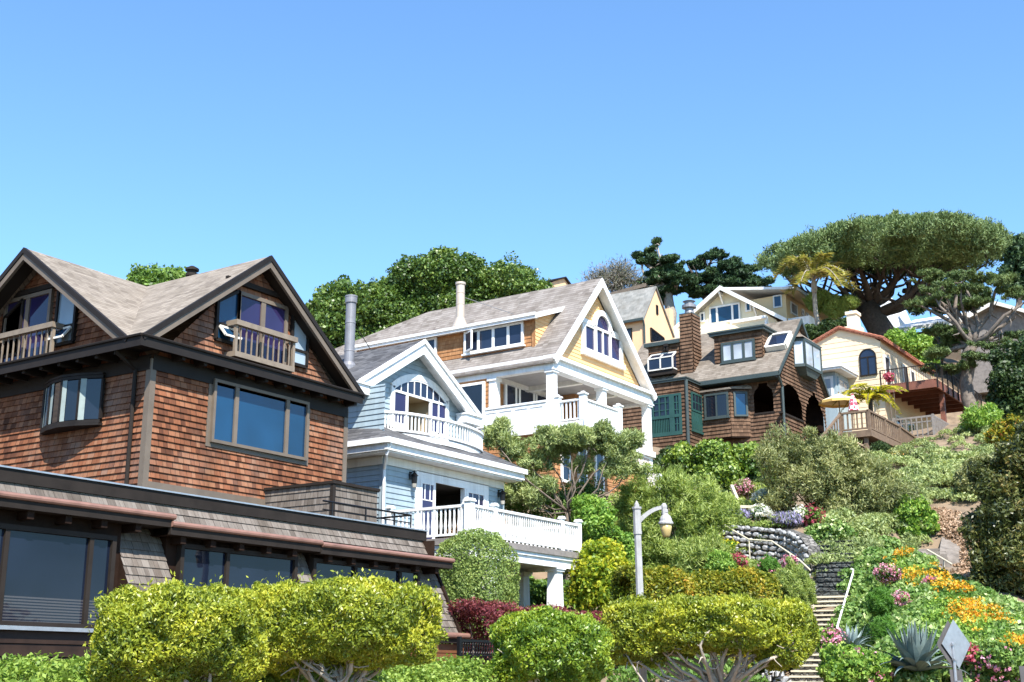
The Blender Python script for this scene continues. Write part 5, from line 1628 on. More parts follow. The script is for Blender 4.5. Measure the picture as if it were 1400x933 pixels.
    while y < Y0: mb.box(x0 - .1, x0 - .084, y - .008, y + .008, zd + .02, zd + .85); y += .13
    mb.build('railing', M['bronze'], dk)
    mb = MB(); mb.box(-.13, .13, -.13, .13, 0, 4.8)
    places = []
    for px, py in ((1288, 545), (1318, 548)):
        q = on(1, px, py, y0 + .25); places.append((q[0], y0 + .25, zd - 5.3))
    repeat('deck_post', mb, M['red_wood'], dk, places)
    # lower storey openings under the deck
    for a, b in ((74.5, 75.7), (76.6, 78.0)):
        window(Fr.off(.015), H, a, b, zb + .6, zb + 2.9, M['offwhite'], M['glass_dark'], fw=.12, d=.08, name='lower_door')
    return H

def peach_house():
    Y0, YB = 36.4, 43.0
    Fr = Face('front', Y0)
    X0, X1 = 69.55, 73.6
    xp, zp = 71.25, 26.5; ze = 24.15
    H = thing('peach_house', (X0, Y0, 19), 'small peach stucco house with a steep pale grey slate roof and slit window', 'house')
    Sd = Face('side', X0)
    courses(Fr, lambda z: (X0, X1) if z < ze else (X0 + (xp - X0) * min(1, (z - ze) / (zp - ze)), X1 + (xp - X1) * min(1, (z - ze + .4) / (zp - ze + .4))), 18, zp, .5, .0, lip=False).build('gable_wall', M['peach'], H)
    courses(Sd, lambda z: (Y0, YB), 18, ze, .5, .0, lip=False).build('side_wall', M['peach'], H)
    mb = MB(); mb.box(X1 - .1, X1 - .02, Y0 + .1, YB, 18, 23); mb.box(X0 + .05, X1 - .1, YB - .1, YB, 18, 23); mb.build('rear_wall', M['peach'], H)
    mb = MB()
    sl = (zp - ze) / (xp - X0)
    mb.slab([(X0 - .25, Y0 - .12, ze - .25 * sl + .06), (xp, Y0 - .12, zp + .06), (xp, YB, zp + .06), (X0 - .25, YB, ze - .25 * sl + .06)], .1)
    mb.slab([(xp, Y0 - .12, zp + .06), (X1 + .1, Y0 - .12, ze - .45), (X1 + .1, YB, ze - .45), (xp, YB, zp + .06)], .1)
    rf = mb.build('roof', M['roof_pale'], H)
    mb = MB(); mb.box(X0 - .32, X0 - .2, Y0 - .1, YB, ze - .36, ze - .2); mb.tube([(X0 - .2, Y0 - .06, ze - .3), (X0 - .06, Y0 - .06, ze - .7), (X0 - .06, Y0 - .06, 18)], .07, 6); mb.build('gutter', M['slategreen'], rf)
    a, z1 = Fr.uz(896.5, 417); b, z0 = Fr.uz(899.5, 431)
    window(Fr, H, a, b, z0, z1, M['darktrim'], M['glass_dark'], fw=.04, d=.05, name='slit_window')
    a, z1 = Fr.uz(889, 449); b, z0 = Fr.uz(907, 464)
    poly_window(Fr, H, [(a, z0 - .5), (b, z0 - .5), (b, z0 + .05), (a, z1)], M['darktrim'], M['glass_dark'], fw=.1, d=.08)
    u, z = Sd.uz(862, 450)
    window(Sd, H, Sd.uz(855, 455)[0] - .5, Sd.uz(855, 455)[0] + .5, ze - 1.9, ze - .7, M['bronze'], M['glass_dark'], fw=.07, d=.06)
    mb = MB(); c = far(912, 428, 84); mb.box(c[0] - .3, c[0] + .3, Y0 + .8, Y0 + 1.4, 20, far(912, 424, 84)[2]); mb.build('chimney', M['peach'], H)
    return H

def craftsman_house():
    c = far(985, 392, 92); X0 = c[0]
    Sd = Face('side', X0)
    yp, zp = Sd.uz(985, 392)
    ya, za = Sd.uz(925, 429); yr, zr = Sd.uz(1076, 437)
    zb = 21.0
    H = thing('bungalow_house', (X0, yp, zb), 'ivory bungalow on the ridge with broad white gable and pale orange wing', 'house')
    s = (zp - zr) / (yp - yr)
    wl, wr = yp + (yp - yr) * .93, yr + .7
    W = Face('side', X0 + .7)
    courses(W, lambda z: (wr, wl) if z < zr else (wr + (yp - wr) * min(1, (z - zr) / (zp - zr)), wl + (yp - wl) * min(1, (z - zr) / (zp - zr))), zb, zp - .15, .6, 0, lip=False).build('gable_wall', M['ivory'], H)
    XB = X0 + 9
    ylf = yp + (yp - yr)
    mb = MB()
    mb.slab([(X0, yr, zr), (X0, yp, zp), (XB, yp, zp), (XB, yr, zr)], .18)
    mb.slab([(X0, yp, zp), (X0, ylf, zr), (XB, ylf, zr), (XB, yp, zp)], .18)
    rf = mb.build('roof', M['roof_pale'], H)
    mb = MB()
    F0 = Face('side', X0 - .01)
    F0.plate(mb, [(yr, zr - .25), (yp, zp - .28), (yp, zp + .06), (yr, zr + .06)], 0, .12); F0.plate(mb, [(yp, zp - .28), (ylf, zr - .25), (ylf, zr + .06), (yp, zp + .06)], 0, .12)
    mb.build('rake_board', M['white'], rf)
    # eave brackets
    mb = MB()
    for t in (0.03, .5, -.5):
        y = yp + t * (yp - yr); z = zp - abs(t) * (zp - zr) - .3
        mb.bar((X0 + .02, y, z - .05), (X0 + .7, y, z - .05), .14, .16); mb.bar((X0 + .15, y, z - .1), (X0 + .68, y, z - .8), .12, .12)
    mb.build('bracket', M['white'], rf)
    # windows
    for (x0, y0, x1, y1, cols) in ((970, 421, 1013, 438, 3), (957, 428, 964.5, 440, 1), (1019, 414, 1028, 426, 1)):
        u1, z1 = W.uz(x0, y0); u0, z0 = W.uz(x1, y1)
        ca = [u0 + (u1 - u0) * .25, u0 + (u1 - u0) * .75] if cols == 3 else None
        window(W, H, u0, u1, z0, z1, M['white'], M['glass_blue'], cols=cols, col_at=ca, fw=.12, mw=.16, d=.1)
    # lower porch gable in front with pergola beam
    mb = MB(); u0, z0 = Sd.off(.8).uz(1050, 434); u1, z1 = Sd.off(.8).uz(1002, 443)
    Sd.off(.8).box(mb, min(u0, u1), max(u0, u1), z1 - .1, z1 + .12, 0, .5); Sd.off(.8).box(mb, min(u0, u1), min(u0, u1) + .15, z1 - 1.6, z1 - .1, 0, .3); mb.build('awning', M['white'], H)
    mb = MB()
    q = [Sd.off(1.2).uz(*p) for p in ((905, 455), (925, 428), (975, 443), (975, 470))]
    mb.box(X0 - 1.5, X0 + .7, Sd.uz(1000, 450)[0], wl + 1.5, zb - 2, Sd.uz(960, 452)[1]); mb.build('front_porch', M['ivory'], H)
    # pale orange wing to the right
    xw = X0 + 3.2
    Ww = Face('side', xw)
    y0 = Ww.uz(1075, 420)[0]; zt = Ww.uz(1075, 402)[1]
    Yw = y0
    Wf = Face('front', Yw)
    courses(Ww, lambda z: (y0, yp), zb, zt, .8, 0, lip=False).build('wing_wall', M['paleorange'], H)
    xe = Wf.uz(1133, 445)[0] + 1.2
    courses(Wf, lambda z: (xw, xe), zb, zt, .8, 0, lip=False).build('wing_wall', M['paleorange'], H)
    mb = MB()
    za = zt + .35
    mb.slab([(xw - 1.0, Yw - 1.3, zt + .1), (xe + .6, Yw - 1.3, zt + .1), (xe + .6, yp + 1, zt + 1.1), (xw - 1.0, yp + 1, zt + 1.1)], .2)
    mb.build('wing_roof', M['white'], H)
    mb = MB(); mb.slab([(xw - .9, Yw - 1.2, zt - .13), (xe + .5, Yw - 1.2, zt - .13), (xe + .5, Yw + .1, zt + .13), (xw - .9, Yw + .1, zt + .13)], .04); mb.build('wing_soffit', M['paleorange'], H)
    u1, z1 = Ww.uz(1057, 405); u0, z0 = Ww.uz(1070, 420)
    window(Ww, H, u0, u1, z0, z1, M['white'], M['glass_blue'], fw=.1, d=.08)
    for a, b, t_, bo in ((1080, 1090, 412, 434), (1095, 1099, 422, 433), (1101, 1105, 427, 437)):
        u0, z1 = Wf.uz(a, t_); u1, z0 = Wf.uz(b, bo)
        window(Wf, H, u0, u1, z0, z1, M['white'], M['glass_curtain'], fw=.12, d=.08)
    # lower white annex
    q = far(1104, 445, 86)
    mb = MB(); a = Face('side', X0 + 1.0); u0 = a.uz(1108, 450)[0]; u1 = a.uz(1078, 450)[0]; z1 = a.uz(1090, 434)[1]
    mb.box(X0 + 1.0, X0 + 6, u0, u1, zb - 1, z1); mb.build('annex', M['white'], H)
    window(a, H, a.uz(1106, 460)[0], a.uz(1090, 460)[0], z1 - 2.4, z1 - .6, M['white'], M['glass_blue'], fw=.12, d=.08)
    return H

def ridge_buildings():
    # small roof beyond the big round tree
    c = far(770, 380, 92); 
    H = thing('ridge_house', (c[0], c[1], c[2] - 4), 'little peach gabled house peeping over the yellow house roof', 'house')
    Fr = Face('front', c[1]); 
    u0, z0 = Fr.uz(752, 385); u1, z1 = Fr.uz(786, 388); up, zp = Fr.uz(771, 380.5)
    courses(Fr, gable(u0, u1, z0 - .1, up, zp), z0 - 4, zp - .05, .8, 0, lip=False).build('gable_wall', M['peach'], H)
    mb = MB(); mb.slab([(u0 - .3, c[1] - .2, z0), (up, c[1] - .2, zp + .1), (up, c[1] + 5, zp + .1), (u0 - .3, c[1] + 5, z0)], .12); mb.slab([(up, c[1] - .2, zp + .1), (u1 + .3, c[1] - .2, z0 - .1), (u1 + .3, c[1] + 5, z0 - .1), (up, c[1] + 5, zp + .1)], .12)
    mb.build('roof', M['bronze'], H)
    mb = MB(); mb.box(u0, u0 + .1, c[1] + .1, c[1] + 5, z0 - 4, z0 - .1); mb.build('side_wall', M['peach'], H)
    # dark low roof beside the cypress
    c = far(845, 394, 98)
    H = thing('brown_roof_house', (c[0], c[1], c[2] - 4), 'house with low brown roof half hidden under the dark cypress', 'house')
    Sd = Face('side', c[0])
    u1, z1 = Sd.uz(826, 398); u0, z0 = Sd.uz(860, 397)
    mb = MB(); mb.slab([(c[0] - .6, u0, z0), (c[0] - .6, u1, z0 - .2), (c[0] + 3, u1, z0 + 1.2), (c[0] + 3, u0, z0 + 1.4)], .3); mb.build('roof', M['browntrim'], H)
    mb = MB(); mb.box(c[0], c[0] + 4, u0 + .3, u1 - .3, z0 - 4, z0 - .35); mb.build('wall', M['browntrim'], H)
    # white building behind the big pine
    c = far(1212, 430, 112)
    Sd = Face('side', c[0])
    u1, z1 = Sd.uz(1202, 414); u0, z0 = Sd.uz(1226, 445)
    H = thing('white_house', (c[0], c[1], z0 - 3), 'tall white house showing between the pine trunk and the white roof', 'house')
    mb = MB()
    Sd.plate(mb, [(u0, z0 - 3), (u1, z0 - 3), (u1, z1 - .6), ((u0 * .35 + u1 * .65), z1 + .9), (u0, z1 - 1.8)], -6, 0); mb.build('wall', M['white'], H)
    window(Sd, H, u0 + (u1 - u0) * .5, u0 + (u1 - u0) * .8, z0 + .2, z1 - 1.2, M['offwhite'], M['glass_dark'], fw=.15, d=.1)
    mb = MB(); Sd.box(mb, u0 - .3, u1 - .3, z0 - 1.2, z0 + .1, .2, 1.6); Sd.box(mb, u0 + .5, u0 + 1.0, z0 + .1, z0 + .9, .5, 1.2); mb.build('terrace_wall', M['white'], H)
    # long white flat roof
    c = far(1222, 452, 104)
    Sd = Face('side', c[0])
    u1, z1 = Sd.uz(1224, 452); u0 = Sd.uz(1312, 440)[0]
    H = thing('flat_roof_house', (c[0], c[1], z1 - 3), 'long low house with a bright white sloping roof behind the layered pine', 'house')
    zt = Sd.uz(1312, 424)[1]
    mb = MB(); mb.slab([(c[0] - .5, u0, z1), (c[0] - .5, u1, z1), (c[0] + 7, u1 + .3, z1 + 2.6), (c[0] + 7, u0, z1 + 2.6)], .3); mb.build('roof', M['white'], H)
    mb = MB(); mb.box(c[0] + .4, c[0] + 7, u0 + .2, u1 - .2, z1 - 3.5, z1 - .32); mb.build('wall', M['browntrim'], H)
    window(Face('side', c[0] + .4), H, u0 + 1, u1 - 1, z1 - 2.4, z1 - .8, M['bronze'], M['glass_blue'], cols=5, fw=.1, d=.08)
    # grey house at the right edge
    c = far(1360, 440, 92)
    Sd = Face('side', c[0])
    u1, z1 = Sd.uz(1314, 455); up, zp = Sd.uz(1362, 418); 
    u0 = up - (u1 - up) * 1.5
    H = thing('grey_house', (c[0], c[1], z1 - 3), 'grey stucco house with low grey roof at the right edge of the ridge', 'house')
    zlo = Sd.uz(1330, 500)[1] - 2
    zs = z1 + .6
    Sd.plate(M_ := MB(), [(u0, zlo), (u1, zlo), (u1, zs), (up, zp - .1), (u0, zs - .8)], -8, 0); M_.build('wall', M['grey_wood'], H)
    mb = MB(); mb.slab([(c[0] - .7, u1 + .6, zs - .15), (c[0] - .7, up, zp + .15), (c[0] + 9, up, zp + .15), (c[0] + 9, u1 + .6, zs - .15)], .2)
    mb.slab([(c[0] - .7, up, zp + .15), (c[0] - .7, u0 - .6, zs - 1.0), (c[0] + 9, u0 - .6, zs - 1.0), (c[0] + 9, up, zp + .15)], .2); mb.build('roof', M['roof_pale'], H)
    mb = MB(); Sd.plate(mb, [(u1 + .6, zs - .4), (up, zp - .1), (up, zp + .17), (u1 + .6, zs - .12)], .7, .8); Sd.plate(mb, [(u0 - .6, zs - 1.2), (u0 - .6, zs - .95), (up, zp + .17), (up, zp - .1)], .7, .8); mb.build('rake_board', M['offwhite'], H)
cream_house(); peach_house(); craftsman_house(); ridge_buildings()
# ------------------------------------------------------------------ planting kit
def unit(v):
    return v / np.maximum(np.linalg.norm(v, axis=-1, keepdims=True), 1e-9)

def leaf_mesh(name, C, N, Ln, Wd, mat, parent=None, rnd=None, facing=.5, droop=0.0, along=None, bend=0.0):
    """Many leaves as one mesh. C centres, N outward directions; every leaf a small rhombus.
    facing: how closely a leaf's face follows N (the rest is chance); along: preferred leaf axis."""
    n = len(C)
    Ln = np.broadcast_to(np.asarray(Ln, float), (n,)) * rng.uniform(.7, 1.3, n)
    Wd = np.broadcast_to(np.asarray(Wd, float), (n,)) * rng.uniform(.7, 1.3, n)
    nn = unit(N * facing + rng.normal(size=(n, 3)) * (1 - facing) * .8)
    ax = rng.normal(size=(n, 3)) if along is None else along + rng.normal(size=(n, 3)) * .45
    ax[:, 2] -= droop
    t = unit(ax - nn * (ax * nn).sum(1, keepdims=True))
    s = np.cross(nn, t)
    a = C - t * (Ln / 2)[:, None]; b = C + t * (Ln / 2)[:, None] - nn * (Ln * bend)[:, None]
    m = C + nn * (Wd * .15)[:, None]
    l = m - s * (Wd / 2)[:, None]; r = m + s * (Wd / 2)[:, None]
    V = np.stack([a, l, b, r], 1).reshape(-1, 3).astype(np.float32)
    me = bpy.data.meshes.new(name)
    me.vertices.add(4 * n); me.vertices.foreach_set('co', V.ravel())
    me.loops.add(4 * n); me.loops.foreach_set('vertex_index', np.arange(4 * n, dtype=np.int32))
    me.polygons.add(n)
    me.polygons.foreach_set('loop_start', np.arange(0, 4 * n, 4, dtype=np.int32))
    me.polygons.foreach_set('loop_total', np.full(n, 4, dtype=np.int32))
    me.update(calc_edges=True)
    if rnd is None: rnd = rng.random(n)
    at = me.attributes.new('rnd', 'FLOAT', 'FACE'); at.data.foreach_set('value', np.asarray(rnd, np.float32))
    me.materials.append(mat)
    o = bpy.data.objects.new(name, me); COL.objects.link(o)
    if parent is not None:
        o.parent = parent; o.matrix_parent_inverse = parent.matrix_basis.inverted()
    return o

def blob_points(blobs, n, shell=.72, expo=2.0, lump=.12, inner=.15, freq=3.0):
    """Points through the outer part of a union of rounded blobs [(centre, radii)] with outward directions."""
    c = np.array([b[0] for b in blobs], float); r = np.array([b[1] for b in blobs], float)
    area = (r[:, 0] * r[:, 1] + r[:, 1] * r[:, 2] + r[:, 0] * r[:, 2])
    out_c, out_n, got = [], [], 0
    ph = rng.uniform(0, 6.28, (4, 3))
    while got < n:
        m = int((n - got) * 1.5) + 60
        k = rng.choice(len(c), m, p=area / area.sum())
        d = unit(rng.normal(size=(m, 3)))
        rad = 1.0 / (np.abs(d) ** expo).sum(1) ** (1 / expo)
        u = np.where(rng.random(m) < inner, rng.uniform(.3, shell, m), rng.uniform(shell, 1.0, m) ** .5)
        lm = 1 + lump * sum(np.sin((d * freq * (i + 1) * .7 + ph[i] + k[:, None] * 1.7)).prod(1) * 1.6 for i in range(4)) / 1.6
        p = c[k] + d * r[k] * (rad * u * lm)[:, None]
        q = np.ones(m, bool)
        if len(c) > 1:
            # drop what lies deep inside another blob
            for j in range(len(c)):
                e = (np.abs((p - c[j]) / r[j]) ** expo).sum(1) ** (1 / expo)
                q &= ~((e < .62) & (k != j))
        out_c.append(p[q]); out_n.append(unit(d[q] / r[k[q]])); got += int(q.sum())
    return np.concatenate(out_c)[:n], np.concatenate(out_n)[:n]

def clumps(P, N, per, spread, flat=1.0):
    """Each point becomes a clump of leaves."""
    n = len(P)
    o = rng.normal(size=(n, per, 3)) * spread
    o[..., 2] *= flat
    C = (P[:, None] + o).reshape(-1, 3)
    NN = unit(np.repeat(N, per, 0) * .8 + unit(o.reshape(-1, 3)) * .6)
    shade = np.repeat(rng.random(n), per) * .6 + rng.random(n * per) * .4
    return C, NN, shade

def billow(blobs, n, rc, cover=1.5, expo=2.0, lump=.2, inner=.12, fill=.25, squash=1.0, freq=3.0):
    """Foliage in puffs: puff centres through the outer part of the blobs, leaves over each puff's surface."""
    blobs = [(_v(b[0]), _v(b[1])) for b in blobs]
    area = sum(4 * math.pi * ((b[1][0] * b[1][1]) ** 1.6 + (b[1][0] * b[1][2]) ** 1.6 + (b[1][1] * b[1][2]) ** 1.6) ** (1 / 1.6) / 3 ** (1 / 1.6) for b in blobs) * .7
    k = max(6, int(cover * area / (math.pi * rc * rc)))
    P, N = blob_points(blobs, k, .72, expo, lump, inner, freq)
    P = P - N * rc * .55
    r = rc * np.exp(rng.normal(size=k) * .32)
    w = r * r
    i = rng.choice(k, n, p=w / w.sum())
    d = unit(rng.normal(size=(n, 3)) + N[i] * .7)
    u = np.where(rng.random(n) < fill, rng.uniform(.2, .8, n), rng.uniform(.8, 1.08, n))
    # each puff is itself uneven
    ph = rng.uniform(0, 6.28, (k, 3))[i]
    u = u * (1 + .22 * np.sin(d[:, 0] * 5 + ph[:, 0]) * np.sin(d[:, 1] * 5 + ph[:, 1]) + .12 * np.sin(d[:, 2] * 9 + ph[:, 2]))
    o = d * (u * r[i])[:, None]; o[:, 2] *= squash
    C = P[i] + o
    sh = np.clip(rng.random(k)[i] * .38 + rng.random(n) * .62, 0, 1)
    return C, d, sh

def limb(mb, a, b, r0, r1, wob=.08, n=6, sag=0.0):
    a, b = _v(a), _v(b)
    L_ = np.linalg.norm(b - a)
    pts, rad = [], []
    off = rng.normal(size=3) * wob * L_
    for i in range(n + 1):
        t = i / n
        p = a + (b - a) * t + off * math.sin(math.pi * t) + rng.normal(size=3) * wob * .18 * L_ * (0 < i < n)
        p[2] -= sag * math.sin(math.pi * t)
        pts.append(p); rad.append(r0 + (r1 - r0) * t)
    mb.tube(pts, rad, 7, cap=True)
    return pts

def trunk_and_limbs(parent, base, fork, ends, r0, r1, bark, tip=.25, wob=.10, name='trunk', twigs=0, twig_len=.5):
    mb = MB()
    if np.linalg.norm(_v(fork) - _v(base)) > .05: limb(mb, base, fork, r0, r0 * .8, wob * .5)
    for e in ends:
        pts = limb(mb, fork, e, r1, r1 * tip, wob)
        for _ in range(twigs):
            i = rng.integers(2, len(pts))
            d = unit(rng.normal(size=3) + np.array((0, 0, .4))) * twig_len * rng.uniform(.5, 1.2)
            limb(mb, pts[i], pts[i] + d, r1 * .4, r1 * .12, wob, n=3)
    return mb.build(name, bark, parent, smooth=True)

LF = {}
LF['topiary'] = leaf('topiary leaves', [(.045, .070, .010, 1), (.115, .145, .015, 1), (.215, .23, .02, 1), (.31, .285, .03, 1)], trans=.3, rough=.4, spec=.5, k=1.85)
LF['topiary_green'] = leaf('green topiary leaves', [(.025, .055, .008, 1), (.075, .13, .014, 1), (.16, .215, .020, 1), (.27, .29, .03, 1)], trans=.3, rough=.4, spec=.5, k=1.8)
LF['low_hedge'] = leaf('low hedge leaves', [(.05, .10, .018, 1), (.12, .19, .03, 1), (.20, .27, .05, 1), (.27, .32, .075, 1)], trans=.3, k=1.5)
LF['grey_hedge'] = leaf('grey green hedge leaves', [(.045, .075, .022, 1), (.095, .14, .036, 1), (.165, .215, .056, 1), (.24, .275, .08, 1)], trans=.25, k=1.65)
LF['maroon'] = leaf('maroon leaves', [(.045, .012, .016, 1), (.10, .022, .028, 1), (.17, .04, .04, 1), (.20, .085, .07, 1)], trans=.3, k=1.5)
LF['golden'] = leaf('golden leaves', [(.035, .06, .010, 1), (.11, .14, .014, 1), (.25, .235, .022, 1), (.37, .26, .028, 1), (.36, .13, .028, 1)], trans=.3, pos_=[0, .35, .68, .92, 1], k=1.3)
LF['yellow'] = leaf('yellow leaves', [(.06, .13, .018, 1), (.17, .245, .022, 1), (.36, .38, .03, 1), (.50, .42, .04, 1)], trans=.4, k=1.3)
LF['green'] = leaf('mid green leaves', [(.028, .06, .014, 1), (.06, .115, .022, 1), (.11, .18, .035, 1), (.16, .22, .06, 1)], trans=.3, k=1.7)
LF['bright'] = leaf('bright green leaves', [(.05, .11, .018, 1), (.10, .19, .03, 1), (.18, .28, .045, 1), (.26, .34, .07, 1)], trans=.35, k=1.5)
LF['dark'] = leaf('dark green leaves', [(.010, .022, .007, 1), (.022, .045, .012, 1), (.045, .075, .02, 1), (.08, .12, .035, 1)], trans=.2, k=1.25)
LF['round_tree'] = leaf('glossy broad leaves', [(.014, .032, .008, 1), (.036, .07, .013, 1), (.075, .125, .022, 1), (.15, .19, .04, 1)], trans=.25, rough=.4, spec=.5, k=1.6)
LF['grey_green'] = leaf('soft grey green leaves', [(.060, .085, .035, 1), (.125, .16, .06, 1), (.21, .245, .092, 1), (.30, .32, .15, 1)], trans=.3, k=1.75)
LF['airy'] = leaf('light airy leaves', [(.065, .095, .028, 1), (.135, .18, .045, 1), (.215, .265, .07, 1), (.31, .34, .12, 1)], trans=.4, k=1.7)
LF['olive'] = leaf('dry olive leaves', [(.05, .06, .025, 1), (.11, .125, .05, 1), (.185, .195, .08, 1), (.27, .255, .12, 1)], trans=.3, k=1.85)
LF['bronze'] = leaf('bronze tipped leaves', [(.022, .03, .011, 1), (.055, .07, .018, 1), (.12, .125, .035, 1), (.26, .19, .07, 1)], trans=.22, rough=.4, spec=.5, pos_=[0, .4, .72, 1], k=1.45)
LF['pine'] = leaf('pine needles', [(.030, .052, .019, 1), (.064, .098, .033, 1), (.10, .142, .048, 1), (.148, .182, .075, 1)], trans=.15, rough=.6, k=1.6)
LF['pine_dark'] = leaf('layered pine needles', [(.025, .045, .016, 1), (.05, .08, .024, 1), (.085, .12, .035, 1), (.13, .16, .055, 1)], trans=.15, rough=.6, k=1.5)
LF['cypress'] = leaf('dark cypress sprays', [(.010, .024, .012, 1), (.020, .045, .018, 1), (.036, .07, .024, 1), (.06, .10, .035, 1)], trans=.12, rough=.6, k=1.35)
LF['dry_twig'] = leaf('grey dry twigs', [(.10, .09, .08, 1), (.18, .16, .14, 1), (.07, .08, .04, 1), (.16, .14, .11, 1)], trans=.1, rough=.8)
LF['palm'] = leaf('palm leaflets', [(.10, .125, .03, 1), (.20, .21, .055, 1), (.34, .31, .10, 1), (.44, .37, .16, 1)], trans=.3, rough=.4, spec=.5)
LF['fern'] = leaf('golden fern leaflets', [(.15, .20, .02, 1), (.30, .32, .03, 1), (.45, .42, .05, 1), (.40, .30, .06, 1)], trans=.4)
LF['ivy'] = leaf('ivy leaves', [(.03, .07, .016, 1), (.075, .135, .03, 1), (.15, .21, .06, 1), (.34, .36, .20, 1)], trans=.3, pos_=[0, .4, .75, 1], k=1.9)
LF['fennel'] = leaf('feathery green fronds', [(.05, .13, .02, 1), (.09, .20, .03, 1), (.14, .27, .05, 1)], trans=.4, k=1.35)
LF['orange_bloom'] = leaf('orange petals', [(.55, .17, .015, 1), (.66, .30, .02, 1), (.72, .46, .03, 1), (.70, .55, .08, 1)], trans=.3, k=1.0)
LF['pink_bloom'] = leaf('pink petals', [(.52, .13, .22, 1), (.65, .24, .36, 1), (.70, .36, .46, 1), (.72, .48, .55, 1)], trans=.3, k=1.0)
LF['red_bloom'] = leaf('red pink petals', [(.35, .03, .07, 1), (.50, .09, .14, 1), (.62, .20, .25, 1)], trans=.3, k=1.0)
LF['white_bloom'] = leaf('white petals', [(.55, .54, .48, 1), (.68, .67, .62, 1), (.74, .73, .70, 1)], trans=.3, k=1.05)
LF['lavender'] = leaf('lavender spikes', [(.22, .19, .38, 1), (.32, .28, .50, 1), (.44, .40, .60, 1), (.16, .19, .11, 1)], trans=.3, k=1.0)
LF['yellow_bloom'] = leaf('yellow petals', [(.55, .42, .03, 1), (.66, .54, .04, 1)], trans=.3)
LF['silver'] = leaf('silver leaves', [(.24, .27, .22, 1), (.38, .41, .36, 1), (.52, .54, .50, 1)], trans=.3)
LF['ivy_bright'] = leaf('glossy bright ivy leaves', [(.02, .05, .010, 1), (.07, .13, .02, 1), (.17, .24, .035, 1), (.26, .32, .06, 1)], trans=.25, rough=.4, spec=.5, k=1.3)
LF['litter'] = leaf('fallen dry leaves', [(.14, .085, .05, 1), (.26, .17, .105, 1), (.38, .26, .17, 1), (.20, .13, .08, 1)], trans=.1)

def px_blobs(D, items, depth=1.0):
    """Blobs surveyed in the photograph at distance D (m): (px, py, half width px, half height px[, extra depth m])."""
    out = []
    for it in items:
        px, py, rw, rh = it[:4]
        dd = it[4] if len(it) > 4 else 0.0
        c = far(px, py, D + dd)
        m = mpp(D + dd)
        out.append((c, (rw * m * depth, rw * m * depth, rh * m)))
    return out

def bush(name, label, cat, blobs, n, mat, ln, wd, base=None, bark='bark', per=0, spread=.1, group=None, stems=4, expo=2.0, shell=.7,
         lump=.14, facing=.45, droop=0.0, inner=.15, stem_r=.03, crown='crown', flat=1.0, freq=3.0, along_up=False, kind=None, rc=None, cover=1.5, fill=.25, squash=1.0):
    blobs = [(_v(b[0]), _v(b[1])) for b in blobs]
    c = sum(b[0] for b in blobs) / len(blobs)
    if base is None:
        base = np.array((c[0], c[1], ground(c[0], c[1])))
    lo = min(b[0][2] - b[1][2] for b in blobs)
    t = thing(name, base, label, cat, group)
    if kind: t['kind'] = kind
    if rc: C, NN, sh = billow(blobs, n, rc, cover, expo, lump, inner, fill, squash, freq)
    else:
        P, N = blob_points(blobs, n if not per else max(1, n // per), shell, expo, lump, inner, freq)
        if per: C, NN, sh = clumps(P, N, per, spread, flat)
        else: C, NN, sh = P, N, None
    if sh is None:
        w = .5 + .5 * np.sin(C[:, 0] * 4.1 + np.sin(C[:, 2] * 3.3) * 1.5) * np.sin(C[:, 1] * 3.7 + C[:, 2] * 2.9)
        sh = .55 * rng.random(len(C)) + .3 * w + .15 * rng.random(len(C))
    al = None
    if along_up: al = NN * .6 + np.array((0, 0, .7))
    leaf_mesh(crown, C, NN, ln, wd, mat, t, rnd=sh, facing=facing, droop=droop, along=al)
    if stems:
        ends = [b[0] + (rng.uniform(-.4, .4, 3) * np.array(b[1])) for b in blobs] 
        while len(ends) < stems:
            b = blobs[rng.integers(len(blobs))]; ends.append(b[0] + rng.uniform(-.6, .6, 3) * np.array(b[1]))
        mb = MB()
        for e in ends: limb(mb, base - np.array((0, 0, .15)) + rng.normal(size=3) * np.array((.12, .12, 0)), e, stem_r, stem_r * .3, .06)
        mb.build('stems', M[bark], t, smooth=True)
    return t

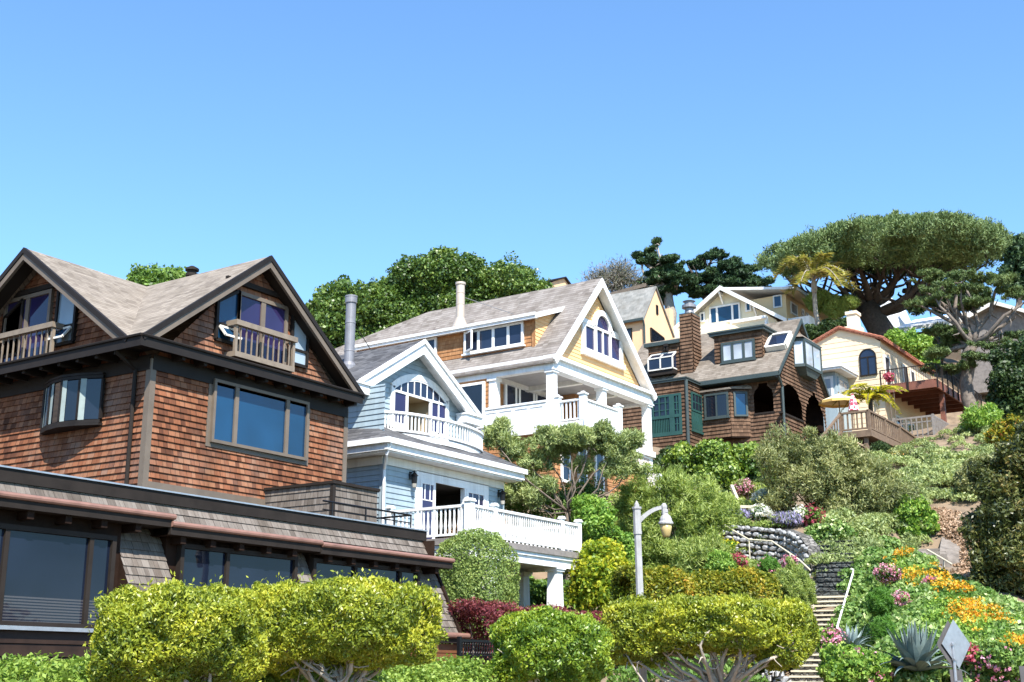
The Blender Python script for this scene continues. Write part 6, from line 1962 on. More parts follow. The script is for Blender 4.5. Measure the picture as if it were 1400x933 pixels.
# ---------------------------------------------------------------- foreground: the clipped row along the pavement
def topiary(px0, px1, ptop, pbot, D, label, mat, n, trunk_px, sub, lnw=(.052, .021)):
    m = mpp(D)
    cx = (px0 + px1) / 2
    items = [(cx + a * (px1 - px0) / 2, ptop + b * (pbot - ptop), c * (px1 - px0) / 2, d * (pbot - ptop), e) for a, b, c, d, e in sub]
    blobs = px_blobs(D, items)
    base = far(trunk_px, 920, D); base[2] = ground(base[0], base[1])
    t = thing('topiary_tree', base, label, 'clipped tree', 'clipped trees along the pavement')
    P, N = blob_points(blobs, n, .84, 2.9, .05, .10, 5.0)
    # bare patches where the twigs show
    fk_ = 14.0 / D
    def wave(f, a, b, c): return np.sin(P[:, 0] * f * fk_ + a + 1.3 * np.sin(P[:, 2] * f * .7 * fk_)) * np.sin(P[:, 1] * f * .9 * fk_ + b + np.sin(P[:, 0] * f * .6 * fk_)) * np.sin(P[:, 2] * f * 1.1 * fk_ + c)
    h = wave(5.1, 1, 0, 2) + .55 * wave(11, .4, 2, 1)
    dent = np.clip(h * 1.6, -.5, 1)
    P = P - N * (dent * .075)[:, None] * (D / 14) ** .5           # uneven clipping: hollows and tufts
    keep = (h < .52) | (rng.random(len(P)) < .3)
    P, N = P[keep], N[keep]
    tuft = rng.random(len(P)) < .012
    P[tuft] += N[tuft] * rng.uniform(.02, .11, (int(tuft.sum()), 1)) + np.array((0, 0, .03))
    w = .5 + .5 * np.sin(P[:, 0] * 3.9 + np.sin(P[:, 2] * 4.3) * 1.6) * np.sin(P[:, 1] * 4.7 + P[:, 2] * 3.9)
    leaf_mesh('crown', P, N, lnw[0], lnw[1], mat, t, rnd=np.clip(.55 * rng.random(len(P)) + .45 * w, 0, 1), facing=.35, along=N * .5 + np.array((0, 0, .5)))
    lo = min(b[0][2] - b[1][2] for b in blobs)
    fork = base + np.array((0, 0, max(.3, lo - base[2] - .35)))
    ends = []
    for b in blobs:
        for _ in range(7):
            d = rng.normal(size=3); d[2] = -abs(d[2]) * .5 - .05
            ends.append(b[0] + unit(d) * np.array(b[1]) * .80)
    trunk_and_limbs(t, base - np.array((0, 0, .1)), fork, ends, .13, .036 * (D / 15) ** .4, M['bark_pale'], .3, .13, twigs=5, twig_len=.26)
    return t

topiary(135, 356, 806, 945, 13.4, 'broad clipped yellow green tree at the left end of the clipped row', LF['topiary'], 62000, 262,
        [(-.35, .52, .66, .50, 0), (.35, .48, .62, .47, .15), (0, .42, .7, .40, -.1)])
topiary(328, 594, 796, 918, 15.0, 'wide clipped yellow green tree with pale forking branches before the dark bay windows', LF['topiary'], 70000, 470,
        [(-.45, .52, .55, .50, 0), (.42, .47, .58, .46, .1), (0, .42, .7, .41, 0)], (.054, .022))
topiary(674, 829, 842, 936, 18.8, 'small round clipped green tree before the maroon hedge', LF['topiary_green'], 42000, 750,
        [(-.2, .5, .8, .52, 0), (.22, .5, .78, .50, .1)], (.066, .028))
topiary(829, 1106, 821, 905, 23.2, 'long clipped tree with pale twisted limbs around the grey lamp post', LF['topiary'], 72000, 985,
        [(-.72, .53, .30, .53, 0), (-.30, .42, .52, .42, .1), (.25, .41, .56, .41, 0), (.73, .55, .29, .53, .1)], (.074, .031))

def hedge_run(name, label, cat, a, b, width, z0, z1, n, mat, ln, wd, round_=.25, stems=0, seg=None, facing=.45):
    """A hedge from a to b (plan points)."""
    a, b = _v(a), _v(b)
    L_ = np.linalg.norm(b - a); d = (b - a) / L_; s = np.array((-d[1], d[0]))
    t = thing(name, (*(a + b) / 2, z0), label, cat)
    u = rng.random(n) * L_
    # walk the rounded cross-section
    ph = rng.random(n)
    side = rng.choice(3, n, p=[.32, .36, .32])
    y = np.where(side == 1, rng.uniform(-1, 1, n), np.where(side == 0, -1, 1) * rng.uniform(.86, 1, n)) * width / 2
    top = 1 + .025 * np.sin(u * 2.1) + .025 * np.sin(u * 5.3 + 1) - round_ * np.abs(y / (width / 2)) ** 4 * .5
    z = np.where(side == 1, rng.uniform(.9, 1.02, n), rng.random(n)) * top
    y = y * (1 + .10 * np.sin(u * 3.1 + z * 4))
    P = np.zeros((n, 3)); P[:, :2] = a + d * u[:, None] + s * y[:, None]; P[:, 2] = z0 + (z1 - z0) * z
    P += rng.normal(size=(n, 3)) * .03
    N = np.zeros((n, 3)); N[:, :2] = s * np.where(side == 1, 0, np.sign(y))[:, None]; N[:, 2] = np.where(side == 1, 1, .25); N = unit(N)
    w = .5 + .5 * np.sin(u * 4.3 + z * 5) * np.sin(u * 1.7 + 2)
    leaf_mesh('foliage', P, N, ln, wd, mat, t, rnd=np.clip(.6 * rng.random(n) + .4 * w, 0, 1), facing=facing)
    mb = MB()
    for i in range(max(3, int(L_ / .6))):
        q = a + d * L_ * (i + .5) / max(3, int(L_ / .6))
        limb(mb, (*q, z0 - .1), (*(q + rng.normal(size=2) * .15), z0 + (z1 - z0) * .8), .03, .01, .08, 4)
    mb.build('stems', M['bark'], t)
    return t
hedge_run('low_hedge', 'low light green hedge at the foot of the dark plank wall', 'hedge', (5.4, 11.0), (15.6, 11.0), 1.0, .1, 1.86, 70000, LF['low_hedge'], .06, .036)

# ---------------------------------------------------------------- middle distance
bush('tall_hedge', 'tall boxy grey green hedge between the dark mansard and the porch column', 'hedge',
     [((25.55, 18.2, 3.5), (1.0, .85, 1.62))], 34000, LF['grey_hedge'], .075, .035, expo=4.0, shell=.85, lump=.05, stems=5, base=(25.55, 18.2, ground(25.55, 18.2)))
hedge_run('maroon_hedge', 'maroon leaved hedge along the foot of the white porch', 'hedge', (22.9, 16.6), (30.2, 16.9), 1.3, 1.2, 3.25, 42000, LF['maroon'], .09, .04)
bush('yellow_maple', 'bright yellow leaved small tree at the right end of the white porch', 'tree',
     px_blobs(37, [(820, 770, 34, 30), (838, 800, 30, 32), (800, 805, 26, 28), (845, 822, 24, 20)]), 15000, LF['yellow'], .13, .08, per=10, spread=.12, stems=6, bark='bark', rc=.22)
bush('shade_shrub', 'dark green shrub in the shade beneath the white porch', 'shrub',
     px_blobs(39.5, [(712, 812, 34, 24), (748, 815, 30, 22)]), 9000, LF['green'], .12, .08, stems=3)
hedge_run('golden_hedge', 'golden green hedge with reddish tips behind the long clipped tree', 'hedge', tuple(far(850, 820, 34.5)[:2]), tuple(far(1052, 820, 36.5)[:2]), 1.5, 2.0, far(950, 784, 35.5)[2], 40000, LF['golden'], .11, .055)
bush('variegated_shrub', 'dark shrub with yellow green leaves beside the white porch railing', 'shrub',
     px_blobs(40, [(818, 720, 24, 30), (840, 745, 26, 26), (800, 700, 20, 22)]), 9000, LF['bright'], .12, .07, rc=.22, stems=3)
bush('dark_shrub', 'dark green shrub mass between the blue gable and the shingle wall', 'shrub',
     px_blobs(42, [(720, 690, 28, 26), (760, 705, 40, 36), (800, 690, 30, 26), (735, 728, 36, 24), (780, 745, 32, 26)]), 24000, LF['green'], .12, .05, rc=.28, stems=4)

def jag(items, n=3, a=.75, b=.55):
    """Breaks smooth pads of foliage into several smaller uneven ones."""
    out = []
    for it in items:
        for _ in range(n):
            out.append((it[0] + rng.uniform(-a, a) * it[2], it[1] + rng.uniform(-a, a) * it[3], it[2] * b * rng.uniform(.6, 1.25), it[3] * b * rng.uniform(.7, 1.3), rng.uniform(-1.4, 1.4)))
    return out

def clump_tree(name, label, cat, D, clump_items, base_px, fork_px, n, per, spread, mat, ln, wd, bark, r0, r1, twigs=2, facing=.3, droop=0.0, group=None, along_up=False, wob=.1, limbs=None, flat=1.0, lump=.15, tip=.22, expo=2.0, crown='crown', twig_len=.5, inner=.2, base_drop=True, rc=None, cover=1.5, fill=.25, squash=1.0):
    blobs = px_blobs(D, clump_items)
    base = far(*base_px, D)
    if base_drop: base[2] = min(base[2], ground(base[0], base[1]))
    fork = far(*fork_px, D)
    t = thing(name, base, label, cat, group)
    if rc: C, NN, sh = billow(blobs, n, rc, cover, expo, lump, inner, fill, squash)
    else:
        P, N = blob_points(blobs, max(10, n // per), .6, expo, lump, inner)
        C, NN, sh = clumps(P, N, per, spread, flat)
    al = NN * .7 + np.array((0, 0, .6)) if along_up else None
    leaf_mesh(crown, C, NN, ln, wd, mat, t, rnd=sh, facing=facing, droop=droop, along=al)
    ends = [b[0] - np.array((0, 0, b[1][2] * .25)) for b in blobs]
    if limbs is not None: ends = [ends[i] for i in limbs]
    trunk_and_limbs(t, base - np.array((0, 0, .3)), fork, ends, r0, r1, M[bark], tip, wob, twigs=twigs, twig_len=twig_len)
    return t

clump_tree('forked_tree', 'grey green forked tree with bare branches before the white balcony', 'tree', 40.5,
           [(682, 598, 22, 20), (700, 618, 20, 15), (720, 640, 30, 20), (742, 606, 28, 22), (775, 600, 30, 17), (808, 602, 32, 18), (842, 612, 26, 20), (864, 634, 22, 18), (833, 640, 20, 14), (795, 634, 15, 10),
            (745, 660, 22, 14), (700, 668, 24, 16), (860, 600, 16, 12), (720, 680, 26, 14)],
           (778, 725), (776, 700), 56000, 14, .17, LF['grey_green'], .16, .032, 'bark', .11, .036, twigs=3, facing=.2, along_up=True, wob=.12, rc=.19, cover=.85, fill=.45, tip=.35)
clump_tree('airy_tree', 'light green feathery tree behind the street lamp', 'tree', 42,
           [(870, 670, 26, 24), (905, 660, 32, 24), (945, 668, 34, 22), (980, 690, 30, 20), (930, 700, 40, 26), (880, 715, 34, 26), (960, 722, 34, 24), (905, 745, 36, 24), (945, 760, 34, 20), (860, 700, 22, 24), (990, 715, 22, 16)],
           (908, 790), (912, 750), 42000, 12, .22, LF['airy'], .20, .03, 'bark', .12, .05, twigs=2, facing=.2, along_up=True, rc=.24, cover=.9, fill=.5)
bush('ivy_hedge', 'glossy dark green hedge under the brown cottage', 'hedge',
     px_blobs(54.5, [(938, 632, 24, 24), (968, 630, 26, 22), (1000, 635, 28, 25), (1035, 636, 30, 27), (985, 655, 32, 18)]), 28000, LF['ivy_bright'], .16, .12, stems=3, lump=.15, facing=.5, rc=.32)
clump_tree('olive_bush', 'large dry olive green bush with dark stems below the timber deck', 'bush', 48.5,
           [(1070, 625, 36, 28), (1110, 612, 38, 28), (1150, 628, 40, 32), (1185, 650, 38, 30), (1120, 655, 46, 34), (1080, 660, 34, 24), (1165, 690, 46, 34), (1215, 680, 34, 28), (1140, 705, 40, 24), (1235, 712, 28, 24), (1195, 720, 36, 22), (1065, 690, 26, 18)],
           (1172, 768), (1170, 742), 62000, 12, .22, LF['olive'], .17, .04, 'bark_dark', .16, .07, twigs=3, facing=.25, along_up=True, rc=.30, cover=1.0, fill=.45)
bush('ivy_mound', 'dark ivy mound at the head of the stone steps', 'shrub',
     px_blobs(45, [(1112, 742, 14, 18), (1166, 752, 15, 22), (1180, 775, 22, 18), (1207, 772, 24, 16), (1142, 733, 22, 12), (1136, 752, 18, 14), (1152, 766, 12, 10)]), 15000, LF['ivy'], .14, .10, stems=2, rc=.25)

# ---------------------------------------------------------------- trees behind the houses
def leafy_tree(name, label, D, items, base_px, fork_px, n, mat, ln, wd, bark='bark_dark', r0=.4, r1=.2, per=14, spread=.32, limbs=None, facing=.4, lump=.2, group=None, inner=.12, rc=.55, cover=1.4):
    return clump_tree(name, label, 'tree', D, items, base_px, fork_px, n, per, spread, mat, ln, wd, bark, r0, r1, twigs=1, facing=facing, lump=lump, limbs=limbs, group=group, inner=inner, rc=rc, cover=cover)
leafy_tree('broad_tree', 'big dense round green tree rising behind the yellow house', 72,
           [(520, 425, 46, 44), (560, 400, 48, 40), (605, 392, 52, 42), (655, 392, 52, 40), (700, 402, 40, 32), (730, 410, 26, 20), (495, 455, 30, 40), (580, 450, 60, 44), (650, 435, 60, 36), (545, 470, 50, 36), (690, 430, 42, 26)],
           (600, 520), (600, 480), 210000, LF['round_tree'], .19, .125, r0=.5, r1=.25, spread=.34, lump=.18, rc=.50, cover=1.7)
leafy_tree('lower_tree', 'smaller green tree left of the grey flue behind the blue house', 66,
           [(445, 440, 26, 30), (462, 425, 22, 22), (470, 460, 26, 30), (436, 470, 20, 26)], (455, 520), (455, 480), 26000, LF['round_tree'], .22, .15, r0=.3, r1=.15)
leafy_tree('treetop', 'green treetop showing above the valley of the brown roof', 62,
           [(205, 392, 22, 12), (225, 386, 20, 12), (240, 392, 22, 14), (190, 398, 18, 10)], (215, 450), (215, 415), 12000, LF['green'], .2, .13, r0=.25, r1=.12)

def flat_pads(D, items): return items
clump_tree('cypress_tree', 'tall dark cypress with a bare pale branch left of the bungalow', 'tree', 104,
           jag([(893, 344, 12, 7), (898, 335, 6, 10), (915, 350, 18, 8), (880, 355, 14, 9), (905, 362, 22, 8), (885, 375, 22, 7), (920, 372, 14, 8), (870, 348, 9, 6), (895, 388, 30, 8), (930, 392, 22, 9), (905, 402, 34, 10), (885, 410, 22, 9)]),
           (912, 440), (910, 392), 44000, 12, .34, LF['cypress'], .42, .12, 'bark_silver', .5, .22, twigs=2, facing=.2, along_up=True, flat=.6, lump=.3, twig_len=1.2, rc=.26, cover=.62, fill=.6, squash=.5, limbs=range(0, 36, 3))
clump_tree('spreading_cypress', 'wide spreading dark cypress behind the bungalow roof', 'tree', 104,
           jag([(945, 362, 16, 8), (960, 352, 12, 10), (978, 350, 14, 7), (995, 362, 20, 8), (1015, 372, 22, 8), (955, 378, 34, 12), (990, 382, 36, 12), (1030, 384, 20, 8), (935, 385, 22, 12), (965, 395, 40, 12), (1008, 395, 30, 10), (945, 405, 26, 14), (972, 347, 7, 9), (1040, 390, 16, 8)]),
           (968, 440), (965, 405), 60000, 12, .36, LF['cypress'], .42, .12, 'bark_dark', .5, .22, twigs=2, facing=.2, along_up=True, flat=.55, lump=.4, twig_len=1.2, rc=.27, cover=.62, fill=.6, squash=.5, limbs=range(0, 42, 3))
clump_tree('bare_tree', 'thin grey half bare tree beside the dark cypress', 'tree', 100,
           [(835, 375, 22, 12), (850, 370, 16, 10), (815, 382, 18, 8), (860, 380, 14, 12), (838, 388, 26, 8)],
           (845, 430), (846, 395), 5200, 8, .32, LF['dry_twig'], .40, .05, 'bark_silver', .22, .12, twigs=7, facing=.1, along_up=True, twig_len=1.3)
# umbrella pine
def umbrella_pine():
    D = 95
    base = far(1208, 475, D); base[2] -= 2.0
    t = thing('umbrella_pine', base, 'huge flat topped umbrella pine with thick dark trunk on the ridge', 'tree')
    top = [(1050, 372, 345), (1075, 390, 330), (1110, 392, 316), (1150, 384, 302), (1190, 380, 294), (1230, 376, 291), (1270, 374, 291), (1310, 372, 293), (1345, 366, 300), (1366, 352, 318)]
    items = []
    for i, (x, yb, yt) in enumerate(top):
        items.append((x, (yt * .6 + yb * .4), 30 if 0 < i < 9 else 16, (yb - yt) * .40))
    for x, y, w, h, e in ((1130, 345, 60, 26, -5), (1200, 330, 70, 30, -6), (1270, 328, 70, 28, -6), (1320, 335, 48, 28, -4), (1100, 362, 44, 20, -3), (1200, 335, 75, 28, 5), (1280, 330, 70, 28, 5), (1160, 352, 60, 22, 2), (1240, 350, 70, 22, 0), (1310, 352, 50, 16, 0)):
        items.append((x, y, w, h, e))
    blobs = px_blobs(D, items)
    C, NN, sh = billow(blobs, 200000, .40, 2.1, 2.2, .10, .06, .35, .8, 5)
    up = (NN[:, 2] > -.75)
    C, NN, sh = C[up], NN[up], sh[up]
    leaf_mesh('crown', C, NN, .30, .075, LF['pine'], t, rnd=sh, facing=.3, along=NN * .7 + np.array((0, 0, .7)))
    mb = MB()
    fk = far(1184, 418, D)
    pts = [base, far(1215, 470, D), far(1200, 445, D), fk]
    mb.tube(pts, [1.45, 1.05, .92, .85], 12)
    lims = [(1182, 420, 1075, 372, .55), (1186, 415, 1130, 372, .5), (1190, 412, 1180, 365, .6), (1195, 415, 1230, 360, .6), (1200, 430, 1262, 378, .62), (1205, 428, 1310, 362, .5), (1192, 412, 1205, 352, .5), (1185, 412, 1155, 358, .45), (1235, 398, 1345, 360, .3)]
    for x0, y0, x1, y1, r in lims:
        for dd in (-3, 3):
            pt = limb(mb, far(x0, y0, D), far(x1 + rng.uniform(-10, 10), y1, D + dd), r * .62, r * .18, .05, 8, sag=.5)
            for _ in range(7):
                i = rng.integers(3, len(pt)); d = rng.normal(size=3) * np.array((1, 1, .3)) + np.array((0, 0, .9))
                limb(mb, pt[i], pt[i] + unit(d) * rng.uniform(1.2, 3.0), r * .22, r * .06, .1, 4)
    mb.build('trunk', M['bark_dark'], t, smooth=True)
umbrella_pine()
clump_tree('layered_pine', 'layered pine with pale crooked branches right of the tile roofed house', 'tree', 76,
           jag([(1262, 398, 18, 6), (1290, 378, 34, 9), (1330, 374, 34, 9), (1365, 382, 26, 9), (1290, 395, 30, 8), (1320, 400, 30, 8), (1375, 400, 26, 9), (1265, 410, 24, 8), (1345, 415, 28, 8), (1392, 408, 18, 8), (1248, 418, 14, 7),
            (1285, 450, 26, 8), (1320, 452, 26, 8), (1300, 465, 30, 10), (1275, 480, 34, 11), (1330, 480, 30, 10), (1365, 455, 26, 7), (1385, 470, 20, 8), (1300, 500, 34, 12), (1352, 492, 24, 8)]),
           (1334, 550), (1330, 470), 46000, 12, .22, LF['pine_dark'], .26, .05, 'bark_pine', .42, .16, twigs=3, facing=.2, along_up=True, flat=.55, twig_len=.8, wob=.12, rc=.20, cover=.5, fill=.5, squash=.6, tip=.3, limbs=range(0, 60, 3))
leafy_tree('shady_tree', 'dark leafy tree on the right below the layered pine', 73,
           [(1376, 505, 22, 26), (1398, 520, 26, 36), (1370, 535, 22, 24), (1390, 560, 28, 24), (1408, 485, 20, 26)], (1380, 610), (1378, 560), 30000, LF['dark'], .22, .14, r0=.3, r1=.15)
leafy_tree('distant_cypress', 'dark conifer at the right frame edge behind the umbrella pine', 116,
           [(1392, 345, 16, 18), (1385, 372, 16, 14), (1405, 360, 20, 30), (1378, 390, 14, 12)], (1395, 440), (1395, 400), 9000, LF['cypress'], .5, .2, r0=.3, r1=.2, spread=.4)
leafy_tree('backdrop_tree', 'dark green tree mass between the two pines', 112,
           [(1270, 400, 20, 12), (1300, 408, 24, 12), (1330, 405, 24, 14), (1255, 412, 10, 8)], (1300, 450), (1300, 425), 9000, LF['dark'], .45, .25, spread=.4)
bush('sunny_shrub', 'yellow green shrub beneath the umbrella pine trunk', 'shrub', px_blobs(86, [(1232, 466, 18, 12), (1250, 482, 22, 14), (1222, 462, 12, 8), (1262, 495, 18, 12)]), 12000, LF['bright'], .22, .12, rc=.4, stems=2)
bush('palm_shrub', 'dark green shrub around the foot of the palm', 'shrub', px_blobs(86, [(1106, 456, 14, 12), (1135, 450, 18, 12), (1155, 446, 14, 10), (1122, 462, 18, 8)]), 8000, LF['dark'], .28, .16, stems=2)
bush('pale_grass_bush', 'pale green feathery bush between the bungalow and the pine', 'bush', px_blobs(93, [(1120, 412, 18, 14), (1142, 420, 18, 14), (1160, 415, 14, 8)]), 7000, LF['airy'], .6, .06, stems=0, along_up=True)

def palm():
    D = 87
    base = far(1124, 462, D); top = far(1113, 392, D)
    t = thing('palm_tree', base, 'single palm with pale arching fronds before the umbrella pine', 'palm')
    mb = MB(); limb(mb, base - np.array((0, 0, 1)), top, .20, .15, .02, 8); mb.lathe(top - np.array((0, 0, .5)), [(.15, 0), (.22, .3), (.2, .8), (.08, 1.1)], 8)
    mb.build('trunk', M['bark_silver'], t, smooth=True)
    ends = [(1060, 375, 0, 20), (1075, 360, 1.2, 18), (1088, 352, -1.0, 12), (1105, 342, .8, 6), (1126, 345, -.8, 6), (1145, 358, 1, 8), (1155, 372, -1, 12), (1168, 392, .6, 14), (1150, 388, -1.8, 16), (1080, 398, 1.6, 14), (1095, 385, -1.8, 12), (1130, 372, 2, 8)]
    for ex, ey, dd, arch in ends:
        a = top + np.array((0, 0, .4)); b = far(ex, ey, D + dd * 1.6)
        n = 14; pts = []
        for i in range(n + 1):
            s = i / n; p = a + (b - a) * s; p[2] += arch * mpp(D) * 1.6 * math.sin(math.pi * s) * (1 - .3 * s); pts.append(p)
        mb = MB(); mb.tube(pts, [.05 * (1 - .8 * i / n) + .01 for i in range(n + 1)], 5)
        fr = mb.build('frond', M['bark_silver'], t)
        C, A = [], []
        for i in range(2, n):
            d = unit(pts[i + 1] - pts[i]); s_ = unit(np.cross(d, _z))
            for k in range(5):
                q = pts[i] + (pts[i + 1] - pts[i]) * (k / 5)
                for sg in (1, -1):
                    ax = unit(s_ * sg * .8 + d * .6 - _z * .55); C.append(q + ax * .33); A.append(ax)
        C, A = np.array(C), np.array(A)
        n_ = len(C)
        nn = unit(np.cross(A, rng.normal(size=(n_, 3)) * .3 + _z))
        leaf_mesh('leaflets', C, unit(np.tile(_z, (n_, 1)) + rng.normal(size=(n_, 3)) * .3), .95, .12, LF['palm'], fr, facing=.95, along=A * 3)
palm()

def tree_fern():
    D = 68.5
    base = far(1192, 575, D); top = far(1190, 548, D)
    t = thing('tree_fern', base, 'golden green tree fern before the cream house wall', 'fern')
    mb = MB(); limb(mb, base - np.array((0, 0, 1.2)), top, .14, .12, .03, 5); mb.build('trunk', M['bark_dark'], t)
    for i in range(24):
        az = i / 24 * 2 * math.pi + rng.uniform(-.15, .15); r_ = rng.uniform(1.2, 2.1)
        b = top + np.array((math.cos(az) * r_, math.sin(az) * r_, rng.uniform(-1.1, .25)))
        n = 10; pts = []
        for k in range(n + 1):
            s = k / n; p = top + (b - top) * s; p[2] += .75 * math.sin(math.pi * s * .8); pts.append(p)
        mb = MB(); mb.tube(pts, [.025 * (1 - .8 * k / n) + .004 for k in range(n + 1)], 4)
        fr = mb.build('frond', M['bark'], t)
        C, A = [], []
        for k in range(1, n):
            d = unit(pts[k + 1] - pts[k]); s_ = unit(np.cross(d, _z))
            for j in range(4):
                q = pts[k] + (pts[k + 1] - pts[k]) * (j / 4); w = .34 * math.sin(math.pi * min(1, (k + j / 4) / n) ** .7) + .05
                for sg in (1, -1):
                    ax = unit(s_ * sg + d * .35 - _z * .15); C.append(q + ax * w / 2); A.append(ax * w)
        C, A = np.array(C), np.array(A)
        leaf_mesh('leaflets', C, unit(np.tile(_z, (len(C), 1)) + rng.normal(size=(len(C), 3)) * .2), np.linalg.norm(A, axis=1), .11, LF['fern'], fr, facing=.95, along=unit(A) * 4)
tree_fern()
# right edge: big tree close to the steps
clump_tree('bronze_tree', 'dense dark tree with bronze tips at the right frame edge', 'tree', 37,
           [(1385, 640, 26, 40), (1405, 690, 40, 50), (1370, 690, 28, 36), (1360, 740, 26, 34), (1395, 760, 44, 44), (1365, 785, 32, 34), (1410, 830, 40, 46), (1385, 845, 24, 30), (1350, 645, 20, 22), (1345, 770, 18, 22), (1415, 620, 30, 40)],
           (1412, 905), (1405, 800), 90000, 12, .20, LF['bronze'], .14, .05, 'bark_dark', .2, .1, twigs=2, facing=.3, lump=.25, inner=.2, rc=.26, cover=1.1, fill=.3)
# ------------------------------------------------------------------ street furniture
def street_lamp():
    D = 24.3
    b = far(882, 990, D); b[2] = .17
    t = thing('street_lamp', b, 'grey street lamp with curved arm and hanging amber lantern', 'street lamp')
    tp = far(870.5, 692, D)
    ax = unit(tp - b)
    L_ = float(np.linalg.norm(tp - b))
    at = lambda s: b + ax * s
    mb = MB()
    def ring(s0, r0, s1, r1): mb.tube([at(s0), at(s1)], [r0, r1], 8)
    ring(0, .16, .12, .16); ring(.12, .13, .5, .11); ring(.5, .085, L_ - .52, .068); ring(L_ - .54, .085, L_ - .48, .085); ring(L_ - .48, .078, L_ - .06, .078); ring(L_ - .06, .095, L_ - .02, .095); ring(L_ - .02, .05, L_ + .03, .05)
    mb.tube([at(L_ + .03), at(L_ + .10)], [.045, .01], 8)
    mb.build('post', M['lamp_metal'], t)
    # curved arm
    e = far(908, 694, D)
    a0 = far(872, 716, D)
    mb = MB(); pts = []
    for i in range(11):
        s = i / 10
        p = a0 + (e - a0) * s; p[2] = a0[2] + (e[2] - a0[2]) * math.sin(s * math.pi / 2) ** .8
        pts.append(p)
    for i in range(10): mb.bar(pts[i], pts[i + 1], .05, .085 - .002 * i)
    mb.lathe(e - np.array((0, 0, .14)), [(.05, 0), (.055, .12), (.06, .13), (.06, .17), (.03, .22)], 8)
    mb.build('arm', M['lamp_metal'], t)
    g = far(910, 719, D)
    mb = MB(); mb.lathe(far(910.5, 717, D), [(.14, 0), (.145, .025), (.12, .06), (.115, .10), (.09, .15), (.05, .19), (.04, .21), (.05, .22), (.05, .27), (.02, .30)], 14)
    mb.tube([far(910.5, 706, D), e - np.array((0, 0, .1))], .035, 8)
    hd = mb.build('lantern_hood', M['lamp_metal'], t)
    mb = MB(); mb.lathe(far(910.5, 717, D) - np.array((0, 0, .24)), [(.055, 0), (.075, .02), (.10, .12), (.118, .24)], 14); mb.build('lantern_glass', M['amber'], hd, smooth=True)
street_lamp()

def road_sign():
    D = 24.0
    q = far(1299, 885, D); b = np.array((q[0], q[1], .17))
    t = thing('road_sign', b, 'diamond road sign seen from behind on a steel pole beside the agave', 'road sign')
    c = far(1300, 882, D)
    # the plate faces down the road, turned a little from the view
    vx = unit(_r * .80 + _h * .60); up = unit(_z + _r * -.04); nrm = unit(np.cross(vx, up))
    def plate(c, pts, th, name, mat, par):
        mb = MB(); top = [c + vx * x + up * z for x, z in pts]; mb.slab(top, th, tuple(-nrm)); return mb.build(name, mat, par)
    s = .42
    plate(c, [(0, s), (-s + .03, .03), (-s + .03, -.03), (0, -s), (s - .03, -.03), (s - .03, .03)], .004, 'plate', M['sign_back'], t)
    c2 = far(1303, 905, D)
    vx2 = vx
    plate(c + up * -.545 + vx * .05, [(-.18, .13), (-.18, -.5), (.18, -.5), (.18, .13)], .004, 'lower_plate', M['sign_back'], t)
    tow = nrm if nrm @ (CAM - c) > 0 else -nrm
    mb = MB(); mb.tube([b + tow * .04, c + up * .02 + tow * .04], .03, 10); mb.lathe(c + up * .02 + tow * .04, [(.032, 0), (.032, .02), (.01, .03)], 10); mb.build('pole', M['galv'], t)
    mb = MB()
    for z in (.0, -.25, -.62): mb.bar(c + up * z + tow * .045 - vx * .05, c + up * z + tow * .045 + vx * .05, .06, .03)
    mb.build('bracket', M['galv'], t)
    # a second diamond at right angles on the same pole
    v2 = vx; n2 = -tow; cc = c - tow * .06 + _r * .15 + up * .02
    mb = MB(); mb.slab([cc + up * s, cc + v2 * -s, cc - up * s, cc + v2 * s], .004, tuple(n2)); mb.build('second_plate', M['galv'], t)
    # sign at the right edge
    c4 = far(1397, 922, 23); b4 = np.array((c4[0], c4[1], .17))
    t3 = thing('edge_sign', b4, 'grey sign board cut by the lower right corner of the view', 'road sign')
    mb = MB(); mb.slab([c4 - vx * .05 + up * .13, c4 - vx * .05 - up * .5, c4 + vx * .45 - up * .5, c4 + vx * .45 + up * .13], .005, tuple(-nrm)); mb.build('board', M['sign_back'], t3)
    mb = MB(); mb.tube([b4 + vx * .2, c4 + vx * .2], .028, 8); mb.build('pole', M['galv'], t3)
road_sign()

def iron_gate():
    y = 15.2; F = Face('front', y)
    u0, z1 = F.uz(628, 874); u1 = F.uz(684, 876)[0]
    t = thing('iron_gate', (u0, y, .6), 'black wrought iron gate below the maroon hedge', 'gate')
    mb = MB()
    F.box(mb, u0, u1, z1 - .05, z1, 0, .03); F.box(mb, u0, u1, z1 - .32, z1 - .29, 0, .025); F.box(mb, u0, u1, .75, .79, 0, .03)
    n = 17
    for i in range(n + 1):
        u = u0 + (u1 - u0) * i / n; F.box(mb, u - .009, u + .009, .6, z1 - (.0 if i % 2 else .05), .004, .022)
    for i in range(n):
        u = u0 + (u1 - u0) * (i + .5) / n
        pts = [F.p(u + .05 * math.cos(a), z1 - .17 + .1 * math.sin(a), .012) for a in np.linspace(0, 2 * math.pi, 11)]
        mb.tube(pts, .007, 4, cap=False)
    mb.build('bars', M['black_metal'], t)
    mb = MB()
    for u in (u0, u1): F.box(mb, u - .035, u + .035, .4, z1 + .05, -.035, .035)
    mb.build('posts', M['black_metal'], t)
iron_gate()

